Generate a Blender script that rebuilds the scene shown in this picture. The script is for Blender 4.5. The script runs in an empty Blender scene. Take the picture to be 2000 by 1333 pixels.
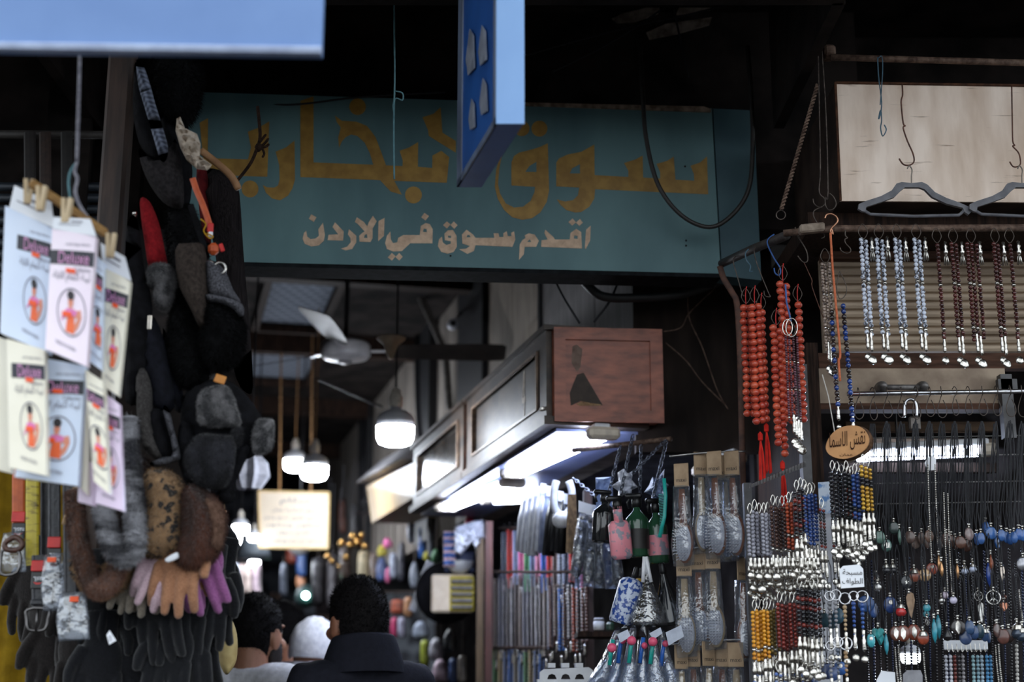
import bpy, math, random
import numpy as np
from mathutils import Vector, Matrix, noise
from mathutils.geometry import tessellate_polygon, delaunay_2d_cdt

sc = bpy.context.scene
COL = sc.collection
PI = math.pi
# ------------------------------------------------------------------ camera
CAMZ, F = 1.45, 2778.0
PITCH = math.atan2(663.0, F)
CP, SP = math.cos(PITCH), math.sin(PITCH)
cd = bpy.data.cameras.new('camera')
cd.sensor_width, cd.lens, cd.clip_start, cd.clip_end = 36.0, 36.0 * F / 2000.0, 0.05, 200.0
cd.dof.use_dof, cd.dof.focus_distance, cd.dof.aperture_fstop, cd.dof.aperture_blades = True, 3.55, 2.2, 0
cam = bpy.data.objects.new('camera', cd)
cam.location, cam.rotation_euler = (0, 0, CAMZ), (PI / 2 + PITCH, 0, 0)
COL.objects.link(cam)
sc.camera = cam
# ------------------------------------------------------------------ daylight of the open street, exposure
w = bpy.data.worlds.new('street_daylight'); sc.world = w; w.use_nodes = True
bg = w.node_tree.nodes['Background']
bg.inputs['Color'].default_value = (0.87, 0.94, 1.0, 1)
bg.inputs['Strength'].default_value = 0.95
vs = sc.view_settings
vs.view_transform, vs.look, vs.gamma, vs.use_curve_mapping = 'Standard', 'None', 1.0, False
vs.exposure = 1.25
sc.cycles.use_denoising = True
sc.cycles.max_bounces = 7
sc.cycles.diffuse_bounces = 3
sc.cycles.glossy_bounces = 3
sc.cycles.transparent_max_bounces = 24
sc.cycles.sample_clamp_indirect = 4.0
sc.cycles.caustics_reflective = False
sc.cycles.caustics_refractive = False

# ------------------------------------------------------------------ helpers
R = random.Random(11)
def W(px, py, Y):
    """the point of the place that stands at depth Y and is seen at (px, py) of the 2000x1333 frame"""
    cx, cy = (px - 1000.0) / F, (666.5 - py) / F
    fw, up = CP - cy * SP, SP + cy * CP
    k = Y / fw
    return Vector((cx * k, Y, CAMZ + up * k))
def S(px, py, Y):
    return (W(px + 1, py, Y) - W(px, py, Y)).length
def on_plane(px, py, P0, n):
    d = W(px, py, 1.0) - Vector((0, 0, CAMZ)); o = Vector((0, 0, CAMZ))
    return o + d * ((P0 - o).dot(n) / d.dot(n))
AD, AN, A0 = Vector((-0.237, 0.9715, 0)), Vector((0.9715, 0.237, 0)), Vector((0.126, 4.2, 0))
def AL(u, v, z):
    """alley frame: u across to the right, v into the alley"""
    p = A0 + AN * u + AD * v
    return Vector((p.x, p.y, z))

def lin(c):
    c = c / 255.0
    return c / 12.92 if c <= 0.04045 else ((c + 0.055) / 1.055) ** 2.4
def C(r, g, b):
    return (lin(r), lin(g), lin(b), 1.0)
MATS = {}
def M(name, col, col2=None, rough=0.6, metal=0.0, scale=40.0, stretch=(1, 1, 1), bump=0.0, bscale=None, amt=1.0,
      emit=0.0, ecol=None, trans=0.0, coat=0.0, sheen=0.0, wave=None, detail=4.0, contrast=(0.35, 0.65)):
    if name in MATS: return MATS[name]
    m = bpy.data.materials.new(name); m.use_nodes = True; MATS[name] = m
    nt = m.node_tree; N, L = nt.nodes, nt.links
    b = N['Principled BSDF']
    b.inputs['Roughness'].default_value = rough
    b.inputs['Metallic'].default_value = metal
    if rough >= .75: b.inputs['Specular IOR Level'].default_value = .12
    if coat: b.inputs['Coat Weight'].default_value = coat
    if sheen: b.inputs['Sheen Weight'].default_value = sheen
    if trans: b.inputs['Transmission Weight'].default_value = trans
    c1 = C(*col); c2 = C(*(col2 or tuple(int(x * 0.72) for x in col)))
    tc = N.new('ShaderNodeTexCoord'); mp = N.new('ShaderNodeMapping'); mp.inputs['Scale'].default_value = stretch
    L.new(tc.outputs['Object'], mp.inputs['Vector'])
    if wave:
        tx = N.new('ShaderNodeTexWave'); tx.inputs['Scale'].default_value = scale
        tx.bands_direction = wave; tx.inputs['Distortion'].default_value = 1.5; fac = tx.outputs['Fac']
    else:
        tx = N.new('ShaderNodeTexNoise'); tx.inputs['Scale'].default_value = scale; tx.inputs['Detail'].default_value = detail; fac = tx.outputs['Fac']
    L.new(mp.outputs['Vector'], tx.inputs['Vector'])
    rp = N.new('ShaderNodeValToRGB'); rp.color_ramp.elements[0].position, rp.color_ramp.elements[1].position = contrast
    rp.color_ramp.elements[0].color, rp.color_ramp.elements[1].color = c2, c1
    L.new(fac, rp.inputs['Fac']); L.new(rp.outputs['Color'], b.inputs['Base Color'])
    if emit:
        b.inputs['Emission Color'].default_value = C(*(ecol or col)); b.inputs['Emission Strength'].default_value = emit
    if bump:
        nz = N.new('ShaderNodeTexNoise'); nz.inputs['Scale'].default_value = bscale or scale * 2; nz.inputs['Detail'].default_value = 3
        L.new(mp.outputs['Vector'], nz.inputs['Vector'])
        bp = N.new('ShaderNodeBump'); bp.inputs['Strength'].default_value = bump; bp.inputs['Distance'].default_value = 0.01
        L.new(nz.outputs['Fac'], bp.inputs['Height']); L.new(bp.outputs['Normal'], b.inputs['Normal'])
    return m
def film(name, tint=(235, 240, 248), gloss=0.22, rough=0.12, haze=0.12):
    """thin clear plastic: mostly see-through, with glossy crinkles and a little milky haze"""
    if name in MATS: return MATS[name]
    m = bpy.data.materials.new(name); m.use_nodes = True; MATS[name] = m
    nt = m.node_tree; N, L = nt.nodes, nt.links
    for n in list(N): N.remove(n)
    out = N.new('ShaderNodeOutputMaterial'); tr = N.new('ShaderNodeBsdfTransparent'); gl = N.new('ShaderNodeBsdfGlossy'); df = N.new('ShaderNodeBsdfDiffuse')
    tr.inputs['Color'].default_value = C(*tint); gl.inputs['Roughness'].default_value = rough; df.inputs['Color'].default_value = C(*tint)
    nz = N.new('ShaderNodeTexNoise'); nz.inputs['Scale'].default_value = 55; nz.inputs['Detail'].default_value = 2
    tc = N.new('ShaderNodeTexCoord'); L.new(tc.outputs['Object'], nz.inputs['Vector'])
    bp = N.new('ShaderNodeBump'); bp.inputs['Strength'].default_value = 0.6; bp.inputs['Distance'].default_value = 0.01
    L.new(nz.outputs['Fac'], bp.inputs['Height']); L.new(bp.outputs['Normal'], gl.inputs['Normal'])
    m1 = N.new('ShaderNodeMixShader'); m1.inputs[0].default_value = haze
    m2 = N.new('ShaderNodeMixShader'); m2.inputs[0].default_value = gloss
    L.new(tr.outputs[0], m1.inputs[1]); L.new(df.outputs[0], m1.inputs[2])
    L.new(m1.outputs[0], m2.inputs[1]); L.new(gl.outputs[0], m2.inputs[2]); L.new(m2.outputs[0], out.inputs[0])
    return m

class MB:
    """collects faces, then links them as ONE mesh object"""
    def __init__(s): s.v, s.f, s.m, s.cm = [], [], [], 0
    def add(s, vs, fs):
        b = len(s.v); s.v += [tuple(p) for p in vs]
        s.f += [tuple(i + b for i in f) for f in fs]; s.m += [s.cm] * len(fs); return s
    def box(s, c, d, rz=0.0, axes=None):
        c = Vector(c); hx, hy, hz = d[0] / 2, d[1] / 2, d[2] / 2
        if axes: ax, ay, az = axes
        else: ax, ay, az = Vector((math.cos(rz), math.sin(rz), 0)), Vector((-math.sin(rz), math.cos(rz), 0)), Vector((0, 0, 1))
        return s.hexa([c + ax * (x * hx) + ay * (y * hy) + az * (z * hz) for z in (-1, 1) for x, y in ((-1, -1), (1, -1), (1, 1), (-1, 1))])
    def hexa(s, p):
        return s.add(p, [(3, 2, 1, 0), (4, 5, 6, 7), (0, 1, 5, 4), (1, 2, 6, 5), (2, 3, 7, 6), (3, 0, 4, 7)])
    def bbox(s, c, d, b=0.004, axes=None):
        """box with bevelled vertical and horizontal edges"""
        c = Vector(c); ax, ay, az = axes or (Vector((1, 0, 0)), Vector((0, 1, 0)), Vector((0, 0, 1)))
        hx, hy, hz = d[0] / 2, d[1] / 2, d[2] / 2; b = min(b, hx * .9, hy * .9, hz * .9)
        ring = lambda ix, iy, z: [c + ax * x + ay * y + az * z for x, y in ((-hx + b, -iy), (hx - b, -iy), (ix, -hy + b), (ix, hy - b), (hx - b, iy), (-hx + b, iy), (-ix, hy - b), (-ix, -hy + b))]
        rs = [ring(hx - b, hy - b, -hz), ring(hx, hy, -hz + b), ring(hx, hy, hz - b), ring(hx - b, hy - b, hz)]
        vs = [p for r in rs for p in r]; fs = [tuple(range(7, -1, -1)), tuple(range(24, 32))]
        for k in range(3): fs += [(k * 8 + i, k * 8 + (i + 1) % 8, k * 8 + 8 + (i + 1) % 8, k * 8 + 8 + i) for i in range(8)]
        return s.add(vs, fs)
    def al(s, u0, u1, v0, v1, z0, z1):
        return s.hexa([AL(u, v, z) for z in (z0, z1) for u, v in ((u0, v0), (u1, v0), (u1, v1), (u0, v1))])
    def tube(s, pts, r, n=8, closed=False, flat=None):
        pts = [Vector(p) for p in pts]; N_ = len(pts)
        if N_ < 2: return s
        rr = list(r) if isinstance(r, (list, tuple)) else [r] * N_
        vs, fs, up = [], [], None
        for i, p in enumerate(pts):
            a = pts[(i - 1) % N_] if (closed or i) else p
            b = pts[(i + 1) % N_] if (closed or i < N_ - 1) else p
            t = (b - a); t = t.normalized() if t.length > 1e-9 else Vector((0, 0, 1))
            if up is None: up = t.orthogonal().normalized()
            if flat: up = Vector(flat[0]) - t * t.dot(Vector(flat[0]))
            else: up = up - t * up.dot(t)
            up = up.normalized() if up.length > 1e-6 else t.orthogonal().normalized()
            sd = t.cross(up); k = flat[1] if flat else 1.0
            for j in range(n):
                an = 2 * PI * j / n
                vs.append(p + up * (math.cos(an) * rr[i] * k) + sd * (math.sin(an) * rr[i]))
        for i in range(N_ if closed else N_ - 1):
            for j in range(n):
                i2, j2 = (i + 1) % N_, (j + 1) % n
                fs.append((i * n + j, i * n + j2, i2 * n + j2, i2 * n + j))
        if not closed: fs += [tuple(range(n - 1, -1, -1)), tuple((N_ - 1) * n + j for j in range(n))]
        return s.add(vs, fs)
    def ball(s, c, r, seg=10, rings=6, noise_=0.0, ns=20.0):
        c = Vector(c); r = Vector(r) if hasattr(r, '__len__') else Vector((r, r, r))
        vs, fs = [c + Vector((0, 0, r.z))], []
        for i in range(1, rings):
            th = PI * i / rings
            for j in range(seg):
                a = 2 * PI * j / seg
                vs.append(c + Vector((r.x * math.sin(th) * math.cos(a), r.y * math.sin(th) * math.sin(a), r.z * math.cos(th))))
        vs.append(c - Vector((0, 0, r.z)))
        if noise_: vs = [c + (p - c) * (1 + noise_ * noise.noise(p * ns)) for p in vs]
        for j in range(seg): fs.append((0, 1 + j, 1 + (j + 1) % seg))
        for i in range(rings - 2):
            for j in range(seg):
                a, b2 = 1 + i * seg + j, 1 + i * seg + (j + 1) % seg
                fs.append((a, a + seg, b2 + seg, b2))
        b0, e = 1 + (rings - 2) * seg, len(vs) - 1
        for j in range(seg): fs.append((b0 + j, e, b0 + (j + 1) % seg))
        return s.add(vs, fs)
    def lathe(s, prof, n=16, o=(0, 0, 0), ax=(0, 0, 1), cap=True):
        o = Vector(o); ax = Vector(ax).normalized(); a = ax.orthogonal().normalized() if abs(ax.z) < .99 else Vector((1, 0, 0)); b = ax.cross(a)
        vs, fs = [], []
        for r, h in prof:
            for j in range(n):
                t = 2 * PI * j / n; vs.append(o + ax * h + (a * math.cos(t) + b * math.sin(t)) * r)
        for i in range(len(prof) - 1):
            for j in range(n): fs.append((i * n + j, i * n + (j + 1) % n, (i + 1) * n + (j + 1) % n, (i + 1) * n + j))
        if cap: fs += [tuple(range(n - 1, -1, -1)), tuple((len(prof) - 1) * n + j for j in range(n))]
        return s.add(vs, fs)
    def poly(s, outer, holes=(), push=None):
        """filled 3-D polygon with holes; push = thickness vector (closed sides)"""
        loops = [[Vector(p) for p in l] for l in [outer, *holes]]
        tri = tessellate_polygon(loops); vs = [p for l in loops for p in l]
        if push is None: return s.add(vs, [tuple(t) for t in tri])
        n = len(vs); push = Vector(push); allv = vs + [p + push for p in vs]
        fs = [tuple(t) for t in tri] + [tuple(i + n for i in reversed(t)) for t in tri]
        k = 0
        for l in loops:
            m = len(l); fs += [(k + i, k + (i + 1) % m, n + k + (i + 1) % m, n + k + i) for i in range(m)]; k += m
        return s.add(allv, fs)
    def grid(s, rows):
        h, w_ = len(rows), len(rows[0])
        return s.add([p for r in rows for p in r], [(i * w_ + j, i * w_ + j + 1, (i + 1) * w_ + j + 1, (i + 1) * w_ + j) for i in range(h - 1) for j in range(w_ - 1)])
    def fur(s, n, length, down=0.6, seed=1, wid=0.0012, f0=0, jit=0.5, mat=None):
        """short pile: thin leaning blades on the faces collected so far"""
        rr = random.Random(seed); F_ = s.f[f0:]
        P = np.array(s.v, dtype=float)
        ar = []
        for f in F_:
            a, b, c = P[f[0]], P[f[1]], P[f[2]]; ar.append(np.linalg.norm(np.cross(b - a, c - a)) * (1 if len(f) == 3 else 2))
        idx = rr.choices(range(len(F_)), weights=ar, k=n)
        vs, fs = [], []
        for q in idx:
            f = F_[q]; a, b, c = (Vector(s.v[f[0]]), Vector(s.v[f[1]]), Vector(s.v[f[2]]))
            if len(f) > 3 and rr.random() < .5: b, c = c, Vector(s.v[f[3]])
            u, v = rr.random(), rr.random()
            if u + v > 1: u, v = 1 - u, 1 - v
            p = a + (b - a) * u + (c - a) * v; nn = (b - a).cross(c - a)
            if nn.length < 1e-12: continue
            nn.normalize()
            d = (nn + Vector((rr.uniform(-jit, jit), rr.uniform(-jit, jit), rr.uniform(-jit, jit) - down))).normalized() * length * rr.uniform(.6, 1.3)
            t = d.cross(Vector((rr.uniform(-1, 1), rr.uniform(-1, 1), rr.uniform(-1, 1)))).normalized() * wid
            k = len(vs); vs += [p - t, p + t, p + d]; fs.append((k, k + 1, k + 2))
        oc = s.cm
        if mat is not None: s.cm = mat
        s.add(vs, fs); s.cm = oc
        return s
    def mesh(s, name, mats, origin=(0, 0, 0), smooth=False):
        me = bpy.data.meshes.new(name); o = Vector(origin)
        me.from_pydata([(p[0] - o[0], p[1] - o[1], p[2] - o[2]) for p in s.v], [], s.f)
        for m in (mats if isinstance(mats, (list, tuple)) else [mats]): me.materials.append(m)
        if any(s.m): me.polygons.foreach_set('material_index', s.m)
        if smooth: me.polygons.foreach_set('use_smooth', [True] * len(s.f))
        me.update(); return me
    def build(s, name, mats, parent=None, smooth=False):
        if parent is not None: o = Vector(parent['at'])
        else:
            P = np.array(s.v); lo, hi = P.min(0), P.max(0); o = Vector(((lo[0] + hi[0]) / 2, (lo[1] + hi[1]) / 2, lo[2]))
        ob = bpy.data.objects.new(name, s.mesh(name, mats, o, smooth)); COL.objects.link(ob)
        if parent is not None: 
            if parent.type == 'MESH' or parent.parent is not None: ob.parent = parent
            else: ob.parent = parent
        else: ob.location = o
        ob['at'] = tuple(o); return ob

def tag(o, label=None, cat=None, group=None, kind=None):
    if label: o['label'] = label
    if cat: o['category'] = cat
    if group: o['group'] = group
    if kind: o['kind'] = kind
    return o
def thing(name, label, cat, loc, group=None):
    o = bpy.data.objects.new(name, None); COL.objects.link(o); o.location = loc; o['at'] = tuple(loc); o.empty_display_size = .03
    return tag(o, label, cat, group)
def struct(mb, name, mat, smooth=False): return tag(mb.build(name, mat, None, smooth), kind='structure')
def dup(root, loc, rz=0.0, label=None, group=None, scale=None, rx=0.0, ry=0.0):
    r = root.copy(); COL.objects.link(r); r.location = loc; r.rotation_euler = (rx, ry, rz)
    if scale: r.scale = (scale,) * 3 if not hasattr(scale, '__len__') else scale
    if label: r['label'] = label
    if group: r['group'] = group
    for ch in root.children:
        c = ch.copy(); COL.objects.link(c); c.parent = r
        for g in ch.children:
            d = g.copy(); COL.objects.link(d); d.parent = c
    return r
def crv(pts, k=4, closed=False):
    """Catmull-Rom through the points"""
    P = [Vector(p) for p in pts]; n = len(P); out = []
    for i in range(n if closed else n - 1):
        g = (lambda q: P[q % n]) if closed else (lambda q: P[max(0, min(n - 1, q))])
        a, b, c, d = g(i - 1), g(i), g(i + 1), g(i + 2)
        for j in range(k):
            t = j / k
            out.append(0.5 * ((2 * b) + (c - a) * t + (2 * a - 5 * b + 4 * c - d) * t * t + (3 * b - a - 3 * c + d) * t ** 3))
    if not closed: out.append(P[-1])
    return out
def wp(pts, Y): return [W(p[0], p[1], p[2] if len(p) > 2 else Y) for p in pts]
def puff(mb, px, Y, T, back=0.6, k=3, cells=13, wob=0.0, ws=30.0, rim=1.0, fold=0.0, dY=None, flatness=0.5):
    """a soft stuffed body: outline in the vertical plane at depth Y, swelling towards and away from the street"""
    P = [W(p[0], p[1], Y) for p in px]
    P2 = crv([(p.x, p.z, 0) for p in P], k, True) if k > 1 else [Vector((p.x, p.z, 0)) for p in P]
    P2 = [Vector((p.x, p.y)) for p in P2]; n = len(P2)
    A = np.array(P2); lo, hi = A.min(0), A.max(0); st = max(hi - lo) / cells
    B = np.roll(A, -1, 0); E = B - A; EL = (E ** 2).sum(1) + 1e-12
    def dist(q):
        t = np.clip(((q - A) * E).sum(1) / EL, 0, 1); return np.sqrt((((A + E * t[:, None]) - q) ** 2).sum(1).min())
    def inside(q):
        c = (A[:, 1] > q[1]) != (B[:, 1] > q[1])
        x = (B[:, 0] - A[:, 0]) * (q[1] - A[:, 1]) / np.where(B[:, 1] == A[:, 1], 1e-12, B[:, 1] - A[:, 1]) + A[:, 0]
        return (c & (q[0] < x)).sum() % 2 == 1
    pts = []; y = lo[1]; row = 0
    while y < hi[1]:
        x = lo[0] + (st / 2 if row % 2 else 0)
        while x < hi[0]:
            q = np.array((x, y))
            if inside(q) and dist(q) > st * .35: pts.append(q)
            x += st
        y += st * .87; row += 1
    V2, _, Fs, *_r = delaunay_2d_cdt([Vector((float(p[0]), float(p[1]))) for p in P2] + [Vector((float(q[0]), float(q[1]))) for q in pts], [], [list(range(n))], 1, 1e-6)
    V2 = [np.array((v[0], v[1])) for v in V2]
    ds = [dist(q) for q in V2]; wmax = max(ds) * .85 + 1e-9
    hs = [0 if d < 1e-5 else T * (1 - (1 - min(d / wmax, 1)) ** 2) ** flatness for d in ds]
    vs, fs, mp = [], [], {}
    for i, q in enumerate(V2):
        h = hs[i]; z = 0
        if h and wob: z = wob * noise.noise(Vector((q[0] * ws, q[1] * ws, Y * 7)))
        if h and fold: z += fold * math.sin(q[0] * 160 + 2 * noise.noise(Vector((q[0] * 9, q[1] * 9, Y)))) * min(1, h / T)
        yy = Y + (dY((q[0] - lo[0]) / (hi[0] - lo[0] + 1e-9), (q[1] - lo[1]) / (hi[1] - lo[1] + 1e-9)) if dY else 0)
        vs.append((q[0], yy - h + z, q[1]))
    nb = len(vs)
    for i, q in enumerate(V2):
        if hs[i] == 0: mp[i] = i
        else: mp[i] = len(vs); vs.append((q[0], vs[i][1] + hs[i] * (1 + back), q[1]))
    for f in Fs:
        f = list(f)
        a, b, c = V2[f[0]], V2[f[1]], V2[f[2]]
        if (b[0] - a[0]) * (c[1] - a[1]) - (b[1] - a[1]) * (c[0] - a[0]) < 0: f.reverse()
        fs.append(tuple(f)); fs.append(tuple(mp[i] for i in reversed(f)))
    return mb.add(vs, fs)
def remesh(mb, voxel, smooth_it=0):
    me = mb.mesh('tmp', MATS.get('skin') or M('skin', (190, 140, 112))); ob = bpy.data.objects.new('tmp', me); COL.objects.link(ob)
    md = ob.modifiers.new('r', 'REMESH'); md.mode = 'VOXEL'; md.voxel_size = voxel
    if smooth_it:
        s2 = ob.modifiers.new('s', 'SMOOTH'); s2.iterations = smooth_it; s2.factor = .5
    dg = bpy.context.evaluated_depsgraph_get(); e = ob.evaluated_get(dg); m2 = e.to_mesh()
    out = MB(); out.add([tuple(v.co) for v in m2.vertices], [tuple(p.vertices) for p in m2.polygons])
    e.to_mesh_clear(); bpy.data.objects.remove(ob); bpy.data.meshes.remove(me); return out
# lettering --------------------------------------------------------
AR = {'ا': ('\ufe8d', '\ufe8e', None, None), 'ل': ('\ufedd', '\ufede', '\ufedf', '\ufee0'), 'ب': ('\ufe8f', '\ufe90', '\ufe91', '\ufe92'), 'ن': ('\ufee5', '\ufee6', '\ufee7', '\ufee8'),
      'ة': ('\ufe93', '\ufe94', None, None), 'ق': ('\ufed5', '\ufed6', '\ufed7', '\ufed8'), 'م': ('\ufee1', '\ufee2', '\ufee3', '\ufee4'), 'س': ('\ufeb1', '\ufeb2', '\ufeb3', '\ufeb4'),
      'ش': ('\ufeb5', '\ufeb6', '\ufeb7', '\ufeb8'), 'ي': ('\ufef1', '\ufef2', '\ufef3', '\ufef4'), 'ح': ('\ufea1', '\ufea2', '\ufea3', '\ufea4'), 'ط': ('\ufec1', '\ufec2', '\ufec3', '\ufec4'),
      'و': ('\ufeed', '\ufeee', None, None), 'ف': ('\ufed1', '\ufed2', '\ufed3', '\ufed4'), 'ر': ('\ufead', '\ufeae', None, None), 'ع': ('\ufec9', '\ufeca', '\ufecb', '\ufecc'), 'ت': ('\ufe95', '\ufe96', '\ufe97', '\ufe98'),
      'ك': ('\ufed9', '\ufeda', '\ufedb', '\ufedc'), 'د': ('\ufea9', '\ufeaa', None, None), 'ه': ('\ufee9', '\ufeea', '\ufeeb', '\ufeec'), 'خ': ('\ufea5', '\ufea6', '\ufea7', '\ufea8')}
def arab(t):
    out = []
    for i, ch in enumerate(t):
        if ch not in AR: out.append(ch); continue
        f = AR[ch]; pv = i and t[i - 1] in AR and AR[t[i - 1]][2]; nx = i + 1 < len(t) and t[i + 1] in AR and f[2]
        out.append(f[3] if pv and nx else f[1] if pv else f[2] if nx else f[0])
    return ''.join(reversed(out))
_TX = {}
def text2d(t, ar=False):
    """flat glyph shapes of a word: vertices in a 1 x 1 box, triangles and its width/height ratio"""
    key = (t, ar)
    if key not in _TX:
        c = bpy.data.curves.new('t', 'FONT'); c.body = arab(t) if ar else t; c.resolution_u = 3
        o = bpy.data.objects.new('t', c); COL.objects.link(o)
        dg = bpy.context.evaluated_depsgraph_get(); m = bpy.data.meshes.new_from_object(o.evaluated_get(dg))
        v = np.array([p.co[:2] for p in m.vertices]); f = [tuple(p.vertices) for p in m.polygons]
        bpy.data.objects.remove(o); bpy.data.curves.remove(c); bpy.data.meshes.remove(m)
        lo, hi = v.min(0), v.max(0); _TX[key] = ((v - lo) / (hi - lo + 1e-9), f, (hi[0] - lo[0]) / (hi[1] - lo[1] + 1e-9))
    return _TX[key]
def put_text(mb, t, fn, u0, v0, u1, v1, ar=False):
    """lettering laid on a surface: fn(u, v) gives the point"""
    v, f, _ = text2d(t, ar)
    return mb.add([fn(u0 + (u1 - u0) * p[0], v0 + (v1 - v0) * p[1]) for p in v], f)
ORD = ['first', 'second', 'third', 'fourth', 'fifth', 'sixth', 'seventh', 'eighth', 'ninth', 'tenth', 'eleventh', 'twelfth', 'thirteenth', 'fourteenth', 'fifteenth', 'sixteenth', 'seventeenth', 'eighteenth', 'nineteenth', 'twentieth']
ORD += ['twenty-' + o for o in ORD[:9]] + ['thirtieth'] + ['thirty-' + o for o in ORD[:9]] + ['fortieth'] + ['forty-' + o for o in ORD[:9]] + ['fiftieth']
# ================================================================== materials
soot = M('sooty_plaster', (52, 46, 44), (22, 20, 20), rough=.95, scale=6, bump=.4)
darkw = M('dark_timber', (58, 42, 34), (30, 22, 19), rough=.75, scale=18, stretch=(6, 6, .6), bump=.2)
rust = M('rusty_steel', (120, 98, 84), (70, 50, 40), rough=.7, metal=.3, scale=60, bump=.25)
steel = M('bright_steel', (215, 215, 218), (180, 180, 185), rough=.25, metal=1, scale=30)
iron = M('dark_wire', (95, 85, 78), (50, 42, 38), rough=.5, metal=.6, scale=80)
silver = M('silver', (225, 222, 216), (165, 160, 152), rough=.22, metal=1, scale=90)
blackcord = M('black_cord', (30, 31, 38), (16, 16, 20), rough=.7, scale=200)
white_pl = M('white_plastic', (232, 234, 238), (214, 216, 222), rough=.4, scale=20)
black_pl = M('black_plastic', (24, 24, 27), (14, 14, 16), rough=.35, scale=20)
clear = film('cellophane', gloss=.16, haze=.06)
clear2 = film('crinkled_bag', gloss=.2, haze=.10, rough=.16)
# ================================================================== setting
struct(MB().box((0, -6, -.05), (40, 50, .1)), 'floor', M('paving', (66, 63, 60), (42, 40, 38), rough=.9, scale=9, bump=.2))
ROOF = 3.45
rf = MB()
H = [(-.67, -.30, 2.15, 4.05), (-.67, -.22, 4.35, 5.6)]
rf.al(-2.2, H[0][0], -.2, 12, ROOF, ROOF + .1); rf.al(H[0][1], 2.2, -.2, 4.2, ROOF, ROOF + .1); rf.al(H[1][1], 2.2, 4.2, 12, ROOF, ROOF + .1)
rf.al(H[0][0], H[0][1], -.2, H[0][2], ROOF, ROOF + .1); rf.al(H[0][0], H[0][1], H[0][3], 4.2, ROOF, ROOF + .1)
rf.al(H[0][0], H[1][1], 4.2, H[1][2], ROOF, ROOF + .1); rf.al(H[0][0], H[1][1], H[1][3], 12, ROOF, ROOF + .1)
struct(rf, 'ceiling', soot)
# the deep canopy over the shop fronts, plus boards added only for shade
struct(MB().box((0, 3.15, 3.5), (7, 2.3, .08)), 'ceiling', soot)
struct(MB().box((-.22, 3.05, 3.24), (2.0, .06, .48)), 'trim_shade_board', soot)
struct(MB().box((.77, 3.46, 3.24), (.03, .78, .48)), 'trim_shade_board', soot)
struct(MB().box((-1.2, 3.5, 3.24), (.03, .9, .48)), 'trim_shade_board', soot)
struct(MB().box((2.15, 2.03, 3.36), (2.8, .06, .2)), 'trim_shade_board', darkw)
struct(MB().box((-2.4, 2.1, 3.2), (4.0, .04, .52)), 'trim_shade_board', darkw)
# facade wall above the sign, with patches where the plaster has broken off
fa = MB(); fa.box((-.05, 4.1, 3.10), (2.2, .16, .70)); fa.box((2.25, 4.3, 3.0), (2.4, .16, 1.0)); fa.box((-2.2, 4.05, 2.9), (2.2, .14, 1.1))
struct(fa, 'wall_facade', soot)
pm = M('bare_plaster', (150, 138, 128), (90, 80, 72), rough=.95, scale=25, bump=.5)
for poly in ([(1262, 65), (1300, 48), (1390, 35), (1385, 50), (1320, 68), (1268, 78)], [(1195, 38), (1215, 28), (1290, 10), (1285, 28), (1240, 44), (1205, 46)], [(1320, 30), (1330, 6), (1385, 4), (1388, 20), (1350, 28)]):
    struct(MB().poly([W(x, y, 4.016) for x, y in poly], push=(0, -.006, 0)), 'trim_plaster', pm)
# left stall back wall and yellow cloth, left alley wall
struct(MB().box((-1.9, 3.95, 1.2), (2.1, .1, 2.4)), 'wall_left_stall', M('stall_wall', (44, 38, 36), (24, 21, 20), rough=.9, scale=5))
struct(MB().al(-1.5, -1.38, -.1, 12, 0, ROOF), 'wall_left', soot)
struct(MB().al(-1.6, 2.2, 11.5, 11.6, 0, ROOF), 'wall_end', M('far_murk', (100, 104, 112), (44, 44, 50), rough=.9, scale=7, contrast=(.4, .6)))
# right alley wall above the cabinets: painted boards between dark posts
ZT = W(1083, 640, 4.2).z; ZB = W(1083, 824, 4.2).z
struct(MB().al(.34, .44, .1, 12, ZB, ROOF), 'wall_right', M('alley_plaster', (150, 142, 134), (112, 104, 98), rough=.9, scale=4, stretch=(3, 3, .4)))
bd = M('cream_board', (176, 164, 150), (138, 126, 114), rough=.7, scale=9, stretch=(8, 8, .5))
bm_ = M('grey_board', (132, 128, 128), (104, 100, 100), rough=.7, scale=9, stretch=(8, 8, .5))
for k, (v0, v1) in enumerate([(0.1, .62), (.63, 1.34), (1.39, 1.86), (1.865, 2.34)]):
    struct(MB().al(.325, .338, v0, v1, ZT + .005, ROOF), 'trim_board', bm_ if k < 2 else bd)
blackpost = M('black_paint', (26, 26, 30), (15, 15, 18), rough=.5, scale=12)
for v0, v1, u in [(1.345, 1.385, .315), (2.36, 2.95, .30), (3.7, 4.1, .29), (6.2, 6.6, .29)]:
    struct(MB().al(u, .338, v0, v1, ZB, ROOF), 'trim_post', blackpost)
# arch braces on the alley wall
for v0 in (3.75, 6.2):
    mb = MB(); pts = [AL(.30, v0 + .35 * math.sin(a) * .9, 2.7 + .74 * (1 - math.cos(a))) for a in np.linspace(.1, PI / 2, 9)]
    mb.tube(pts, .035, 8); struct(mb, 'trim_brace', blackpost, True)
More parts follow.
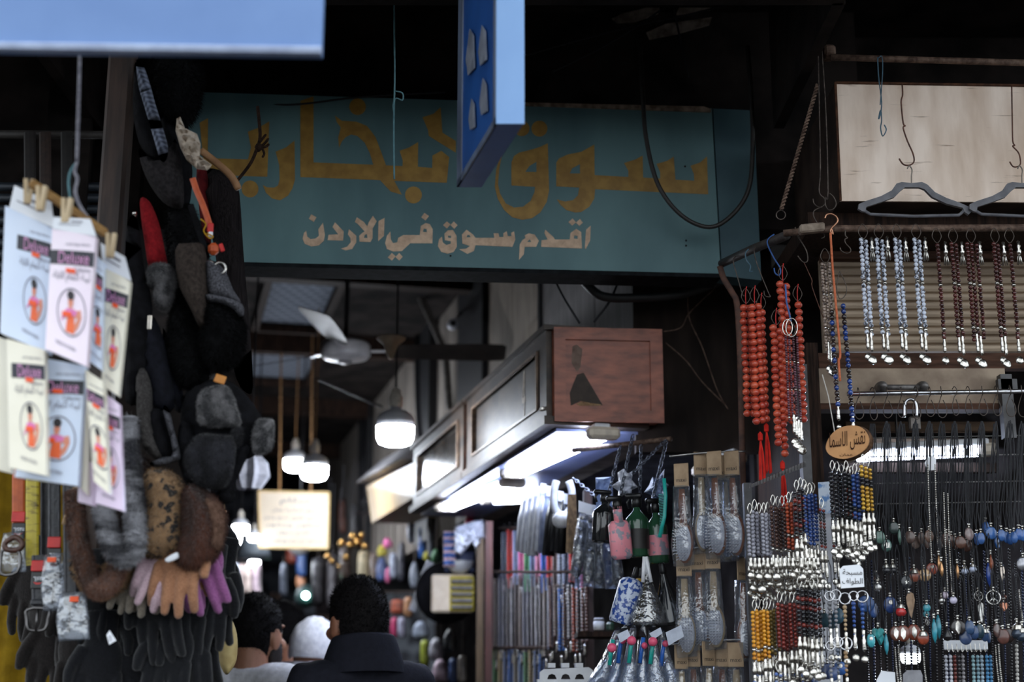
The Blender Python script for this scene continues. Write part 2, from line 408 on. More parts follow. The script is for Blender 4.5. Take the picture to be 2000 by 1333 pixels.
# middle shop shell (open to the alley), partition, right stall back
struct(MB().al(1.35, 1.42, -.4, 9, 0, 2.6), 'wall_shop_back', M('shop_wall', (70, 66, 66), (36, 33, 34), rough=.9, scale=8))
struct(MB().al(.44, 1.42, .22, 9, ZB + .02, ZB + .08), 'ceiling', M('shop_ceiling', (96, 98, 108), (60, 60, 68), rough=.8, scale=8))
struct(MB().box((.60, 4.34, 2.52), (.44, .05, .78)), 'wall_panel', M('dark_boarding', (46, 38, 34), (27, 22, 20), rough=.8, scale=7, stretch=(2, 2, .5)))
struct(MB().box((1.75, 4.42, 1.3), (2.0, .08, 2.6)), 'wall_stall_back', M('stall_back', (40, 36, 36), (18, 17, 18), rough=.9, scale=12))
struct(MB().box((.775, 3.98, 1.35), (.03, .80, 1.9)), 'wall_stall_side', darkw)
struct(MB().box((1.9, 4.0, 2.62), (2.25, .9, .05)), 'ceiling', darkw)
# grey steel post and brown pole at the corner of the right stall
zt_ = W(1578, 715, 3.5).z; zu_ = W(1462, 945, 3.72).z
struct(MB().box((W(1578, 1000, 3.5).x, 3.5, zt_ / 2), (.022, .04, zt_)), 'trim_post', M('grey_steel', (92, 92, 94), (66, 64, 64), rough=.55, metal=.4, scale=20))
struct(MB().box((W(1462, 1040, 3.72).x, 3.72, zu_ / 2), (.02, .03, zu_)), 'trim_post', M('grey_steel', (92, 92, 94)))
# skylights let into the alley roof
def skylight(h, label):
    u0, u1, v0, v1 = h
    t = thing('skylight', label, 'skylight', AL((u0 + u1) / 2, (v0 + v1) / 2, ROOF))
    m = bpy.data.materials.get('perforated_sheet')
    if m is None:
        m = bpy.data.materials.new('perforated_sheet'); m.use_nodes = True; nt = m.node_tree; N, L = nt.nodes, nt.links
        for n in list(N): N.remove(n)
        out = N.new('ShaderNodeOutputMaterial'); tl = N.new('ShaderNodeBsdfTranslucent'); df = N.new('ShaderNodeBsdfDiffuse'); mx = N.new('ShaderNodeMixShader')
        tl.inputs['Color'].default_value = (.62, .66, .74, 1); df.inputs['Color'].default_value = (.08, .08, .09, 1)
        tc = N.new('ShaderNodeTexCoord'); vo = N.new('ShaderNodeTexVoronoi'); vo.inputs['Randomness'].default_value = 0; vo.inputs['Scale'].default_value = 15
        mp = N.new('ShaderNodeMapping'); mp.inputs['Rotation'].default_value = (0, 0, .24); L.new(tc.outputs['Object'], mp.inputs['Vector']); L.new(mp.outputs['Vector'], vo.inputs['Vector'])
        rp = N.new('ShaderNodeValToRGB'); rp.color_ramp.elements[0].position, rp.color_ramp.elements[1].position = .25, .42
        rp.color_ramp.elements[0].color = (.75, .75, .75, 1); rp.color_ramp.elements[1].color = (.25, .25, .25, 1)
        L.new(vo.outputs['Distance'], rp.inputs['Fac']); L.new(rp.outputs['Color'], mx.inputs[0]); L.new(df.outputs[0], mx.inputs[1]); L.new(tl.outputs[0], mx.inputs[2]); L.new(mx.outputs[0], out.inputs[0])
    MB().al(u0, u1, v0, v1, ROOF + .02, ROOF + .03).build('sheet', m, t)
    f = MB()
    for a, b, c, d in ((u0 - .02, u0 + .02, v0, v1), (u1 - .02, u1 + .02, v0, v1), (u0, u1, v0 - .02, v0 + .02), (u0, u1, v1 - .02, v1 + .02)): f.al(a, b, c, d, ROOF - .04, ROOF)
    f.build('frame', darkw, t)
skylight(H[0], 'larger perforated grey skylight sheet in the dark roof above the fan')
skylight(H[1], 'smaller dim perforated skylight sheet deeper in the alley roof')
# ================================================================== blue fascia and hanging blue sign
bl = M('blue_enamel', (102, 134, 184), (92, 124, 175), rough=.55, scale=5)
t = thing('shop_fascia', 'large blurred blue fascia board across the top left of the street front', 'fascia', W(300, 60, 2.0))
a, b = W(-160, 98, 2.02), W(628, 109, 2.0)
mb = MB(); mb.hexa([Vector((a.x, a.y, a.z)), Vector((b.x, b.y, b.z)), Vector((b.x, b.y + .012, b.z)), Vector((a.x, a.y + .012, a.z)), Vector((a.x, a.y, 3.0)), Vector((b.x, b.y, 3.0)), Vector((b.x, b.y + .012, 3.0)), Vector((a.x, a.y + .012, 3.0))])
mb.build('board', bl, t)
mb = MB(); mb.tube([a + Vector((0, -.004, .006)), b + Vector((0, -.004, .006))], .0075, 6); mb.build('edge_trim', M('pale_trim', (165, 178, 205), (140, 152, 180), rough=.5, scale=20), t)
NB, FB = W(970, 243, 2.5), W(1022, 243, 2.5)
SD = Vector((-.237, .9715, 0)) ; 
t = thing('hanging_sign', 'tall narrow blue projecting sign seen edge-on before the green sign', 'sign', NB)
wv = FB - NB; L_ = .36
P = [NB, FB, FB + SD * L_, NB + SD * L_]
up = Vector((0, 0, 1.1))
MB().hexa(P + [p + up for p in P]).build('panel', M('sign_blue', (36, 92, 170), (28, 78, 150), rough=.4, scale=8), t)
o = wv.normalized() * .0015 
MB().hexa([NB - SD * .003 - o, FB - SD * .003 + o, FB + o, NB - o] + [p + up for p in [NB - SD * .003 - o, FB - SD * .003 + o, FB + o, NB - o]]).build('edge_strip', M('pale_blue_edge', (132, 174, 226), (126, 168, 222), rough=.4, scale=10), t)
fr = MB()
fz = lambda q, z, d=.0: NB + SD * (q * L_) - o * (2 + d) + Vector((0, 0, z))
for q0, q1, z0, z1 in ((.0, .05, 0, 1.1), (.88, 1, 0, 1.1), (0, 1, 0, .014)):
    fr.hexa([fz(q0, z0), fz(q1, z0), fz(q1, z0) + o * 3, fz(q0, z0) + o * 3, fz(q0, z1), fz(q1, z1), fz(q1, z1) + o * 3, fz(q0, z1) + o * 3])
fr.build('sign_frame', M('sign_frame', (120, 135, 160), (80, 90, 112), rough=.5, scale=15, stretch=(1, 1, .3)), t)
lt = MB(); side = lambda u, v: fz(u, v, 1.0)
for q, z, s_ in ((.25, .05, 1), (.55, .06, .9), (.28, .16, 1.1), (.6, .19, 1.3), (.3, .33, 1.2), (.65, .40, 1.0), (.35, .5, 1.2)):
    lt.poly([side(q - .09 * s_, z), side(q + .05 * s_, z + .012), side(q + .1 * s_, z + .045 * s_), side(q + .02 * s_, z + .085 * s_), side(q - .06 * s_, z + .06 * s_)], push=-o)
lt.build('lettering', M('sign_letter_white', (140, 146, 160), (108, 114, 128), rough=.6, scale=30), t)
# ================================================================== the green market sign
c0 = W(945, 527, 3.9); ang = math.radians(4.0); SN = Vector((math.sin(ang), -math.cos(ang), 0))   # normal towards the street
SX = Vector((math.cos(ang), math.sin(ang), 0))
on = lambda x, y, lift=0.0: on_plane(x, y, c0 + SN * lift, SN)
teal = M('green_enamel', (100, 134, 138), (78, 110, 116), rough=.6, scale=5, stretch=(1, 1, .35), bump=.05, detail=8)
t = thing('market_sign', 'long green sign with big gold letters spanning the alley entrance', 'sign', c0)
bl_, br_ = on(330, 512), on(1408, 539)
tl_, tr_ = on(330, 178), on(1390, 212)
mb = MB(); q = [bl_, br_, tr_, tl_]
mb.hexa([bl_, br_, br_ - SN * .09, bl_ - SN * .09, tl_, tr_, tr_ - SN * .09, tl_ - SN * .09]); mb.build('sign_box', teal, t)
mb = MB(); a, b = on(330, 514, .004), on(1408, 540, .004)
dz = Vector((0, 0, .008)); k_ = Vector((0, 0, -.004)); mb.hexa([a + k_, b + k_, b + k_ - SN * .11, a + k_ - SN * .11, a + dz, b + dz, b + dz - SN * .008, a + dz - SN * .008])
mb.build('lower_lip', M('sign_lip', (30, 33, 36), (18, 20, 22), rough=.9, scale=40), t)
mb = MB(); mb.poly([on(1024, 200, .006), on(1375, 208, .006), on(1389, 213, .006), on(1389, 219, .006), on(1024, 206, .006)], push=SN * -.02); mb.build('upper_strip', M('worn_strip', (170, 150, 132), (110, 94, 80), rough=.8, scale=40), t)
for (x, y) in ((1340, 470), (1340, 480), (905, 525), (1240, 534), (880, 500), (1338, 325)): MB().ball(on(x, y, .002), .0028, 8, 5).build('screw', M('rust_spot', (40, 26, 22), (24, 16, 14), rough=.9), t)
w1, w2 = on(1408, 539), on(1487, 548)
mb = MB(); a1, a2 = on(1390, 212), on(1472, 216)
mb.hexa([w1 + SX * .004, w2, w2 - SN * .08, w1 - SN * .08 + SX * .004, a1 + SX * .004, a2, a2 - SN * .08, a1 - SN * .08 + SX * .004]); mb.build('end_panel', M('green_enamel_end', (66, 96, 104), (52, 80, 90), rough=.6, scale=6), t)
c7 = lambda p: (380 + p[0] / 3.508, 180 + p[1] / 3.508)
c8 = lambda p: (860 + p[0] / 3.125, 180 + p[1] / 3.125)
def circ(cx, cy, r): return [(cx + r * math.cos(a), cy + r * math.sin(a)) for a in np.linspace(0, 2 * PI, 21)[:-1]]
g7 = [([(35, 210), (92, 178), (90, 452), (365, 462), (387, 380), (365, 272), (440, 244), (512, 200), (498, 580), (240, 572), (150, 548), (100, 520), (60, 460)], []),
      (circ(380, 664, 58), []), (circ(1117, 100, 57), []), (circ(1500, 705, 58), []),
      ([(685, 332), (688, 600), (670, 660), (640, 710), (585, 742), (530, 728), (490, 690), (467, 637), (500, 654), (545, 655), (572, 640), (583, 600), (580, 500), (555, 408), (625, 380)], []),
      ([(725, 60), (815, 28), (815, 482), (1225, 498), (1200, 415), (1165, 345), (1115, 300), (1072, 290), (1035, 308), (1008, 340), (990, 382), (984, 310), (1002, 243), (973, 203), (962, 160), (1008, 196), (1110, 203), (1182, 232), (1240, 308), (1275, 400), (1312, 502), (1425, 507), (1427, 470), (1405, 402), (1470, 380), (1532, 342), (1530, 512), (1628, 520), (1630, 435), (1690, 402), (1745, 445), (1728, 622), (1368, 608), (1420, 703), (1345, 682), (1270, 603), (725, 582)], []),
      ([(1562, 172), (1635, 150), (1686, 104), (1698, 278), (1790, 335), (1790, 415), (1605, 300), (1600, 260)], [])]
g8 = [(circ(498, 222, 47), []), (circ(605, 223, 49), []),
      ([(656, 312), (664, 600), (650, 670), (610, 735), (560, 770), (500, 780), (440, 765), (390, 720), (350, 650), (333, 580), (340, 480), (365, 380), (378, 372), (360, 470), (352, 560), (365, 620), (400, 680), (450, 705), (505, 700), (550, 665), (575, 610), (578, 578), (434, 570), (434, 430), (450, 390), (480, 370), (560, 350), (615, 332)], [[(518, 487), (545, 450), (587, 425), (587, 488)]]),
      ([(940, 320), (942, 507), (1148, 518), (1148, 480), (1122, 433), (1190, 412), (1235, 387), (1238, 522), (1342, 528), (1342, 490), (1320, 438), (1385, 420), (1425, 393), (1435, 535), (1550, 542), (1548, 500), (1527, 450), (1585, 430), (1628, 393), (1635, 624), (945, 593), (940, 650), (910, 700), (860, 732), (820, 735), (770, 720), (735, 690), (712, 655), (760, 668), (810, 660), (840, 630), (848, 583), (708, 575), (708, 430), (725, 405), (780, 380), (860, 365)], [[(790, 497), (805, 465), (852, 440), (853, 497)]])]
w7 = [([(800, 838), (835, 858), (817, 890), (783, 868)], []), ([(880, 895), (893, 980), (885, 1020), (850, 1052), (800, 1058), (755, 1040), (740, 1005), (750, 965), (765, 950), (772, 990), (795, 1008), (830, 1003), (852, 985), (848, 940)], []),
      ([(962, 892), (1022, 955), (1018, 1018), (912, 1015), (918, 978), (985, 975), (945, 925)], []), ([(1058, 940), (1108, 985), (1108, 1030), (1080, 1075), (1035, 1085), (1003, 1073), (1045, 1060), (1070, 1030), (1068, 1000), (1050, 975)], []),
      ([(1112, 858), (1160, 890), (1183, 920), (1195, 890), (1222, 848), (1248, 885), (1220, 935), (1220, 1000), (1205, 1028), (1130, 1025), (1128, 985), (1150, 965), (1165, 955), (1120, 905), (1098, 890)], [[(1160, 1000), (1185, 1000), (1180, 972), (1165, 980)]]),
      ([(1260, 885), (1302, 862), (1298, 985), (1258, 1022)], []), ([(1342, 955), (1318, 985), (1305, 1035), (1318, 1075), (1360, 1093), (1420, 1090), (1452, 1060), (1478, 1036), (1630, 1037), (1632, 940), (1612, 905), (1582, 898), (1550, 918), (1543, 980), (1430, 980), (1395, 1000), (1388, 1030), (1360, 1035), (1345, 1010)], [[(1570, 935), (1590, 938), (1592, 960), (1565, 958)]]),
      ([(1352, 1103), (1378, 1125), (1352, 1155), (1324, 1133)], []), ([(1402, 1103), (1426, 1128), (1402, 1155), (1376, 1130)], []), ([(1575, 828), (1606, 850), (1582, 880), (1553, 858)], []),
      ([(1770, 945), (1795, 985), (1797, 1060), (1775, 1095), (1735, 1108), (1690, 1095), (1667, 1055), (1675, 1010), (1695, 990), (1700, 1030), (1725, 1048), (1755, 1040), (1755, 1022), (1715, 1015), (1712, 970), (1735, 948)], [[(1735, 985), (1757, 985), (1757, 1000), (1738, 998)]])]
w8 = [([(40, 790), (62, 808), (40, 833), (17, 812)], []), ([(82, 790), (105, 812), (85, 835), (62, 812)], []),
      ([(160, 840), (200, 870), (215, 890), (330, 890), (325, 862), (355, 862), (360, 885), (385, 885), (385, 862), (405, 850), (412, 880), (435, 880), (432, 860), (450, 850), (458, 900), (440, 945), (215, 935), (205, 970), (165, 988), (115, 960), (160, 955), (180, 940), (135, 925), (132, 870)], [[(160, 887), (185, 887), (178, 872), (165, 872)]]),
      ([(540, 862), (575, 870), (602, 908), (585, 945), (515, 945), (510, 990), (480, 1025), (485, 930), (500, 905), (520, 890), (515, 875)], [[(530, 915), (555, 915), (545, 898)]]),
      ([(640, 840), (690, 885), (700, 900), (790, 900), (795, 860), (830, 835), (860, 855), (865, 955), (615, 945), (618, 905), (655, 900), (635, 860)], [[(818, 875), (838, 878), (838, 897), (815, 894)]]),
      ([(808, 772), (828, 795), (805, 815), (782, 793)], []), ([(852, 775), (870, 797), (848, 817), (827, 797)], []), ([(890, 840), (918, 815), (915, 905), (888, 958), (882, 950)], [])]
for part, sets, mat_ in (('gold_lettering', ((g7, c7), (g8, c8)), M('gold_paint', (172, 134, 62), (146, 110, 48), rough=.5, scale=30)), ('cream_lettering', ((w7, c7), (w8, c8)), M('cream_paint', (226, 196, 168), (196, 164, 138), rough=.6, scale=45))):
    mb = MB()
    for lst, cv in sets:
        for outer, holes in lst:
            f = lambda l: [on(*cv(p), .0012) for p in l]
            mb.poly(f(outer), [f(h) for h in holes], push=SN * -.0011)
    mb.build(part, mat_, t)
# cables over the sign and above it
def cable(name, label, pts, Y, r, mat=None, cat='cable', k=6):
    return tag(MB().tube(crv(wp(pts, Y), k), r, 8).build(name, mat or black_pl, None, True), label, cat)
cable('cable', 'thick black cable sagging in a loop over the right end of the green sign', [(1248, 60), (1255, 180), (1262, 270), (1285, 360), (1330, 420), (1385, 444), (1430, 420), (1462, 370), (1470, 290), (1468, 200), (1460, 90)], 3.84, .0065, M('cable_black', (44, 40, 38), (28, 26, 25), rough=.5))
cable('string', 'pale teal string with a knotted loop hanging in front of the green sign', [(769, -40), (770, 60), (771, 150), (769, 250), (770, 350)], 3.3, .0022, M('teal_string', (110, 150, 158), (84, 120, 128), rough=.8), 'string')
mb = MB(); mb.tube(crv(wp([(771, 178), (786, 182), (786, 196), (774, 192), (768, 205), (770, 225)], 3.3)), .002, 6)
tag(mb.build('string_knot', MATS['teal_string'], None, True), 'small knotted loop on the pale teal string before the green sign', 'knot')
for i, (pts, lb) in enumerate([([(1080, 140), (1180, 90), (1290, 20), (1340, -30)], 'thin black wire climbing to the broken plaster above the green sign'), ([(1020, 110), (1200, 60), (1360, 25), (1480, -10)], 'black wire running across the sooty wall above the sign'), ([(1310, -20), (1325, 60), (1345, 150)], 'black wire hanging straight down past the broken plaster'), ([(400, 196), (560, 205), (700, 190), (870, 180)], 'dark wires slung along the top left edge of the green sign')]):
    cable('wire', lb, pts, 3.86, .003, blackcord)
for i_, (p_, l_) in enumerate((([(1344, 560), (1346, 620), (1372, 680), (1400, 760), (1422, 800)], 'thin pale wire hanging down the dark boards right of the cabinet'), ([(1300, 670), (1340, 705), (1370, 745), (1415, 790)], 'thin grey wire slanting over the dark boards right of the cabinet'), ([(1296, 648), (1330, 640), (1348, 610), (1400, 560)], 'grey wire looping from the cabinet corner up to the sign'), ([(1078, 536), (1100, 580), (1132, 632)], 'black wire from under the sign to the top of the cabinet'), ([(1212, 540), (1190, 590), (1160, 630)], 'second black wire from under the sign to the cabinet top'))):
    cable('wire', l_, p_, 4.27 if i_ < 3 else 4.18, .0018 if i_ < 3 else .0035, rust if i_ < 3 else blackcord)
tag(MB().tube(crv(wp([(1130, 535), (1150, 560), (1180, 580), (1240, 582), (1330, 575), (1420, 545)], 4.15)), .014, 8).build('pipe', M('pipe_black', (30, 29, 30), (20, 19, 20), rough=.6), None, True), 'thick bent black pipe running under the right half of the green sign', 'pipe')
# ================================================================== left stall: post, packets, hats, gloves, belts
post = M('brown_post', (72, 54, 46), (44, 33, 29), rough=.6, scale=14, stretch=(4, 4, .5))
a = W(236, 110, 3.02)
tag(MB().bbox((a.x, 3.04, 1.5), (.058, .05, 3.0), .008).build('wooden_post', post), 'dark brown upright post behind the hanging packets', 'post')
# dim shutter, rail and belts in the dark corner top left
sh = M('dim_shutter', (58, 66, 76), (40, 46, 54), rough=.5, metal=.3, scale=12)
t = thing('roller_shutter', 'dim grey slatted shutter in the dark corner behind the packets', 'shutter', W(75, 520, 3.85))
mb = MB()
for y in range(365, 560, 22): mb.tube([W(-40, y, 3.85), W(200, y, 3.85)], .013, 8)
mb.build('slats', sh, t, True)
tag(MB().tube([W(-60, 262, 3.6), W(215, 264, 3.6)], .012, 8).build('rail', M('rail_grey', (70, 66, 64), (50, 46, 44), rough=.6), None, True), 'dark horizontal rail near the top of the left stall', 'rail')
for i, (x, y1, c, lb) in enumerate([(58, 560, (34, 26, 24), 'plain dark leather belt hanging from the rail nearest the frame edge'), (88, 640, (54, 34, 26), 'dark brown ribbed belt hanging from the rail above the white packets'), (130, 560, (28, 24, 24), 'black belt hanging from the rail beside the brown ribbed belt')]):
    tag(MB().tube([W(x, 258, 3.57), W(x + 2, y1, 3.57)], .016, 8, flat=((0, 1, 0), .2)).build('belt', M('dark_belt_%d' % i, c, rough=.5, scale=90)), lb, 'belt', 'belts on the dark rail')
# the yellow cloth at the bottom left
mb = MB(); rows = []
for j in range(14):
    z = 1.30 + .34 * (1 - j / 13)
    rows.append([Vector((W(-60 + 200 * k / 24, 1100, 3.45).x, 3.45 + .012 * math.sin(k * .9 + j * .1), W(0, 900 + 36 * j, 3.45).z)) for k in range(25)])
mb.grid(rows); back = MB(); mb.grid([[p + Vector((0, .006, 0)) for p in reversed(r)] for r in rows])
tag(mb.build('cloth', M('mustard_cloth', (140, 112, 26), (112, 88, 18), rough=.9, scale=20), None, True), 'mustard yellow cloth hanging behind the belts at the bottom left', 'cloth')
# ------------------------------------------------------------------ sleeve packets on a wooden bar
def shrink(q, k): return q
INK = M('packet_navy', (30, 32, 48), (22, 24, 36), rough=.4)
INKP = M('ink_pink', (214, 150, 196), (204, 138, 186), rough=.4)
INKG = M('packet_grey_ink', (120, 118, 132), (104, 102, 116), rough=.5)
PRICE = M('price_orange', (250, 96, 40), (244, 84, 30), rough=.5)
SKINP = M('print_skin', (226, 148, 122), (216, 136, 110), rough=.5)
HAIRP = M('print_hair', (34, 28, 34), (24, 20, 26), rough=.5)
TOPP = M('print_pink', (226, 130, 190), (218, 118, 180), rough=.5)
ORP = M('print_orange', (242, 112, 60), (236, 100, 50), rough=.5)
PCOL = {'blue': ((214, 226, 246), (204, 218, 242)), 'pink': ((246, 232, 244), (240, 222, 238)), 'cream': ((240, 234, 216), (232, 226, 206)), 'lilac': ((236, 216, 240), (228, 206, 234)), 'white': ((240, 242, 248), (230, 234, 242))}
def packet(label, kind, q, Y, T=.012, head=None, word=True, art=True, left=0.0, right=1.0, price=(.55, .72)):
    """q: TL, TR, BR, BL of the front; left/right: the part of the printed width that is in reach of the fold"""
    Ys = Y if hasattr(Y, '__len__') else (Y,) * 4
    P = [W(x, y, yy) for (x, y), yy in zip(q, Ys)]
    nrm = (P[1] - P[0]).cross(P[3] - P[0]).normalized()
    if nrm.y > 0: nrm = -nrm
    f0 = lambda u, v, h: (P[3] * (1 - u) + P[2] * u) * (1 - v) + (P[0] * (1 - u) + P[1] * u) * v + nrm * (h + .004 * math.sin(PI * min(max(u, 0), 1)) ** .5)
    f = lambda u, v, h=0: f0(u, v, h)
    t = thing('sleeve_packet', label, 'packet', (P[0] + P[1]) / 2, 'sleeve packets on the wooden bar')
    mb = MB(); n = 9
    fr = [[f(i / (n - 1), 1 - j / 7) for i in range(n)] for j in range(8)]
    bk = [[f(i / (n - 1), 1 - j / 7) - nrm * (T + .004) for i in reversed(range(n))] for j in range(8)]
    mb.grid([list(reversed(r)) for r in fr]); mb.grid([list(reversed(r)) for r in bk])
    mb.grid([[r[0] for r in fr], [r[-1] for r in bk]]); mb.grid([[r[-1] for r in fr], [r[0] for r in bk]]); mb.grid([fr[-1], list(reversed(bk[-1]))]); mb.grid([fr[0], list(reversed(bk[0]))])
    m_ = M('packet_' + kind, *PCOL[kind], rough=.3, scale=8, coat=.4)
    mb.build('sleeve', m_, t, True)
    if head:
        H_ = [W(x, y, Ys[0] - .004) for x, y in head]
        MB().poly(H_, push=nrm * -.003).build('header_card', M('packet_white', *PCOL['white'], rough=.4, scale=8), t)
        d = MB(); a_, b_ = H_[0], H_[1]; c_ = H_[-1]
        hu = lambda u, v: a_ + (b_ - a_) * u + (c_ - a_) * v + nrm * .0012
        d.poly([hu(.15, .55), hu(.75, .55), hu(.75, .6), hu(.15, .6)]); d.poly([hu(.5, .25), hu(.8, .25), hu(.8, .36), hu(.5, .36)]); d.build('card_print', INKG, t)
    cu = lambda u: (u - left) / (right - left)          # printed width -> this face
    def F2(u, v, h=.0012): return f(min(max(cu(u), 0.0), 1.0), v, h)
    ink = MB(); ink.cm = 0
    y0 = .73
    if word:
        k = 10; s_ = .055
        row = lambda v: [F2(i / k, v + s_ * (i / k - .5), .0009) for i in range(k + 1)]
        ink.grid([row(y0), row(y0 + .115)])
        ink.build('brand_band', INK, t); ink = MB(); ink.cm = 1
        put_text(ink, 'Deluxe', lambda u, v: F2(u, v + s_ * (u - .5), .0016), max(.2, left + .02), y0 + .008, min(.9, right - .02), y0 + .107)
        ink.build('brand_lettering', [INK, INKP], t); ink = MB(); ink.cm = 2
        put_text(ink, 'Collection', lambda u, v: F2(u, v + s_ * (u - .5), .0012), .58, y0 - .05, .95, y0 - .012)
        put_text(ink, 'لينة اكمام الابلة', lambda u, v: F2(u, v + .05 * (u - .5), .0012), max(.1, left), y0 - .15, .95, y0 - .055, True)
        put_text(ink, 'MADE IN KOREA', lambda u, v: F2(u, v - .03 * (u - .5), .0012), max(.26, left), .075, .74, .105)
        put_text(ink, 'modern design collection', lambda u, v: F2(u, v + s_ * (u - .5), .0012), max(.35, left), y0 + .15, .9, y0 + .18)
    if word: ink.build('lettering', [INK, INKP, INKG], t)
    if art:
        pm_ = MB(); cx, cy, rx, ry = .58, .36, .34, .19
        E = lambda a, k=1.0, h=.0012: F2(cx + rx * k * math.cos(a), cy + ry * k * math.sin(a), h)
        ring = np.linspace(0, 2 * PI, 37)
        pm_.cm = 0; pm_.grid([[E(a) for a in ring], [E(a, .94) for a in ring]])
        el = lambda x, y, a_, b_, m_i, h: (setattr(pm_, 'cm', m_i), pm_.add([F2(cx + rx * (x + a_ * math.cos(q_)), cy + ry * (y + b_ * math.sin(q_)), h) for q_ in np.linspace(0, 2 * PI, 17)[:-1]], [tuple(range(16))]))
        pl = lambda pts, m_i, h: (setattr(pm_, 'cm', m_i), pm_.poly([F2(cx + rx * x, cy + ry * y, h) for x, y in pts]))
        pl([(-.5, -.35), (-.3, .12), (.0, .18), (.35, .12), (.62, .2), (.7, -.1), (.55, -.5), (.35, -.75), (.2, -.55), (.45, -.2), (.2, -.15), (.15, -.8), (-.3, -.8), (-.25, -.2)], 1, .0014)
        pl([(-.34, .1), (0, .16), (.4, .1), (.3, -.12), (-.25, -.14), (-.7, -.5)], 3, .0016)
        pl([(-.2, -.2), (.22, -.16), (.3, -.85), (-.3, -.85)], 4, .0017)
        el(-.08, .42, .17, .27, 1, .0015); el(-.1, .68, .24, .2, 2, .0018); pl([(-.16, .22), (.0, .22), (.02, .1), (-.18, .1)], 1, .0015)
        pm_.build('picture', [INKG, SKINP, HAIRP, TOPP, ORP], t)
    pr = MB(); u, v = price
    pr.add([F2(u - .1, v - .02, .003), F2(u + .12, v - .012, .003), F2(u + .12, v + .022, .003), F2(u - .1, v + .015, .003)], [(0, 1, 2, 3)])
    pr.build('price_sticker', PRICE, t); pr = MB()
    pr.add([F2(u - .12, .31, .003), F2(u + .1, .32, .003), F2(u + .1, .36, .003), F2(u - .12, .35, .003)], [(0, 1, 2, 3)]); pr.build('price_sticker', PRICE, t)
    return t
packet('leftmost cream sleeve packet at the frame edge, below the pale blue ones', 'cream', [(-60, 640), (24, 668), (22, 925), (-60, 905)], 2.44, word=False, art=False, price=(.2, .7))
packet('pale blue packet with a navy band at the upper left of the packet bunch', 'blue', [(10, 402), (104, 447), (93, 690), (0, 650)], 2.38, .02, [(28, 362), (100, 395), (106, 446), (18, 406)], left=-.42)
packet('pink packet with a large round printed picture at the top centre of the bunch', 'pink', [(102, 446), (187, 462), (169, 716), (88, 682)], 2.33, .014, [(104, 424), (176, 428), (188, 462), (103, 447)], price=(.5, .68))
packet('narrow pale blue packet squeezed between the pink one and the upper cream one', 'blue', [(176, 486), (202, 512), (197, 723), (169, 702)], 2.42, .012, left=.1, right=.7)
packet('cream packet hanging at the right end of the wooden bar', 'cream', [(201, 520), (254, 549), (231, 774), (198, 752)], 2.44, .012, [(196, 474), (244, 502), (256, 549), (201, 522)])
packet('pale blue packet with a wide round picture hanging in the lower middle of the bunch', 'blue', [(84, 700), (166, 716), (152, 950), (28, 932)], 2.40, .014, left=-.05, price=(.45, .745))
packet('cream packet with an oval picture in front at the lower left of the bunch', 'cream', [(13, 662), (87, 684), (91, 930), (18, 914)], 2.35, .014, left=-.15)
packet('narrow cream packet turned edge-on in the lower middle of the bunch', 'cream', [(166, 722), (201, 745), (213, 965), (183, 940)], 2.38, .018, left=.25, right=.8)
packet('lilac packet lowest at the right of the packet bunch', 'lilac', [(201, 766), (233, 790), (241, 999), (186, 983)], 2.43, .012)
packet('plain pink packet whose bottom peeps out behind the narrow cream one', 'lilac', [(156, 900), (190, 905), (186, 990), (152, 980)], 2.46, .008, word=False, art=False)
packet('cream packet behind, its edge showing beside the lower blue one', 'cream', [(150, 716), (172, 724), (172, 968), (150, 945)], 2.44, .008, word=False, art=False)
# bar, pegs, rope
tag(MB().bbox(W(135, 408, 2.37), (.16, .012, .021), .004, axes=((W(215, 463, 2.45) - W(70, 365, 2.35)).normalized(), Vector((0, 1, 0)), ((W(215, 463, 2.45) - W(70, 365, 2.35)).normalized().cross(Vector((0, 1, 0))))  * -1)).build('wooden_bar', M('light_wood', (168, 128, 72), (134, 98, 52), rough=.6, scale=14, stretch=(.6, 6, 6))), 'slanting light wooden bar the sleeve packets are pegged to', 'bar')
peg = None
for i, (x, y, Y, lb) in enumerate([(80, 388, 2.325, 'wooden clothes peg nearest the pale blue packet'), (130, 412, 2.33, 'clothes peg above the pink packet'), (216, 480, 2.41, 'clothes peg above the upper cream packet'), (55, 375, 2.345, 'clothes peg half hidden behind the white header card')]):
    p = W(x, y, Y)
    if peg is None:
        t = peg = thing('clothes_peg', lb, 'peg', p, 'pegs on the wooden bar'); pw = M('peg_wood', (214, 192, 158), (184, 160, 122), rough=.6, scale=30, stretch=(4, 4, .5))
        for s_ in (-1, 1): MB().hexa([p + Vector((s_ * .0045 * k + dx, dy, z)) for z, k in ((-.022, .55), (.022, 1.3)) for dx, dy in ((-.0035, -.006), (.0035, -.006), (.0035, .006), (-.0035, .006))]).build('jaw', pw, t)
        mb = MB()
        for q_ in range(5): mb.tube([p + Vector((.007 * math.cos(a), .0065, .004 + .002 * q_ + .004 * math.sin(a))) for a in np.linspace(0, 2 * PI, 11)[:-1]], .0007, 5, True)
        mb.build('spring', silver, t, True)
    else: dup(peg, p, R.uniform(-.4, .4), lb)
rope = M('grey_rope', (152, 150, 158), (112, 110, 120), rough=.9, scale=90, bump=.4)
t = thing('rope', 'grey rope holding up the wooden bar of packets', 'rope', W(148, 330, 2.4))
MB().tube(crv(wp([(158, -20), (156, 110), (153, 220), (150, 318)], 2.4)), .0036, 8).build('line', rope, t, True)
MB().tube(crv(wp([(150, 318), (146, 335), (151, 350), (147, 375), (155, 400), (170, 424)], 2.39)), .0034, 8).build('strand', rope, t, True)
MB().tube(crv(wp([(149, 318), (139, 332), (134, 352), (136, 380), (141, 400)], 2.4)), .0022, 8).build('strand', M('teal_string', (110, 150, 158)), t, True)
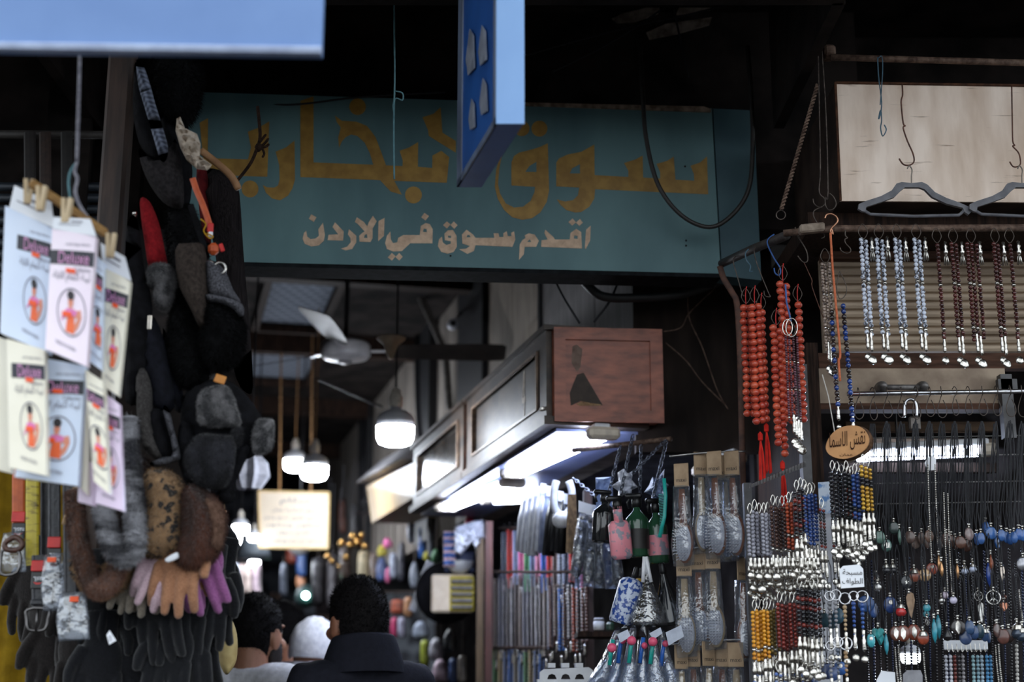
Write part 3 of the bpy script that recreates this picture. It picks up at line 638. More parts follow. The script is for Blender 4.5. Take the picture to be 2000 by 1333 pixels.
# ------------------------------------------------------------------ caps and hats
bfur = M('black_fur', (16, 16, 18), (7, 7, 8), rough=.85, scale=90, bump=.5)
gfur = M('grey_fur', (112, 110, 112), (44, 44, 47), rough=.85, scale=38, bump=.4, sheen=.5, contrast=(.42, .62))
sfur = M('striped_grey_fur', (150, 150, 156), (50, 50, 56), rough=.85, scale=14, bump=.3, sheen=.4, contrast=(.42, .56), stretch=(.6, .6, 2.2))
dfur = M('charcoal_fur', (46, 46, 52), (20, 20, 23), rough=.85, scale=22, bump=.5, sheen=.15)
brfur = M('brown_fur', (112, 76, 60), (58, 38, 30), rough=.85, scale=26, bump=.4, sheen=.4, stretch=(1, 1, .4))
brfur2 = M('rust_brown_fur', (104, 62, 46), (50, 30, 24), rough=.85, scale=16, bump=.4, sheen=.4, stretch=(1, 1, .4))
felt = M('charcoal_felt', (50, 47, 48), (32, 30, 31), rough=.95, scale=120, bump=.3)
felt2 = M('brown_grey_felt', (64, 56, 51), (44, 38, 35), rough=.95, scale=120, bump=.3)
tweed = M('tweed', (98, 98, 104), (44, 44, 48), rough=.95, scale=300, bump=.3)
knit = M('grey_knit', (78, 75, 74), (52, 50, 49), rough=.95, scale=200, bump=.5)
blk = M('black_cloth', (20, 20, 24), (11, 11, 13), rough=.9, scale=60, bump=.2)
navy = M('navy_cloth', (25, 26, 34), (15, 16, 21), rough=.9, scale=60, bump=.2)
denim = M('dark_corduroy', (40, 35, 36), (20, 17, 18), rough=.95, scale=55, stretch=(6, 6, .2), bump=.3)
# plaid wool: two wave sets
def plaid():
    m = bpy.data.materials.new('plaid_wool'); m.use_nodes = True; nt = m.node_tree; N, L = nt.nodes, nt.links; b = N['Principled BSDF']; b.inputs['Roughness'].default_value = .95
    tc = N.new('ShaderNodeTexCoord'); mp = N.new('ShaderNodeMapping'); mp.inputs['Rotation'].default_value = (0, .35, 0); L.new(tc.outputs['Object'], mp.inputs['Vector'])
    ws = []
    for d, s_ in (('X', 26), ('Z', 26), ('Z', 110)):
        wv_ = N.new('ShaderNodeTexWave'); wv_.bands_direction = d; wv_.inputs['Scale'].default_value = s_; L.new(mp.outputs[0], wv_.inputs['Vector']); ws.append(wv_)
    a_ = N.new('ShaderNodeMath'); a_.operation = 'ADD'; L.new(ws[0].outputs['Fac'], a_.inputs[0]); L.new(ws[1].outputs['Fac'], a_.inputs[1])
    c_ = N.new('ShaderNodeMath'); c_.operation = 'MULTIPLY_ADD'; L.new(ws[2].outputs['Fac'], c_.inputs[0]); c_.inputs[1].default_value = .35; L.new(a_.outputs[0], c_.inputs[2])
    rp = N.new('ShaderNodeValToRGB'); rp.color_ramp.elements[0].position, rp.color_ramp.elements[1].position = .25, .95
    rp.color_ramp.elements[0].color, rp.color_ramp.elements[1].color = C(48, 54, 68), C(130, 138, 158)
    mu = N.new('ShaderNodeMath'); mu.operation = 'MULTIPLY'; mu.inputs[1].default_value = .45; L.new(c_.outputs[0], mu.inputs[0]); L.new(mu.outputs[0], rp.inputs['Fac']); L.new(rp.outputs[0], b.inputs['Base Color'])
    return m
PLAID = plaid()
def soft(name, label, cat, px, Y, T, mat, group=None, fur=0, flen=.008, down=.7, parent=None, back=.6, sm=True, **kw):
    mb = MB(); puff(mb, px, Y, T, back, **kw)
    if fur: mb.fur(int(fur * 2.2), flen * 1.25, down, seed=len(px) + int(px[0][0]), wid=.0006)
    o = mb.build(name, mat, parent, sm)
    return tag(o, label, cat, group) if parent is None else o
LG = 'hats and scarves on the left stall'
soft('fur_hat', 'tall black fur hat at the very top of the hat pile', 'hat', [(318, 112), (385, 125), (392, 180), (378, 232), (350, 250), (322, 230), (300, 170)], 2.98, .06, bfur, LG, 3000, .012)
t = thing('flat_cap', 'blue-grey plaid flat cap hanging edge-on at the top left of the hats', 'cap', W(295, 220, 2.9), LG)
soft('crown', None, None, [(264, 122), (280, 140), (296, 190), (312, 240), (326, 290), (320, 316), (298, 312), (272, 280), (260, 220), (261, 160)], 2.92, .03, blk, parent=t, wob=.004)
soft('brim', None, None, [(266, 118), (278, 124), (291, 158), (304, 205), (318, 250), (328, 288), (325, 312), (314, 314), (300, 270), (284, 215), (270, 165)], 2.865, .022, PLAID, parent=t)
soft('flat_cap', 'dark charcoal felt cap hanging below the plaid cap', 'cap', [(272, 290), (300, 312), (325, 308), (342, 270), (356, 330), (359, 398), (346, 408), (318, 395), (292, 360), (276, 322)], 2.92, .04, felt, LG, wob=.006)
soft('beret', 'black beret tucked behind the charcoal felt cap', 'hat', [(312, 238), (338, 234), (362, 268), (376, 335), (368, 410), (350, 420), (330, 330)], 2.99, .04, blk, LG)
soft('fur_hat', 'black fur hat between the red hat and the orange belt', 'hat', [(328, 404), (350, 408), (372, 398), (392, 440), (406, 500), (408, 600), (372, 616), (346, 600), (330, 520)], 2.99, .05, bfur, LG, 2500, .010)
soft('scarf', 'long dark brown corduroy scarf hanging at the right edge of the hat pile', 'scarf', [(396, 335), (428, 332), (456, 348), (468, 380), (476, 500), (488, 640), (494, 755), (482, 768), (462, 740), (440, 640), (418, 480), (398, 400)], 3.16, .035, denim, LG, fold=.004)
soft('scarf', 'dark red scarf edge showing behind the crumpled paper', 'scarf', [(384, 330), (404, 334), (408, 400), (412, 480), (398, 470), (388, 400)], 3.14, .015, M('dark_red_cloth', (96, 26, 28), (70, 18, 22), rough=.9), LG)
pp = M('crumpled_paper', (206, 192, 176), (178, 164, 148), rough=.85, scale=30, bump=.6, bscale=60)
soft('crumpled_paper', 'crumpled beige printed paper stuck between the hats', 'paper', [(345, 232), (352, 228), (361, 250), (385, 262), (392, 282), (390, 305), (414, 322), (404, 333), (384, 330), (364, 312), (352, 288), (343, 256)], 2.88, .014, pp, wob=.026, ws=120, k=1, cells=22, sm=False)
tag(MB().tube(crv(wp([(392, 294), (425, 320), (452, 345), (466, 370)], 3.0)), [.0085] * 12 + [.007], 10, flat=((0, 1, 0), .55)).build('bent_stick', M('beige_wood', (176, 132, 92), (150, 108, 72), rough=.6, scale=20), None, True), 'smooth beige wooden stick slanting out of the hats over the green sign', 'stick')
vine = M('dry_vine', (58, 42, 34), (36, 26, 22), rough=.9, scale=90, bump=.5)
t = thing('knotted_vine', 'dark dry knotted vine in front of the left end of the green sign', 'vine', W(505, 290, 3.3))
MB().tube(crv(wp([(503, 208), (506, 235), (508, 268), (502, 290), (490, 318), (470, 345), (455, 362)], 3.3)), .0042, 8).build('stem', vine, t, True)
mb = MB()
for p_ in ([(500, 292), (515, 282), (525, 270)], [(502, 290), (518, 287), (526, 281)], [(500, 288), (512, 272), (520, 262)], [(510, 286), (516, 300), (512, 308)]): mb.tube(crv(wp(p_, 3.3)), [.0032] * 8 + [.0012], 6)
mb.ball(W(505, 288, 3.3), (.009, .009, .011), 10, 8, .3, 200); mb.build('knot', vine, t, True)
# belts and buckles among the hats
def strap(px, Y, wd, mat, name, parent=None, thick=.2, label=None, cat=None, group=None):
    o = MB().tube(crv(wp(px, Y)), wd / 2, 8, flat=((0, 1, 0), thick)).build(name, mat, parent)
    return tag(o, label, cat, group) if parent is None else o
orl = M('orange_leather', (204, 92, 44), (176, 72, 32), rough=.5, scale=40)
redt = M('red_tag', (206, 42, 38), (188, 34, 32), rough=.45)
t = thing('belt', 'orange leather belt with a red tag hanging among the hats', 'belt', W(395, 400, 2.86), 'belts among the hats')
strap([(376, 348), (384, 372), (398, 405), (411, 445)], 2.86, .013, orl, 'strap', t)
MB().bbox(W(411, 445, 2.85), (.013, .004, .02), .002).build('tag', redt, t); MB().bbox(W(411, 458, 2.849), (.010, .004, .012), .002).build('tag', M('packet_white', *PCOL['white']), t)
t = thing('belt', 'rolled orange leather belt end with a silver buckle above the tweed cap', 'belt', W(418, 500, 2.84), 'belts among the hats')
MB().bbox(W(417, 487, 2.845), (.022, .02, .026), .007).build('roll', orl, t); MB().bbox(W(433, 484, 2.84), (.009, .003, .018), .002, axes=(Vector((.93, 0, .35)), Vector((0, 1, 0)), Vector((-.35, 0, .93)))).build('tag', redt, t)
MB().tube([W(x, y, 2.84) for x, y in circ(430, 524, 11)], .003, 8, True).build('buckle', silver, t, True)
t = thing('belt', 'black belt with a twin silver ring buckle above the tweed cap', 'belt', W(400, 500, 2.84), 'belts among the hats')
strap([(372, 400), (385, 440), (398, 480), (404, 505)], 2.855, .013, blk, 'strap', t)
for dx in (0, 6): MB().tube([W(405 + dx + .45 * (x - 430), y, 2.84) for x, y in circ(430, 528, 17)], .0032, 8, True).build('buckle', silver, t, True)
tag(MB().tube(crv(wp([(392, 428), (402, 438), (398, 452), (410, 466), (416, 462), (404, 456)], 2.845)), .0015, 6).build('cord', M('yellow_cord', (196, 150, 40), (170, 126, 30), rough=.8), None, True), 'thin yellow cord looped around the belt buckles', 'cord')
t = thing('winter_hat', 'bright red hat with a grey fur bobble on the left side of the hat pile', 'hat', W(300, 480, 2.86), LG)
soft('crown', None, None, [(274, 388), (292, 394), (310, 435), (322, 490), (326, 520), (306, 526), (290, 520), (282, 470), (276, 430)], 2.87, .03, M('red_wool', (140, 28, 34), (112, 20, 26), rough=.95, scale=150, bump=.3), parent=t)
soft('bobble', None, None, [(290, 530), (305, 518), (330, 520), (342, 545), (336, 585), (322, 606), (306, 592), (304, 560), (293, 562)], 2.85, .03, gfur, parent=t, fur=2500, flen=.006)
def jer(label, px, Y, T, mat): return soft('sweater_sleeve', label, 'sleeve', px, Y, T, mat, LG, fold=.0015)
jer('long black knitted sleeve hanging beside the cream packet', [(248, 440), (268, 428), (281, 520), (298, 600), (290, 700), (280, 780), (246, 786), (240, 700), (243, 560)], 2.84, .03, blk)
jer('navy knitted sleeve hanging behind the long black one', [(285, 608), (312, 640), (332, 720), (340, 798), (300, 803), (284, 745), (276, 680)], 2.86, .03, navy)
jer('dark sleeve with a ribbed cuff furthest right of the three hanging sleeves', [(318, 640), (340, 700), (362, 792), (342, 802), (326, 740)], 2.9, .025, navy)
tag(MB().bbox(W(292, 630, 2.805), (.009, .003, .03), .002).build('price_tag', M('foil_tag', (236, 230, 220), (200, 190, 176), rough=.2, metal=.6, scale=60), None), 'small shiny tag on the long black sleeve', 'tag')
tag(MB().ball(W(263, 417, 2.85), .005, 8, 6).tube([W(263, 417, 2.85), W(266, 440, 2.85)], .0018, 6).build('safety_pin', silver, None, True), 'small shiny pin above the long black sleeve', 'pin')
soft('flat_cap', 'brown-grey felt cap hanging with its brim down in the middle of the pile', 'cap', [(345, 482), (372, 476), (400, 482), (406, 560), (405, 602), (400, 640), (390, 640), (370, 600), (350, 560), (343, 520)], 2.84, .045, felt2, LG, wob=.005)
t = thing('flat_cap', 'grey tweed cap with a stitched brim below the belt buckles', 'cap', W(440, 570, 2.86), LG)
soft('crown', None, None, [(402, 520), (418, 512), (440, 530), (455, 565), (470, 592), (440, 594), (408, 582)], 2.87, .045, tweed, parent=t)
soft('brim', None, None, [(404, 575), (430, 578), (458, 586), (474, 596), (477, 612), (470, 624), (458, 606), (430, 594), (405, 590)], 2.84, .018, tweed, parent=t)
soft('fur_hat', 'black fur hat under the tweed cap', 'hat', [(405, 594), (440, 600), (470, 622), (479, 658), (466, 700), (440, 722), (410, 722), (395, 680), (400, 640)], 2.88, .06, bfur, LG, 3500, .010)
soft('fur_hat', 'black fur hat with a shiny lining left of the tweed cap', 'hat', [(335, 620), (350, 560), (385, 640), (410, 690), (405, 740), (370, 762), (345, 742), (330, 690)], 2.9, .055, bfur, LG, 3500, .010)
tag(MB().bbox(W(430, 741, 2.8), (.024, .003, .018), .002, axes=(Vector((.9, 0, -.3)), Vector((0, 1, 0)), Vector((.3, 0, .9)))).build('price_tag', M('tan_card', (206, 138, 62), (186, 118, 48), rough=.6)), 'small tan card tag on top of the grey trapper hat', 'tag')
t = thing('trapper_hat', 'upper trapper hat with a raised grey fur flap at the bottom of the hat pile', 'hat', W(430, 820, 2.86), LG)
soft('crown', None, None, [(362, 770), (400, 745), (440, 742), (475, 765), (505, 805), (518, 840), (498, 890), (460, 900), (400, 905), (366, 880), (352, 820)], 2.9, .06, blk, parent=t, wob=.008, ws=40)
soft('front_flap', None, None, [(388, 772), (405, 757), (438, 752), (454, 768), (464, 800), (470, 830), (440, 834), (391, 830), (385, 800)], 2.82, .018, gfur, parent=t, fur=2500, flen=.004)
soft('ear_flap', None, None, [(502, 822), (528, 819), (536, 828), (532, 876), (515, 886), (498, 888), (492, 858)], 2.85, .018, gfur, parent=t, fur=1200, flen=.004)
soft('ear_flap', None, None, [(352, 826), (366, 822), (380, 850), (384, 905), (378, 942), (366, 948), (352, 915), (346, 870)], 2.84, .018, blk, parent=t, fur=400, flen=.004)
t = thing('trapper_hat', 'lower trapper hat of dark charcoal plush showing its wide front', 'hat', W(420, 920, 2.84), LG)
soft('front_flap', None, None, [(366, 872), (390, 848), (430, 850), (460, 856), (458, 905), (450, 940), (434, 955), (410, 955), (378, 942), (358, 905)], 2.82, .03, dfur, parent=t, fur=3000, flen=.004)
soft('ear_flap', None, None, [(462, 874), (488, 874), (474, 912), (462, 940), (456, 978), (432, 984), (426, 955), (448, 930)], 2.85, .016, blk, parent=t, fur=400, flen=.004)
soft('ear_flap', None, None, [(452, 842), (470, 832), (476, 850), (468, 872), (456, 872)], 2.83, .014, dfur, parent=t, fur=600, flen=.004)
soft('knit_hat', 'grey knitted hat hanging below the navy sleeve', 'hat', [(266, 735), (282, 720), (297, 760), (299, 830), (318, 890), (310, 900), (284, 882), (270, 845)], 2.83, .03, knit, LG)
t = thing('flat_cap', 'dark cap with a pale herringbone brim left of the lower trapper hat', 'cap', W(325, 860, 2.83), LG)
soft('crown', None, None, [(292, 806), (318, 800), (338, 850), (345, 895), (318, 904), (296, 890), (290, 850)], 2.86, .04, blk, parent=t)
soft('brim', None, None, [(318, 800), (329, 798), (340, 840), (353, 890), (346, 902), (312, 912), (292, 906), (318, 893), (338, 884)], 2.82, .014, tweed, parent=t)
def loop(label, px, Y, r, mat, n, seed):
    mb = MB(); rr = [r * (1 + .1 * noise.noise(Vector((i * .6, seed, 0)))) for i in range(len(crv(wp(px, Y), 5)))]
    mb.tube(crv(wp(px, Y), 5), rr, 12); mb.fur(n * 2, .011, .5, seed, .0006)
    return tag(mb.build('fur_headband', mat, None, True), label, 'headband', 'fur headbands')
loop('grey fur headband with black stripes hanging as a long loop below the packets', [(250, 815), (252, 880), (258, 950), (264, 1020), (264, 1066, 2.78), (248, 1090, 2.78), (228, 1080, 2.78), (214, 1050), (203, 1005), (192, 950)], 2.8, .0165, sfur, 5000, 3)
loop('brown fur headband hanging as a loop left of the striped grey one', [(146, 960, 2.84), (148, 1010), (156, 1065), (168, 1110), (180, 1140), (198, 1152, 2.8), (216, 1138, 2.81), (230, 1105), (222, 1060), (214, 1010)], 2.83, .0155, brfur, 5000, 5)
loop('brown fur headband hanging behind the striped grey one', [(262, 900), (288, 930), (302, 985), (292, 1040), (278, 1085)], 2.86, .0165, brfur2, 3500, 7)
LEO = bpy.data.materials.new('leopard_fur'); LEO.use_nodes = True
nt = LEO.node_tree; N, L = nt.nodes, nt.links; b = N['Principled BSDF']; b.inputs['Roughness'].default_value = .9; b.inputs['Sheen Weight'].default_value = .3
tc = N.new('ShaderNodeTexCoord'); vo = N.new('ShaderNodeTexVoronoi'); vo.inputs['Scale'].default_value = 50; rp = N.new('ShaderNodeValToRGB'); nz = N.new('ShaderNodeTexNoise'); nz.inputs['Scale'].default_value = 60
vm = N.new('ShaderNodeVectorMath'); vm.operation = 'MULTIPLY_ADD'; vm.inputs[1].default_value = (.03, .03, .03)
L.new(tc.outputs['Object'], nz.inputs['Vector']); L.new(nz.outputs['Color'], vm.inputs[0]); L.new(tc.outputs['Object'], vm.inputs[2]); L.new(vm.outputs[0], vo.inputs['Vector'])
e = rp.color_ramp.elements; e[0].position, e[0].color = 0.0, C(96, 84, 72); e[1].position, e[1].color = .46, C(150, 118, 84)
for p_, c_ in ((.10, C(96, 84, 72)), (.17, C(24, 22, 24)), (.34, C(28, 24, 24))): q_ = e.new(p_); q_.color = c_
L.new(vo.outputs['Distance'], rp.inputs['Fac']); L.new(rp.outputs['Color'], b.inputs['Base Color'])
soft('fur_hat', 'leopard print fur hat between the striped headband and the brown fur hat', 'hat', [(284, 935), (305, 915), (335, 922), (360, 950), (366, 1000), (358, 1060), (335, 1085), (300, 1092), (276, 1066), (292, 1000)], 2.85, .05, LEO, LG, 5000, .006)
soft('fur_hat', 'leopard print fur band underneath the brown headband', 'hat', [(134, 1100), (150, 1092), (200, 1108), (262, 1060), (270, 1098), (245, 1148), (200, 1172), (158, 1150)], 2.88, .03, LEO, LG, 3500, .006)
soft('fur_hat', 'rusty brown fur hat at the right end above the gloves', 'hat', [(362, 958), (385, 950), (410, 968), (432, 990), (438, 1025), (428, 1072), (405, 1100), (375, 1112), (346, 1094), (360, 1050)], 2.85, .055, brfur2, LG, 6500, .010)
soft('fur_hat', 'pale tan suede lining of a hat right of the rusty brown fur', 'hat', [(400, 975), (428, 985), (438, 1020), (432, 1066), (418, 1082), (414, 1030)], 2.83, .035, M('tan_suede', (128, 100, 86), (98, 74, 62), rough=.95, scale=30), LG, 1500, .004)
soft('hat_lining', 'beige folded fabric edge beside the brown fur headband', 'fabric', [(152, 950), (142, 952), (120, 1024), (128, 1030), (142, 1010)], 2.87, .008, M('beige_fabric', (182, 156, 126), (160, 134, 104), rough=.9), k=1)
soft('white_label', 'small white scalloped label under the leopard hat', 'label', [(322, 1092), (345, 1079), (350, 1085), (348, 1092), (328, 1100)], 2.8, .003, M('packet_white', *PCOL['white']), k=2)
# ------------------------------------------------------------------ gloves: palm, four fingers, thumb, hanging fingers down
def glove_mesh(seed, spread=1.0, thumb=1):
    rr = random.Random(seed); mb = MB()
    mb.ball((0, 0, -.045), (.043, .016, .052), 16, 10); mb.tube([(0, 0, .05), (0, 0, .0), (0, 0, -.03)], [.030, .030, .036], 14, flat=((0, 1, 0), .42))
    for i, (x, ln) in enumerate(((-.033, .056), (-.011, .07), (.011, .074), (.032, .062))):
        a = (x * 2.4 * spread + rr.uniform(-.05, .05)); cv = rr.uniform(.0, .02)
        p = [Vector((x, 0, -.07)), Vector((x + math.sin(a) * ln * .4, -.003, -.08 - ln * .4)), Vector((x + math.sin(a) * ln * .75, -.003 + cv * .4, -.082 - ln * .75)), Vector((x + math.sin(a) * ln, cv, -.084 - ln))]
        mb.tube(p, [.0105, .0102, .0098, .0085], 10); mb.ball(p[3], .0087, 10, 6)
    s_ = thumb; p = [Vector((s_ * .03, -.002, -.02)), Vector((s_ * .046, -.006, -.045)), Vector((s_ * .054, -.01, -.066)), Vector((s_ * .055, -.012, -.084))]
    mb.tube(p, [.014, .0125, .0112, .009], 10); mb.ball(p[3], .0095, 10, 6)
    return remesh(mb, .0036, 3)
GM = [glove_mesh(i, 1.0 + .35 * (i % 2), 1 if i < 2 else -1) for i in range(4)]
def glove(label, px, py, Y, tone, k, rz=0.0, ry=0.0, sc_=1.0, grp='gloves on the left stall', mat=None):
    """px, py: tip of the middle finger"""
    Y += .15 if 'black' in tone else .075
    p = W(px, py, Y) + Vector((.158 * sc_ * math.sin(ry), 0, .158 * sc_ * math.cos(ry)))
    o = bpy.data.objects.new('glove', GM[k].mesh('glove', mat or M('glove_' + tone, *GCOL[tone], rough=.95, scale=260, bump=.35, sheen=.3), (0, 0, 0), True)); COL.objects.link(o)
    o.location = p; o.rotation_euler = (R.uniform(-.12, .02), ry, rz); o.scale = (sc_,) * 3
    return tag(o, label, 'glove', grp)
GCOL = {'beige': ((146, 136, 124), (118, 110, 99)), 'pink': ((206, 180, 190), (186, 156, 168)), 'tan': ((176, 128, 98), (154, 108, 80)), 'mauve': ((156, 96, 148), (136, 80, 130)), 'grey': ((96, 92, 90), (74, 70, 68)), 'black': ((21, 22, 27), (12, 13, 16)), 'brownblack': ((34, 29, 28), (20, 17, 16))}
glove('beige knitted glove under the leopard band, nearest the brown headband', 226, 1192, 2.83, 'beige', 0, .2, .25, .9)
glove('beige knitted glove between the other beige one and the pale pink one', 262, 1198, 2.81, 'beige', 1, -.1, .18)
glove('grey knitted glove showing only its fingertips behind the beige ones', 272, 1200, 2.92, 'grey', 2)
glove('pale pink knitted glove under the leopard hat', 286, 1186, 2.79, 'pink', 2, 0, .30, 1.02)
glove('tan knitted glove with spread fingers in the middle of the row', 334, 1200, 2.78, 'tan', 1, 0, .08, 1.08)
glove('tan knitted glove partly hidden behind the spread tan one', 372, 1176, 2.84, 'tan', 3, .2, -.2, 1.0)
glove('mauve knitted glove at the right end of the coloured row', 408, 1196, 2.82, 'mauve', 2, .1, -.32, 1.08)
glove('mauve glove fingertips showing below the second tan glove', 384, 1188, 2.9, 'mauve', 0, 0, -.1)
glove('black glove thumb sticking out behind the mauve glove', 432, 1150, 2.93, 'black', 1, .3, -.35)
BL = [(72, 1320, 2.98, 'brownblack'), (110, 1290, 2.92, 'brownblack'), (150, 1330, 2.9, 'brownblack'), (175, 1300, 2.86, 'black'), (212, 1370, 2.88, 'black'), (150, 1400, 2.86, 'brownblack'), (90, 1392, 2.92, 'brownblack'), (190, 1425, 2.84, 'black'), (250, 1400, 2.9, 'black'), (285, 1350, 2.92, 'black'), (318, 1305, 2.8, 'black'), (348, 1310, 2.84, 'black'), (385, 1285, 2.86, 'black'), (405, 1272, 2.9, 'black'), (365, 1385, 2.84, 'black'), (318, 1400, 2.82, 'black'), (238, 1300, 2.94, 'black'), (275, 1420, 2.86, 'black'), (395, 1360, 2.92, 'black'), (55, 1262, 3.02, 'brownblack')]
WH = ['behind the buckle with no wrapper', 'below the second wrapped buckle', 'under the lowest wrapped buckle', 'just right of the lowest wrapped buckle', 'below the small white tag', 'lowest under the wrapped buckles', 'lowest beside the yellow cloth', 'low in the frame under the white tag', 'low in the middle of the black gloves', 'dark in the gap under the beige gloves', 'with a thick thumb under the tan glove', 'half covered under the spread tan glove', 'under the mauve glove', 'furthest right under the mauve glove', 'in the bottom row under the second tan glove', 'in the bottom row under the spread tan glove', 'half hidden behind the white tag', 'in the bottom row under the beige gloves', 'in the bottom row furthest right', 'topmost beside the yellow cloth']
for i, (x, y, Y, tn) in enumerate(BL): glove('%s knitted glove %s' % ('brown-black' if tn == 'brownblack' else 'black', WH[i]), x, y - 10, Y, tn, i % 4, R.uniform(-.4, .4), R.uniform(-.15, .15), 1.1, 'dark gloves on the left stall')
t = thing('price_tag', 'white paper tag sticking up among the black gloves', 'tag', W(217, 1245, 2.78))
mb = MB().poly(wp([(208, 1241), (214, 1232), (227, 1252), (213, 1260)], 2.78), push=(0, .0012, 0)); mb.build('paper', M('packet_white', *PCOL['white']), t)
mb = MB()
for j in range(4): mb.poly(wp([(212, 1243 + 3 * j), (218, 1243 + 3 * j), (218, 1244 + 3 * j), (212, 1244 + 3 * j)], 2.7785))
mb.build('print', INKG, t)
# ------------------------------------------------------------------ belts at the bottom left
snake = M('yellow_snakeskin', (186, 168, 42), (96, 78, 20), rough=.4, scale=55, contrast=(.3, .5), stretch=(.6, .6, 2))
blackb = M('black_leather', (44, 46, 52), (28, 29, 34), rough=.45, scale=90, bump=.15)
brownb = M('brown_leather', (92, 60, 48), (62, 38, 30), rough=.45, scale=90)
gun = M('gunmetal', (120, 118, 118), (84, 82, 82), rough=.3, metal=1, scale=40)
def belt(label, x, y0, y1, Y, wd, mat, buckle=True, pack=False, tagy=None, tilt=0.0, wmul=1.0):
    k = S(x, y1, Y)
    t = thing('belt', label, 'belt', W(x, y0, Y), 'belts hanging at the bottom left')
    strap([(x, y0), (x + tilt * .5, (y0 + y1) / 2), (x + tilt, y1)], Y, wd, mat, 'strap', t, .22)
    xb = x + tilt
    if mat is blackb:
        mb = MB()
        for s_ in (-1, 1): mb.tube([W(x + s_ * wd * .36 / k, y0, Y - .004), W(xb + s_ * wd * .36 / k, y1, Y - .004)], .0009, 5)
        mb.build('stitching', M('grey_thread', (110, 110, 116), rough=.8), t)
    if tagy:
        MB().bbox(W(xb, tagy, Y - .006), (wd * 1.05, .003, .022), .0015).build('tag', redt, t)
        tg = MB().bbox(W(xb, tagy + 28, Y - .006), (wd * 1.05, .003, .034), .0015); tg.build('tag', black_pl, t)
        lg = MB(); f_ = lambda u, v: W(xb + (u - .5) * 24 * wmul, tagy + 28 - (v - .5) * 17, Y - .0085)
        put_text(lg, 'nasiL', f_, 0.95, .9, .1, .35); lg.build('tag_print', M('packet_white', *PCOL['white']), t)
        lg = MB().poly([f_(.05, .3), f_(.5, .2), f_(.95, .35), f_(.6, .05), f_(.3, .0)]); lg.build('tag_emblem', redt, t)
    if buckle:
        bw, bh = wd * 1.5, .042
        c_ = W(xb, y1, Y - .004) + Vector((0, 0, -.006))
        pts = [c_ + Vector((dx * bw / 2, 0, dz)) for dx, dz in ((-1, 0), (-1.02, -.02), (-.9, -.036), (-.5, -bh), (.5, -bh), (.9, -.036), (1.02, -.02), (1, 0))]
        fr = MB(); fr.tube(crv(pts, 3, True), .0034, 8, True); B_ = fr.build('buckle', gun, t, True)
        MB().tube([c_ + Vector((0, -.003, .002)), c_ + Vector((0, -.005, -bh - .001))], .0024, 8).build('prong', gun, B_, True)
        MB().bbox(c_ + Vector((0, -.001, .014)), (wd * 1.12, .011, .012), .003).build('keeper', mat, t)
    if pack:
        x0, x1, ya, yb = pack
        mb = MB(); puff(mb, [(x0 + 4, ya), (x1 - 6, ya - 6), (x1, (ya + yb) / 2), (x1 + 2, yb - 4), (x0 + 2, yb), (x0 - 3, (ya + yb) / 2)], Y - .012, .012, .4, 1, 11, wob=.006, ws=70)
        mb.build('plastic_sleeve', clear2, t, True)
    return t
belt('orange-brown belt with a red tag and a wrapped brown buckle at the far bottom left', 36, 900, 1040, 2.98, .027, M('orange_belt', (196, 92, 30), (164, 70, 18), rough=.45, scale=30), False, (2, 50, 1042, 1122), 1010)
t = thing('buckle', 'gunmetal buckle in its wrapper under the orange-brown belt', 'buckle', W(22, 1085, 2.93))
MB().tube(crv(wp([(2, 1090), (8, 1075), (38, 1080), (34, 1118), (2, 1122)], 2.93), 3, True), .0034, 8, True).build('frame', gun, t, True); MB().tube(crv(wp([(10, 1062), (30, 1050), (44, 1062), (36, 1074), (14, 1074)], 2.93), 3, True), .006, 8, True).build('leather_end', brownb, t, True)
belt('yellow snakeskin belt hanging beside the orange-brown one', 63, 900, 1105, 2.97, .027, snake, False)
belt('black stitched belt hanging between the yellow belt and the wrapped ones', 90, 900, 1085, 3.0, .024, blackb, False)
belt('black belt with a bare gunmetal buckle and no wrapper', 75, 1085, 1185, 2.93, .028, blackb, True, None, 1106)
belt('black stitched belt with an upper wrapped buckle', 106, 900, 1132, 2.9, .026, blackb, True, (82, 130, 1085, 1196), 1060)
belt('black stitched belt behind the fur headband, its wrapped buckle the lowest of all', 134, 900, 1184, 2.87, .026, blackb, True, (112, 174, 1160, 1254), None, 4)
tag(MB().bbox(W(145, 1171, 2.84), (.018, .003, .011), .001).build('price_sticker', PRICE), 'orange price sticker on the lowest wrapped buckle', 'sticker')
tag(MB().bbox(W(101, 1094, 2.865), (.018, .003, .010), .001).build('price_sticker', PRICE), 'orange price sticker on the upper wrapped buckle', 'sticker')
# leaf-shaped pouch on a string at the stall corner
t = thing('leather_pouch', 'pale yellow leaf-shaped pouch hanging on a beaded string behind the man in white', 'pouch', W(446, 1215, 3.3))
MB().tube(wp([(425, 800, 2.95), (438, 985, 3.1), (444, 1100, 3.25), (448, 1212, 3.3)], 3.3), .0014, 6).build('string', M('beige_fabric', (182, 156, 126)), t)
mb = MB()
for y in range(1000, 1200, 27): mb.ball(W(440 + (y - 985) * .035, y, 3.3), .0035, 8, 6)
mb.build('beads', M('amber_bead', (160, 110, 60), (120, 80, 40), rough=.3), t, True)
soft('body', None, None, [(448, 1210), (458, 1222), (464, 1250), (462, 1290), (450, 1312), (440, 1318), (428, 1290), (430, 1236)], 3.3, .014, M('yellow_leather', (206, 186, 132), (178, 156, 104), rough=.7, scale=30), parent=t)
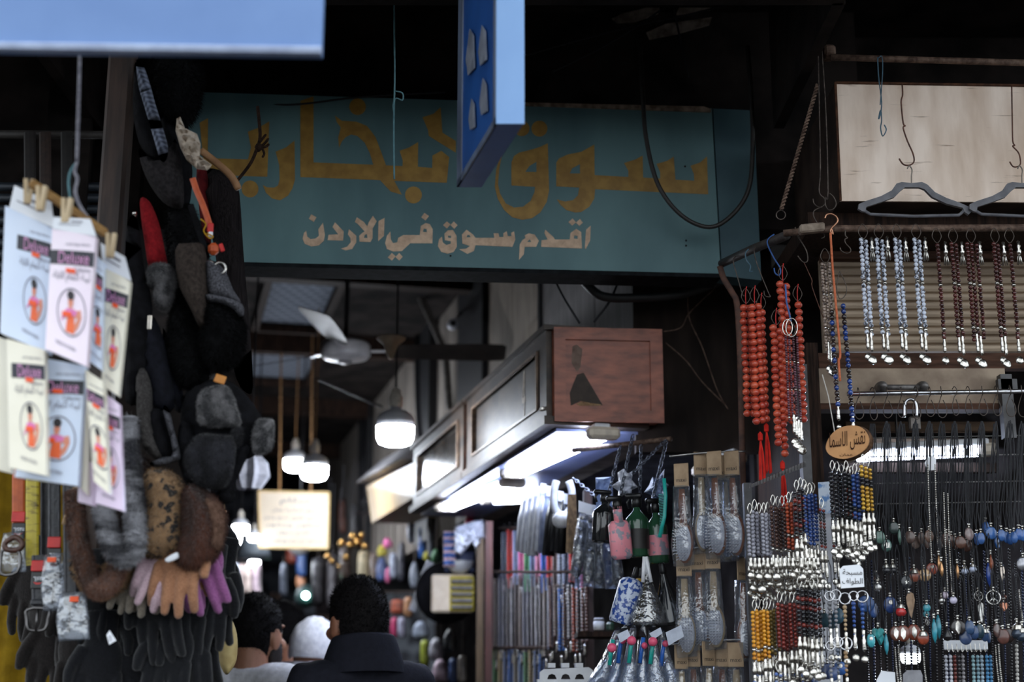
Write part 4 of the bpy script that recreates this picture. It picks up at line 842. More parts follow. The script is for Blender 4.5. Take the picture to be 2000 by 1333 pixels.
# ================================================================== lamps in the alley
def glow(name, strength, col=(236, 244, 255)):
    return M(name, col, col, rough=.4, emit=strength, ecol=col)
bulb_glow = glow('lit_bulb', 85.0)
tube_glow = glow('lit_tube', 15.0, (218, 230, 255))
lamp_w = M('lamp_white', (206, 208, 214), (190, 192, 200), rough=.4, scale=20)
def bulb_lamp(name, label, x, y, Y, dia, cone=True, ytop=None, cord_mat=None, glow_m=None):
    """x, y: middle of the bulb; dia: px width"""
    k = S(x, y, Y); r = dia * k / 2; o = W(x, y, Y)
    t = thing(name, label, 'lamp', o, 'hanging lamps in the alley')
    MB().lathe([(0.001, -r * .92), (r * .55, -r * .9), (r * .85, -r * .78), (r * .98, -r * .5), (r, -.1 * r), (r, r * .12)], 24, o).build('bulb', glow_m or bulb_glow, t, True)
    MB().lathe([(r * 1.0, r * .12), (r * 1.01, r * .5), (r * .9, r * .72), (r * .62, r * .92), (r * .3, r * 1.02), (r * .28, r * 1.2)], 24, o).build('cap', lamp_w, t, True)
    MB().lathe([(r * .3, r * 1.15), (r * .36, r * 1.25), (r * .36, r * 1.75), (r * .26, r * 1.85), (r * .24, r * 2.1), (r * .1, r * 2.2)], 16, o).build('socket', M('socket_white', (216, 210, 200), (176, 168, 156), rough=.5, scale=60), t, True)
    top = o + Vector((0, 0, r * 2.15)); end = Vector((o.x, o.y, ROOF))
    MB().tube([top, end], .004, 6).build('cord', cord_mat or black_pl, t)
    if cone: MB().lathe([(.008, -.06), (.02, -.03), (.028, -.005), (.055, .018), (.058, .024)], 18, W(x - 8, 672, Y)).build('ceiling_cup', M('cup_cream', (214, 198, 170), (190, 172, 146), rough=.5), t, True)
    return t
bulb_lamp('bulb_lamp', 'large glowing bulb lamp hanging beside the ceiling fan', 772, 838, 5.3, 74, glow_m=glow('lit_big_bulb', 42.0))
tancord = M('tan_cord', (168, 130, 92), (136, 102, 70), rough=.8)
bulb_lamp('bulb_lamp', 'smaller glowing bulb on a tan cord, left one of the pair beyond the fan', 576, 902, 8.6, 42, False, cord_mat=tancord)
bulb_lamp('bulb_lamp', 'glowing bulb with a conical shade, right one of the pair beyond the fan', 614, 915, 7.6, 52, False, cord_mat=tancord)
for i, (x, y, Y, d, lb) in enumerate([(470, 1030, 9.2, 30, 'small glowing lamp, topmost of the stair of lights left of the notice board'), (457, 1052, 9.8, 26, 'small glowing lamp lowest of the stair of lights left of the notice board'), (496, 1048, 8.2, 22, 'small glowing lamp touching the left edge of the notice board'), (497, 1098, 9.6, 20, 'small glowing lamp under the grey dome shade')]):
    bulb_lamp('bulb_lamp', lb[:200], x, y, Y, d, False)
t = thing('dome_lamp', 'grey dome lamp shade left of the hanging notice board', 'lamp', W(497, 1060, 8.8))
k = S(497, 1060, 8.8); MB().lathe([(32 * k, -30 * k), (31 * k, -18 * k), (26 * k, 0), (15 * k, 18 * k), (4 * k, 26 * k)], 24, W(497, 1062, 8.8)).build('shade', M('grey_shade', (92, 100, 108), (78, 86, 94), rough=.5), t, True)
MB().tube([W(497, 1040, 8.8), Vector((W(497, 1040, 8.8).x, 8.8, ROOF))], .004, 6).build('cord', black_pl, t)
t = thing('dome_lamp', 'white bowl lamp peeping out under the hanging notice board', 'lamp', W(585, 1070, 8.8))
k = S(585, 1070, 7.6); MB().lathe([(.001, -24 * k), (12 * k, -22 * k), (24 * k, -10 * k), (29 * k, 4 * k), (20 * k, 16 * k), (4 * k, 22 * k)], 24, W(585, 1066, 8.8)).build('shade', M('opal_white', (236, 238, 244), (226, 230, 240), rough=.4), t, True)
MB().tube([W(585, 1045, 8.8), Vector((W(585, 1045, 8.8).x, 8.8, ROOF))], .004, 6).build('cord', black_pl, t)
# notice board on two cords
t = thing('notice_board', 'cream hand-lettered notice board hanging on two cords in the alley', 'board', W(575, 1016, 8.2))
q = [W(505, 960, 8.2), W(643, 963, 8.2), W(641, 1073, 8.2), W(508, 1071, 8.2)]
crm = M('cream_board_face', (228, 214, 194), (220, 204, 182), rough=.6, scale=6)
MB().hexa([q[3] + Vector((0, 0, 0)), q[2], q[2] + Vector((0, .02, 0)), q[3] + Vector((0, .02, 0)), q[0], q[1], q[1] + Vector((0, .02, 0)), q[0] + Vector((0, .02, 0))]).build('board', crm, t)
mb = MB()
e_ = Vector((0, -.004, 0))
for a, b in ((q[0], q[1]), (q[1], q[2]), (q[2], q[3]), (q[3], q[0])): mb.tube([a + e_, b + e_], .006, 6)
mb.build('border', M('board_edge', (226, 196, 140), (206, 176, 120), rough=.6), t)
mb = MB(); bf = lambda u, v: q[3] * (1 - u) * (1 - v) + q[2] * u * (1 - v) + q[0] * (1 - u) * v + q[1] * u * v + Vector((0, -.0015, 0))
for tx, u0, u1, v0, v1 in (('سلام', .30, .72, .76, .9), ('سوق البخارية عمان', .18, .82, .63, .72), ('مسابح عقيق سبح وخرز', .06, .92, .49, .58), ('عطور وبخور', .08, .9, .37, .45), ('اقدم سوق', .26, .72, .23, .31), ('مسابح خرز وسبح كهرمان', .06, .92, .09, .17)):
    if tx: put_text(mb, tx.replace('ى', 'ي'), bf, u0, v0, u1, v1, True)
mb.build('lettering', M('grey_ink', (120, 116, 128), (104, 100, 112), rough=.6), t)
for x, x2 in ((540, 546), (602, 607)): MB().tube([W(x2, 962, 8.2), Vector((W(x, 900, 8.2).x, 8.2, ROOF))], .006, 6).build('cord', tancord, t)
# ceiling fan
hub = W(675, 686, 6.0)
t = thing('ceiling_fan', 'white three-bladed ceiling fan under the dark alley roof', 'fan', hub)
fw = M('fan_white', (196, 194, 196), (160, 158, 162), rough=.4, scale=12)
MB().lathe([(.001, -.048), (.03, -.047), (.045, -.042), (.06, -.040), (.095, -.034), (.108, -.02), (.108, .022), (.096, .038), (.05, .046), (.02, .05)], 32, hub).build('motor', fw, t, True)
MB().lathe([(.001, -.058), (.022, -.056), (.032, -.047)], 20, hub).build('motor_cap', M('fan_grey', (150, 148, 152), rough=.4), t, True)
MB().tube([hub + Vector((0, 0, .04)), Vector((hub.x, hub.y, ROOF))], .011, 10).build('down_rod', black_pl, t)
for a in (math.radians(3), math.radians(146), math.radians(266)):
    d, s_ = Vector((math.cos(a), math.sin(a), 0)), Vector((-math.sin(a), math.cos(a), 0)); up = Vector((0, 0, 1)); rows = []
    mb = MB()
    for face, off in ((1, .0), (-1, .004)):
        rows = [[hub + d * r_ + s_ * (w_ * wd) + up * (.002 - w_ * wd * .32 - off) for w_ in ((-1, -.5, 0, .5, 1)[::face])] for r_, wd in ((.17, .034), (.22, .052), (.4, .062), (.6, .066), (.68, .062), (.695, .05))]
        mb.grid(rows)
    bl_ = mb.build('blade', M('fan_blade', (52, 46, 43), (28, 25, 24), rough=.5, scale=7), t)
    MB().bbox(hub + d * .15 + up * .0, (.12, .03, .006), .002, axes=(d, s_, up)).build('bracket', fw, bl_)
# pipes, spotlight, beams in the alley
tag(MB().tube(crv(wp([(800, 520), (822, 580), (846, 635), (868, 690), (874, 740), (878, 800)], 7.4)), .02, 8).build('pipe', M('pipe_grey', (104, 98, 94), (70, 66, 62), rough=.6), None, True), 'grey bent pipe running down the alley wall behind the fan', 'pipe')
t = thing('security_camera', 'small white round camera on the alley wall beside the dark post', 'camera', W(885, 633, 7.0))
MB().lathe([(.001, -.035), (.018, -.034), (.026, -.028), (.028, .02), (.02, .035)], 16, W(884, 634, 6.9), (-.1, 1, .1)).build('body', lamp_w, t, True)
MB().lathe([(.016, -.0365), (.001, -.037)], 12, W(884, 634, 6.9), (-.1, 1, .1)).build('lens', black_pl, t, True)
MB().tube([W(884, 632, 6.95), W(905, 605, 7.15)], .006, 8).build('bracket', lamp_w, t)
for i, (v, lb) in enumerate([(2.6, 'dark roof beam just beyond the larger skylight edge'), (4.2, 'dark roof beam between the two skylight sheets'), (6.2, 'dark roof beam beyond the skylights'), (8.2, 'dark roof beam furthest down the alley')]):
    struct(MB().al(-1.0, .34, v, v + .09, ROOF - .12, ROOF), 'trim_beam', darkw)
tag(MB().tube([W(620, 740, 6.2), W(745, 795, 6.6)], .006, 6).build('rod', M('rail_grey', (70, 66, 64))), 'thin grey rod slanting across the alley behind the large bulb', 'rod')
# ================================================================== the row of wooden cabinets above the middle shop
wd = M('cabinet_wood', (164, 92, 68), (118, 64, 48), rough=.42, scale=5, stretch=(3, 3, 9), bump=.1, detail=9)
wd2 = M('cabinet_door_wood', (76, 61, 50), (38, 31, 26), rough=.52, scale=4, stretch=(2, 2, 5), bump=.06, detail=8)
stain = M('dark_stain', (62, 50, 42), (48, 38, 32), rough=.7, scale=40)
scuff = M('bare_wood_scuff', (168, 138, 104), (120, 92, 70), rough=.8, scale=60)
t = thing('wall_cabinet', 'dark wooden cabinet numbered 4 with a reddish end panel above the fluorescent tubes', 'cabinet', AL(.16, .6, ZB), 'cabinets above the middle shop')
e0, e1, e2, e3 = W(1083, 824, 4.2), W(1297, 822, 4.23), W(1293, 643, 4.23), W(1081, 639, 4.2)
LV = 1.22
bk = lambda p, v: Vector((p.x + AD.x * v, p.y + AD.y * v, p.z))
MB().hexa([e0, e1, bk(e1, LV), bk(e0, LV), Vector((e0.x, e0.y, ZT)), Vector((e1.x, e1.y, ZT)), bk(Vector((e1.x, e1.y, ZT)), LV), bk(Vector((e0.x, e0.y, ZT)), LV)]).build('body', wd, t)
ef = lambda u, v, h=0: Vector((e0.x * (1 - u) + e1.x * u, e0.y * (1 - u) + e1.y * u - h, ZB * (1 - v) + ZT * v))
mb = MB()
def bar(u0, u1, v0, v1, h=.009): mb.hexa([ef(u0, v0, h), ef(u1, v0, h), ef(u1, v0), ef(u0, v0), ef(u0, v1, h), ef(u1, v1, h), ef(u1, v1), ef(u0, v1)])
for q_ in ((0, .105, 0, 1), (.885, 1, 0, 1), (.105, .885, 0, .125), (.105, .885, .87, 1)): bar(*q_)
mb.build('end_frame', wd, t)
mb = MB(); mb.poly([ef(.15, .17, .001), ef(.24, .22, .001), ef(.44, .18, .001), ef(.38, .30, .001), ef(.27, .52, .001), ef(.21, .50, .001), ef(.18, .42, .001), ef(.14, .30, .001)], push=(0, .0008, 0)); mb.build('stain', stain, t)
mb = MB(); mb.poly([ef(.20, .19, .0016), ef(.25, .215, .0016), ef(.43, .185, .0016), ef(.42, .175, .0016), ef(.23, .17, .0016)], push=(0, .0008, 0)); mb.build('scuff', scuff, t)
mb = MB(); mb.poly([ef(.17, .80, .001), ef(.21, .82, .001), ef(.26, .77, .001), ef(.24, .58, .001), ef(.21, .53, .001), ef(.16, .62, .001)], push=(0, .0008, 0)); mb.build('bare_patch', M('grey_patch', (122, 100, 88), (92, 70, 60), rough=.7, scale=40), t)
DN = -AN
def door(v0, v1, par, digit=False, glass=False):
    """cabinet door facing the alley"""
    f = lambda v, z, h=0: AL(0, v, ZB + (ZT - ZB) * z) + DN * h
    mb = MB()
    def hx(a, b, c, d, h0, h1): mb.hexa([f(a, c, h1), f(b, c, h1), f(b, c, h0), f(a, c, h0), f(a, d, h1), f(b, d, h1), f(b, d, h0), f(a, d, h0)])
    w_ = .085 * (v1 - v0)
    for a, b, c, d in ((v0, v0 + w_, .06, .98), (v1 - w_, v1, .06, .98), (v0 + w_, v1 - w_, .06, .2), (v0 + w_, v1 - w_, .80, .98)): hx(a, b, c, d, 0, .018)
    D_ = mb.build('door', wd2, par)
    mb = MB(); hx(v0 + w_, v1 - w_, .2, .8, 0, .006); mb.build('door_panel', M('dusty_glass', (112, 108, 104), (70, 64, 60), rough=.12, coat=.6, scale=6) if glass else wd2, D_)
    mb = MB()
    for a, b, c, d in ((v0 + w_, v1 - w_, .80, .83), (v0 + w_, v1 - w_, .19, .215), (v0 + w_, v0 + w_ + .012, .2, .8), (v1 - w_ - .012, v1 - w_, .2, .8)): hx(a, b, c, d, .005, .024)
    mb.build('moulding', M('moulding_wood', (140, 116, 96), (96, 76, 62), rough=.45), D_)
    if digit:
        g = MB(); vm = v0 + (v1 - v0) * .30; sc_ = .07
        P4 = lambda a, b: f(vm - a * .05, .26 + b * .52, .0075)
        g.poly([P4(0.55, 0), P4(.75, 0), P4(.75, .30), P4(.95, .30), P4(.95, .42), P4(.75, .42), P4(.72, 1), P4(.55, 1), P4(.05, .40), P4(.05, .30), P4(.55, .30)], [[P4(.25, .42), P4(.55, .42), P4(.56, .82)]], push=DN * -.001)
        g.build('number', M('number_cream', (226, 214, 196), (180, 160, 138), rough=.6, scale=60), D_)
door(.02, 1.18, t, True)
mb = MB(); 
f = lambda v, z, h=0: AL(0, v, ZB + (ZT - ZB) * z) + DN * h
mb.hexa([f(.0, -.03, .03), f(LV, -.03, .03), f(LV, -.03, -.3), f(.0, -.03, -.3), f(0, .06, .03), f(LV, .06, .03), f(LV, .06, -.3), f(0, .06, -.3)]); mb.build('bottom_rail', wd2, t)
mb = MB(); mb.hexa([f(.0, .98, .03), f(LV, .98, .03), f(LV, .98, -.28), f(.0, .98, -.28), f(0, 1.03, .03), f(LV, 1.03, .03), f(LV, 1.03, -.28), f(0, 1.03, -.28)]); mb.build('cornice', wd2, t)
MB().bbox(f(.05, .16, .02), (.02, .02, .012), .003, axes=(AD, AN, Vector((0, 0, 1)))).build('metal_corner', silver, t)
t = thing('wall_cabinet', 'second wooden cabinet with a dusty glass front behind the numbered one', 'cabinet', AL(.16, 1.8, ZB), 'cabinets above the middle shop')
MB().al(0, .32, LV + .01, 2.4, ZB, ZT).build('body', wd, t)
door(LV + .03, 2.37, t, False, True)
V2 = 2.4
mb = MB(); mb.hexa([f(LV + .01, -.03, .03), f(V2, -.03, .03), f(V2, -.03, -.3), f(LV + .01, -.03, -.3), f(LV + .01, .06, .03), f(V2, .06, .03), f(V2, .06, -.3), f(LV + .01, .06, -.3)]); mb.build('bottom_rail', wd2, t)
mb = MB(); mb.hexa([f(LV + .01, .98, .03), f(V2, .98, .03), f(V2, .98, -.28), f(LV + .01, .98, -.28), f(LV + .01, 1.03, .03), f(V2, 1.03, .03), f(V2, 1.03, -.28), f(LV + .01, 1.03, -.28)]); mb.build('cornice', wd2, t)
# white underside board carrying the tubes
tag(MB().al(.02, .31, .05, 2.38, ZB - .02, ZB - .011).build('light_board', M('white_board', (136, 146, 186), (112, 122, 164), rough=.3, scale=6)), 'white board under the wooden cabinets that carries the fluorescent tubes', 'board')
# awning box beyond the cabinets
t = thing('shop_awning', 'cream shop sign box with a grey hood beyond the cabinets', 'awning', W(760, 950, 7.0))
a, b, c_, d = W(808, 905, 6.75), W(716, 950, 8.3), W(726, 1022, 8.3), W(808, 972, 6.75)
off = AN * .3
MB().hexa([d, c_, c_ + off, d + off, a, b, b + off, a + off]).build('sign_panel', M('sign_box_cream', (168, 138, 88), (152, 122, 76), rough=.5, scale=4), t)  # plain cream panel colour, without any glow
h0, h1 = a + Vector((-.06, 0, .02)), b + Vector((-.06, 0, .02))
up = Vector((0, 0, .13))
MB().hexa([h0, h1, h1 + off, h0 + off, h0 + up + Vector((.14, 0, 0)), h1 + up + Vector((.14, 0, 0)), h1 + up + off, h0 + up + off]).build('hood', M('hood_grey', (150, 148, 150), (112, 110, 114), rough=.5, scale=8), t)
# fluorescent fittings
def tube_lamp(label, p0, p1, r=.013, twin=True, grp='fluorescent tubes under the cabinets'):
    t = thing('fluorescent_lamp', label, 'lamp', (p0 + p1) / 2, grp)
    d = (p1 - p0).normalized(); sd = Vector((d.y, -d.x, 0)).normalized()
    n = 2 if twin else 1
    for i in range(n):
        o_ = sd * (.034 * (i - (n - 1) / 2))
        MB().tube([p0 + o_ + d * .03, p1 + o_ - d * .03], r, 12).build('tube', tube_glow, t, True)
    for q_ in (p0, p1): MB().bbox(q_ + Vector((0, 0, .004)), (.05, .03 + .034 * n, .036), .01, axes=(d, sd, Vector((0, 0, 1)))).build('end_holder', M('holder_cream', (220, 208, 190), (196, 184, 168), rough=.5), t)
    MB().bbox((p0 + p1) / 2 + Vector((0, 0, .026)), ((p1 - p0).length, .05, .02), .004, axes=(d, sd, Vector((0, 0, 1)))).build('batten', white_pl, t)
    return t
zt = ZB - .075
tube_lamp('nearest twin fluorescent tube under the numbered cabinet', W(1178, 850, 4.2), W(1003, 928, 5.07))
tube_lamp('second twin fluorescent tube under the glass-fronted cabinet', W(1000, 945, 5.2), W(872, 994, 6.02))
tube_lamp('bright fluorescent tube running across inside the middle shop', W(950, 978, 5.7), W(1062, 974, 5.75), .017, False)
tube_lamp('fluorescent tube glimpsed between the brush packs in the middle shop', W(1370, 922, 4.3), W(1440, 900, 4.25), .014, False)
# ================================================================== people
def skinned(nodes, edges, sub=2):
    me = bpy.data.meshes.new('s'); me.from_pydata([n[0] for n in nodes], edges, []); ob = bpy.data.objects.new('s', me); COL.objects.link(ob)
    sk = ob.modifiers.new('k', 'SKIN'); ob.modifiers.new('b', 'SUBSURF').levels = sub
    for i, n in enumerate(nodes):
        v = me.skin_vertices[0].data[i]; v.radius = n[1] if hasattr(n[1], '__len__') else (n[1], n[1]); v.use_root = (i == 0)
    dg = bpy.context.evaluated_depsgraph_get(); m2 = ob.evaluated_get(dg).to_mesh()
    out = ([tuple(v.co) for v in m2.vertices], [tuple(p.vertices) for p in m2.polygons]); ob.evaluated_get(dg).to_mesh_clear()
    bpy.data.objects.remove(ob); bpy.data.meshes.remove(me); return out
def person(label, px, py, Y, yaw, top, hair, skin=(186, 132, 104), beard=None, collar=None, cap=None, shawl=None, turn=0.0, hairseed=1, scale=1.0, tilt=0.0, thick=.02, neck=.252):
    """px, py: top of the head in the frame; yaw: 0 looks down the alley (+Y), positive turns to the left; turn: extra turn of the head"""
    head_top = W(px, py, Y); H = head_top.z; hs = scale
    t = thing('person', label, 'person', (head_top.x, Y, 0)); t['at'] = (0, 0, 0)
    t.rotation_euler = (0, 0, yaw); t.location = (head_top.x, Y, 0)
    ZN = H - neck * hs; SH = ZN - .03
    sk_m = M('skin_%d_%d_%d' % skin, skin, tuple(int(c * .86) for c in skin), rough=.55, scale=14)
    # head and neck, later turned about the neck
    hd = MB(); c0_ = Vector((0, .015, H - .115 * hs)); q = hs
    hd.ball(c0_, (.074 * q, .094 * q, .108 * q), 24, 16); hd.ball(c0_ + Vector((0, .035, -.06)) * q, (.058 * q, .062 * q, .075 * q), 20, 12)
    hd.ball(c0_ + Vector((0, .062, -.10)) * q, (.032 * q, .03 * q, .022 * q), 12, 8)                # chin
    hd.tube([c0_ + Vector((0, .088, .005)) * q, c0_ + Vector((0, .108, -.022)) * q, c0_ + Vector((0, .112, -.042)) * q], [.009 * q, .011 * q, .014 * q], 8)   # nose
    hd.ball(c0_ + Vector((0, .108, -.043)) * q, (.016 * q, .011 * q, .009 * q), 10, 6)
    for s_ in (-1, 1):
        hd.ball(c0_ + Vector((s_ * .030, .084, .022)) * q, (.024 * q, .012 * q, .008 * q), 10, 6)      # brow
        hd.ball(c0_ + Vector((s_ * .077, -.004, -.022)) * q, (.010 * q, .021 * q, .033 * q), 10, 8); hd.tube([c0_ + Vector((s_ * .083, .014 * math.cos(a) - .004, -.018 + .027 * math.sin(a))) * q for a in np.linspace(-2.2, 2.2, 9)], .0045 * q, 6)
        hd.ball(c0_ + Vector((s_ * .044, .07, -.035)) * q, (.022 * q, .02 * q, .02 * q), 10, 6)
    hd.ball(c0_ + Vector((0, .094, -.069)) * q, (.022 * q, .009 * q, .006 * q), 10, 6); hd.ball(c0_ + Vector((0, .092, -.080)) * q, (.019 * q, .009 * q, .006 * q), 10, 6)
    hd.tube([c0_ + Vector((0, -.01, -.06)) * q, Vector((0, -.018, ZN + .06)), Vector((0, -.025, ZN - .06))], [.058 * q, .056 * q, .066 * q], 18)
    rot = Matrix.Translation((0, -.01, 0)) @ Matrix.Rotation(turn, 4, 'Z') @ Matrix.Translation((0, .01, 0))
    if tilt: rot = Matrix.Translation((0, 0, ZN)) @ Matrix.Rotation(tilt, 4, 'X') @ Matrix.Translation((0, 0, -ZN)) @ rot
    hd.v = [tuple(rot @ Vector(p)) for p in hd.v]
    # arms with hands and legs belong to the same body
    zs, zh = SH - .06, H * .53
    Jn = [((0, -.02, SH - .02), (.07, .06)), ((0, -.02, zs - .1), (.15, .10)), ((0, -.01, zs - .32), (.125, .09)), ((0, 0, zh), (.145, .1))]
    nodes = [Jn[3], Jn[2], Jn[1], Jn[0]]; ed = [(0, 1), (1, 2), (2, 3)]
    for s_ in (-1, 1):
        i = len(nodes)
        nodes += [((s_ * .17, -.02, zs), .06), ((s_ * .23, -.03, zs - .28), .045), ((s_ * .235, .05, zs - .52), .030), ((s_ * .235, .07, zs - .57), (.036, .018))]
        ed += [(2, i), (i, i + 1), (i + 1, i + 2), (i + 2, i + 3)]
        j = len(nodes); nodes += [((s_ * .09, 0, zh - .08), .085), ((s_ * .1, .01, zh * .53), .058), ((s_ * .1, -.02, .09), .04), ((s_ * .11, .1, .035), (.042, .03))]
        ed += [(0, j), (j, j + 1), (j + 1, j + 2), (j + 2, j + 3)]
    hd.add(*skinned(nodes, ed, 1))
    for s_ in (-1, 1):
        for f_, (dx, ln) in enumerate(((-.024, .062), (-.008, .07), (.009, .066), (.025, .052))):
            o_ = Vector((s_ * .235, .07 + dx, zs - .60)); hd.tube([o_, o_ + Vector((-s_ * .006, .008, -ln * .5)), o_ + Vector((-s_ * .022, .012, -ln))], [.0085, .008, .0065], 8)
        o_ = Vector((s_ * .232, .10, zs - .55)); hd.tube([o_, o_ + Vector((-s_ * .012, .03, -.03)), o_ + Vector((-s_ * .02, .036, -.056))], [.011, .0095, .008], 8)
    remesh(hd, .0055, 4).build('body', sk_m, t, True)
    xf = lambda mb: setattr(mb, 'v', [tuple(rot @ Vector(p)) for p in mb.v])
    for s_ in (-1, 1):
        e = MB(); e.ball(c0_ + Vector((s_ * .030, .080, .004)) * q, .0125 * q, 12, 8); xf(e); E_ = e.build('eye', M('eye_white', (226, 222, 216), rough=.2), t, True)
        e = MB(); e.ball(c0_ + Vector((s_ * .030, .089, .004)) * q, .0055 * q, 10, 6); xf(e); e.build('iris', M('iris_brown', (50, 32, 22), rough=.2), E_, True)
    hm = M('hair_black_%d' % hairseed, (26, 23, 24), (12, 11, 12), rough=.75, scale=120, bump=.4)
    # hair: a shell over the skull, thick on top and short at the sides and nape
    def shell(grow, top_g, z_front, z_back, z_side, mat, name, n=2600, ln=.012, wv=.08):
        mb = MB(); sg, rg = 40, 26; vs, idx = [], {}
        for i in range(rg + 1):
            th = PI * i / rg
            for j in range(sg):
                a = 2 * PI * j / sg; d = Vector((math.sin(th) * math.cos(a), math.sin(th) * math.sin(a), math.cos(th)))
                g = grow + top_g * max(0, d.z) ** 1.2; g *= 1 + wv * 2.2 * noise.noise(d * 4.5 + Vector((hairseed * 7, 0, 0))) + wv * noise.noise(d * 11)
                p = c0_ + Vector((d.x * (.074 * q + g), d.y * (.094 * q + g), d.z * (.108 * q + g)))
                vs.append(p)
        fs = []
        for i in range(rg):
            for j in range(sg):
                th, a = PI * (i + .5) / rg, 2 * PI * (j + .5) / sg; dy, dz = math.sin(th) * math.sin(a), math.cos(th); ax = abs(math.sin(th) * math.cos(a))
                lim = z_front if dy > .35 else z_back if dy < -.25 else z_side
                if dz > lim: fs.append((i * sg + j, (i + 1) * sg + j, (i + 1) * sg + (j + 1) % sg, i * sg + (j + 1) % sg))
        mb.add(vs, fs)
        if n: mb.fur(n, ln, .05, hairseed, .0011, jit=.9)
        xf(mb); return mb.build(name, mat, t, True)
    if hair: shell(.006, hair, .45, -.72, -.05, hm, 'hair', 3200, .012)
    if beard:
        mb = MB(); bm_ = M('beard', (40, 30, 27), (24, 18, 16), rough=.7, scale=150)
        mb.ball(c0_ + Vector((0, .036, -.078)) * q, (.063 * q, .064 * q, .058 * q), 20, 12); f0 = len(mb.f)
        for s_ in (-1, 1): mb.ball(c0_ + Vector((s_ * .056, .022, -.058)) * q, (.021 * q, .032 * q, .046 * q), 14, 10)
        mb.fur(1800, .006, .8, 4, .0008); mb.v = [p for p in mb.v]; xf(mb); mb.build('beard', bm_, t, True)
    # garment over torso and arms
    g = MB(); gn = [(n[0], tuple((r + thick) for r in (n[1] if hasattr(n[1], '__len__') else (n[1], n[1])))) for n in nodes]
    keep = [0, 1, 2, 3, 4, 5, 6, 12, 13, 14]; mp = {k: i for i, k in enumerate(keep)}
    gn2 = [gn[k] for k in keep]; gn2[3] = (gn2[3][0], (.085, .075)); gn2[3] = ((0, -.022, SH - .015), (.09, .08))
    ge = [(mp[a], mp[b]) for a, b in ed if a in mp and b in mp]
    g.add(*skinned(gn2, ge, 2))
    for s_ in (-1, 1): g.ball((s_ * .10, -.03, SH - .055), (.125, .085, .065), 16, 10)
    tm = M('garment_%d_%d_%d' % top, top, tuple(int(c * .9) for c in top), rough=.9, scale=60, bump=.15)
    remesh(g, .008, 5).build('garment', tm, t, True)
    tr = MB(); keep = [0, 8, 9, 10, 16, 17, 18]; 
    li = [k for k in range(len(nodes)) if k == 0 or k in (8, 9, 10, 16 - 0, 17, 18)]
    lg = [((0, 0, zh + .02), (.155, .11))]
    le = []
    for s_ in (-1, 1):
        i = len(lg); lg += [((s_ * .09, 0, zh - .1), .1), ((s_ * .1, .01, zh * .53), .078), ((s_ * .1, -.02, .10), .062)]; le += [(0, i), (i, i + 1), (i + 1, i + 2)]
    tr.add(*skinned(lg, le, 2)); tr.build('trousers', M('trousers_dark', (44, 46, 56), rough=.9), t, True)
    for s_ in (-1, 1):
        sh_ = MB().ball((s_ * .105, .05, .045), (.05, .135, .045), 14, 8); sh_.build('shoe', black_pl, t, True)
    if collar == 'round':
        mb = MB(); mb.tube([Vector((.076 * math.cos(a), -.02 + .072 * math.sin(a), ZN + .002 - .02 * math.sin(a))) for a in np.linspace(0, 2 * PI, 25)[:-1]], .008, 8, True); mb.build('neckline', tm, t, True)
    elif collar:
        cm_ = M('garment_%d_%d_%d' % collar, collar, tuple(int(c * .9) for c in collar), rough=.9, scale=60, bump=.15)
        mb = MB(); rows = []
        for i, (r_, z_) in enumerate(((.092, -.03), (.086, .01), (.083, .034), (.088, .042), (.093, .036), (.102, .012), (.116, -.03), (.126, -.065))):
            rows.append([Vector((r_ * math.cos(a) * 1.02, -.028 + r_ * .92 * math.sin(a), ZN + z_ - .022 * max(0, math.sin(a)) + .012 * max(0, -math.sin(a)))) for a in np.linspace(PI * .62, PI * 2.38, 30)])
        mb.grid(rows); mb.build('collar', cm_, t, True)
    if cap:
        cm_ = M('cap_white', (232, 232, 238), (206, 206, 214), rough=.8, scale=60, bump=.2); shell(.016, .01, .2, -.25, .1, cm_, 'cap', 0)
    if shawl:
        mb = MB(); sm_ = M('shawl_grey', (206, 206, 214), (150, 150, 160), rough=.95, scale=30, stretch=(8, 8, 1))
        rows = []
        for i, (r_, z_) in enumerate(((.10, .10), (.105, .05), (.12, 0), (.19, -.06), (.26, -.16), (.27, -.34), (.265, -.42))):
            rows.append([Vector((r_ * math.cos(a), -.03 + r_ * .72 * math.sin(a) + .008 * math.sin(a * 9), ZN + z_)) for a in np.linspace(0, 2 * PI, 36)])
        mb.grid(rows); mb.build('shawl', sm_, t, True)
    return t
person('man in a dark navy jacket with thick black hair, seen from behind in the alley', 706, 1135, 4.22, .45, (36, 37, 46), .016, (168, 112, 86), collar=(34, 35, 44), hairseed=2, turn=.15, scale=1.0, neck=.205)
person('bearded man in a white shirt with short black hair, turned away to the right', 496, 1163, 4.75, -.12, (238, 238, 242), .010, (178, 126, 98), beard=True, hairseed=3, turn=-.30, scale=1.06, neck=.185)
person('bearded man in a tan coat facing left between the two nearer men', 560, 1176, 6.5, 1.3, (178, 140, 110), .01, (186, 128, 100), beard=True, hairseed=4, scale=1.05)
person('person in a white cap and grey shawl over black, bending away in the alley', 607, 1213, 5.5, -.5, (28, 28, 34), 0, (176, 124, 100), cap=True, hairseed=5, tilt=-.1, shawl=True)
person('person in a blue-grey jacket mostly hidden behind the man in navy', 690, 1262, 6.3, .2, (120, 132, 158), .01, (170, 120, 96), hairseed=6)
person('person in a beige shirt half hidden behind the man in white', 452, 1212, 6.0, -.3, (196, 176, 150), .01, (170, 120, 96), hairseed=7)
soft('shoulder_bag', 'coral red bag with a white strap beside the collar of the man in navy', 'bag', [(664, 1268), (688, 1262), (694, 1278), (682, 1300), (660, 1312), (652, 1300)], 4.9, .03, M('coral_red', (244, 92, 92), (228, 76, 80), rough=.7))
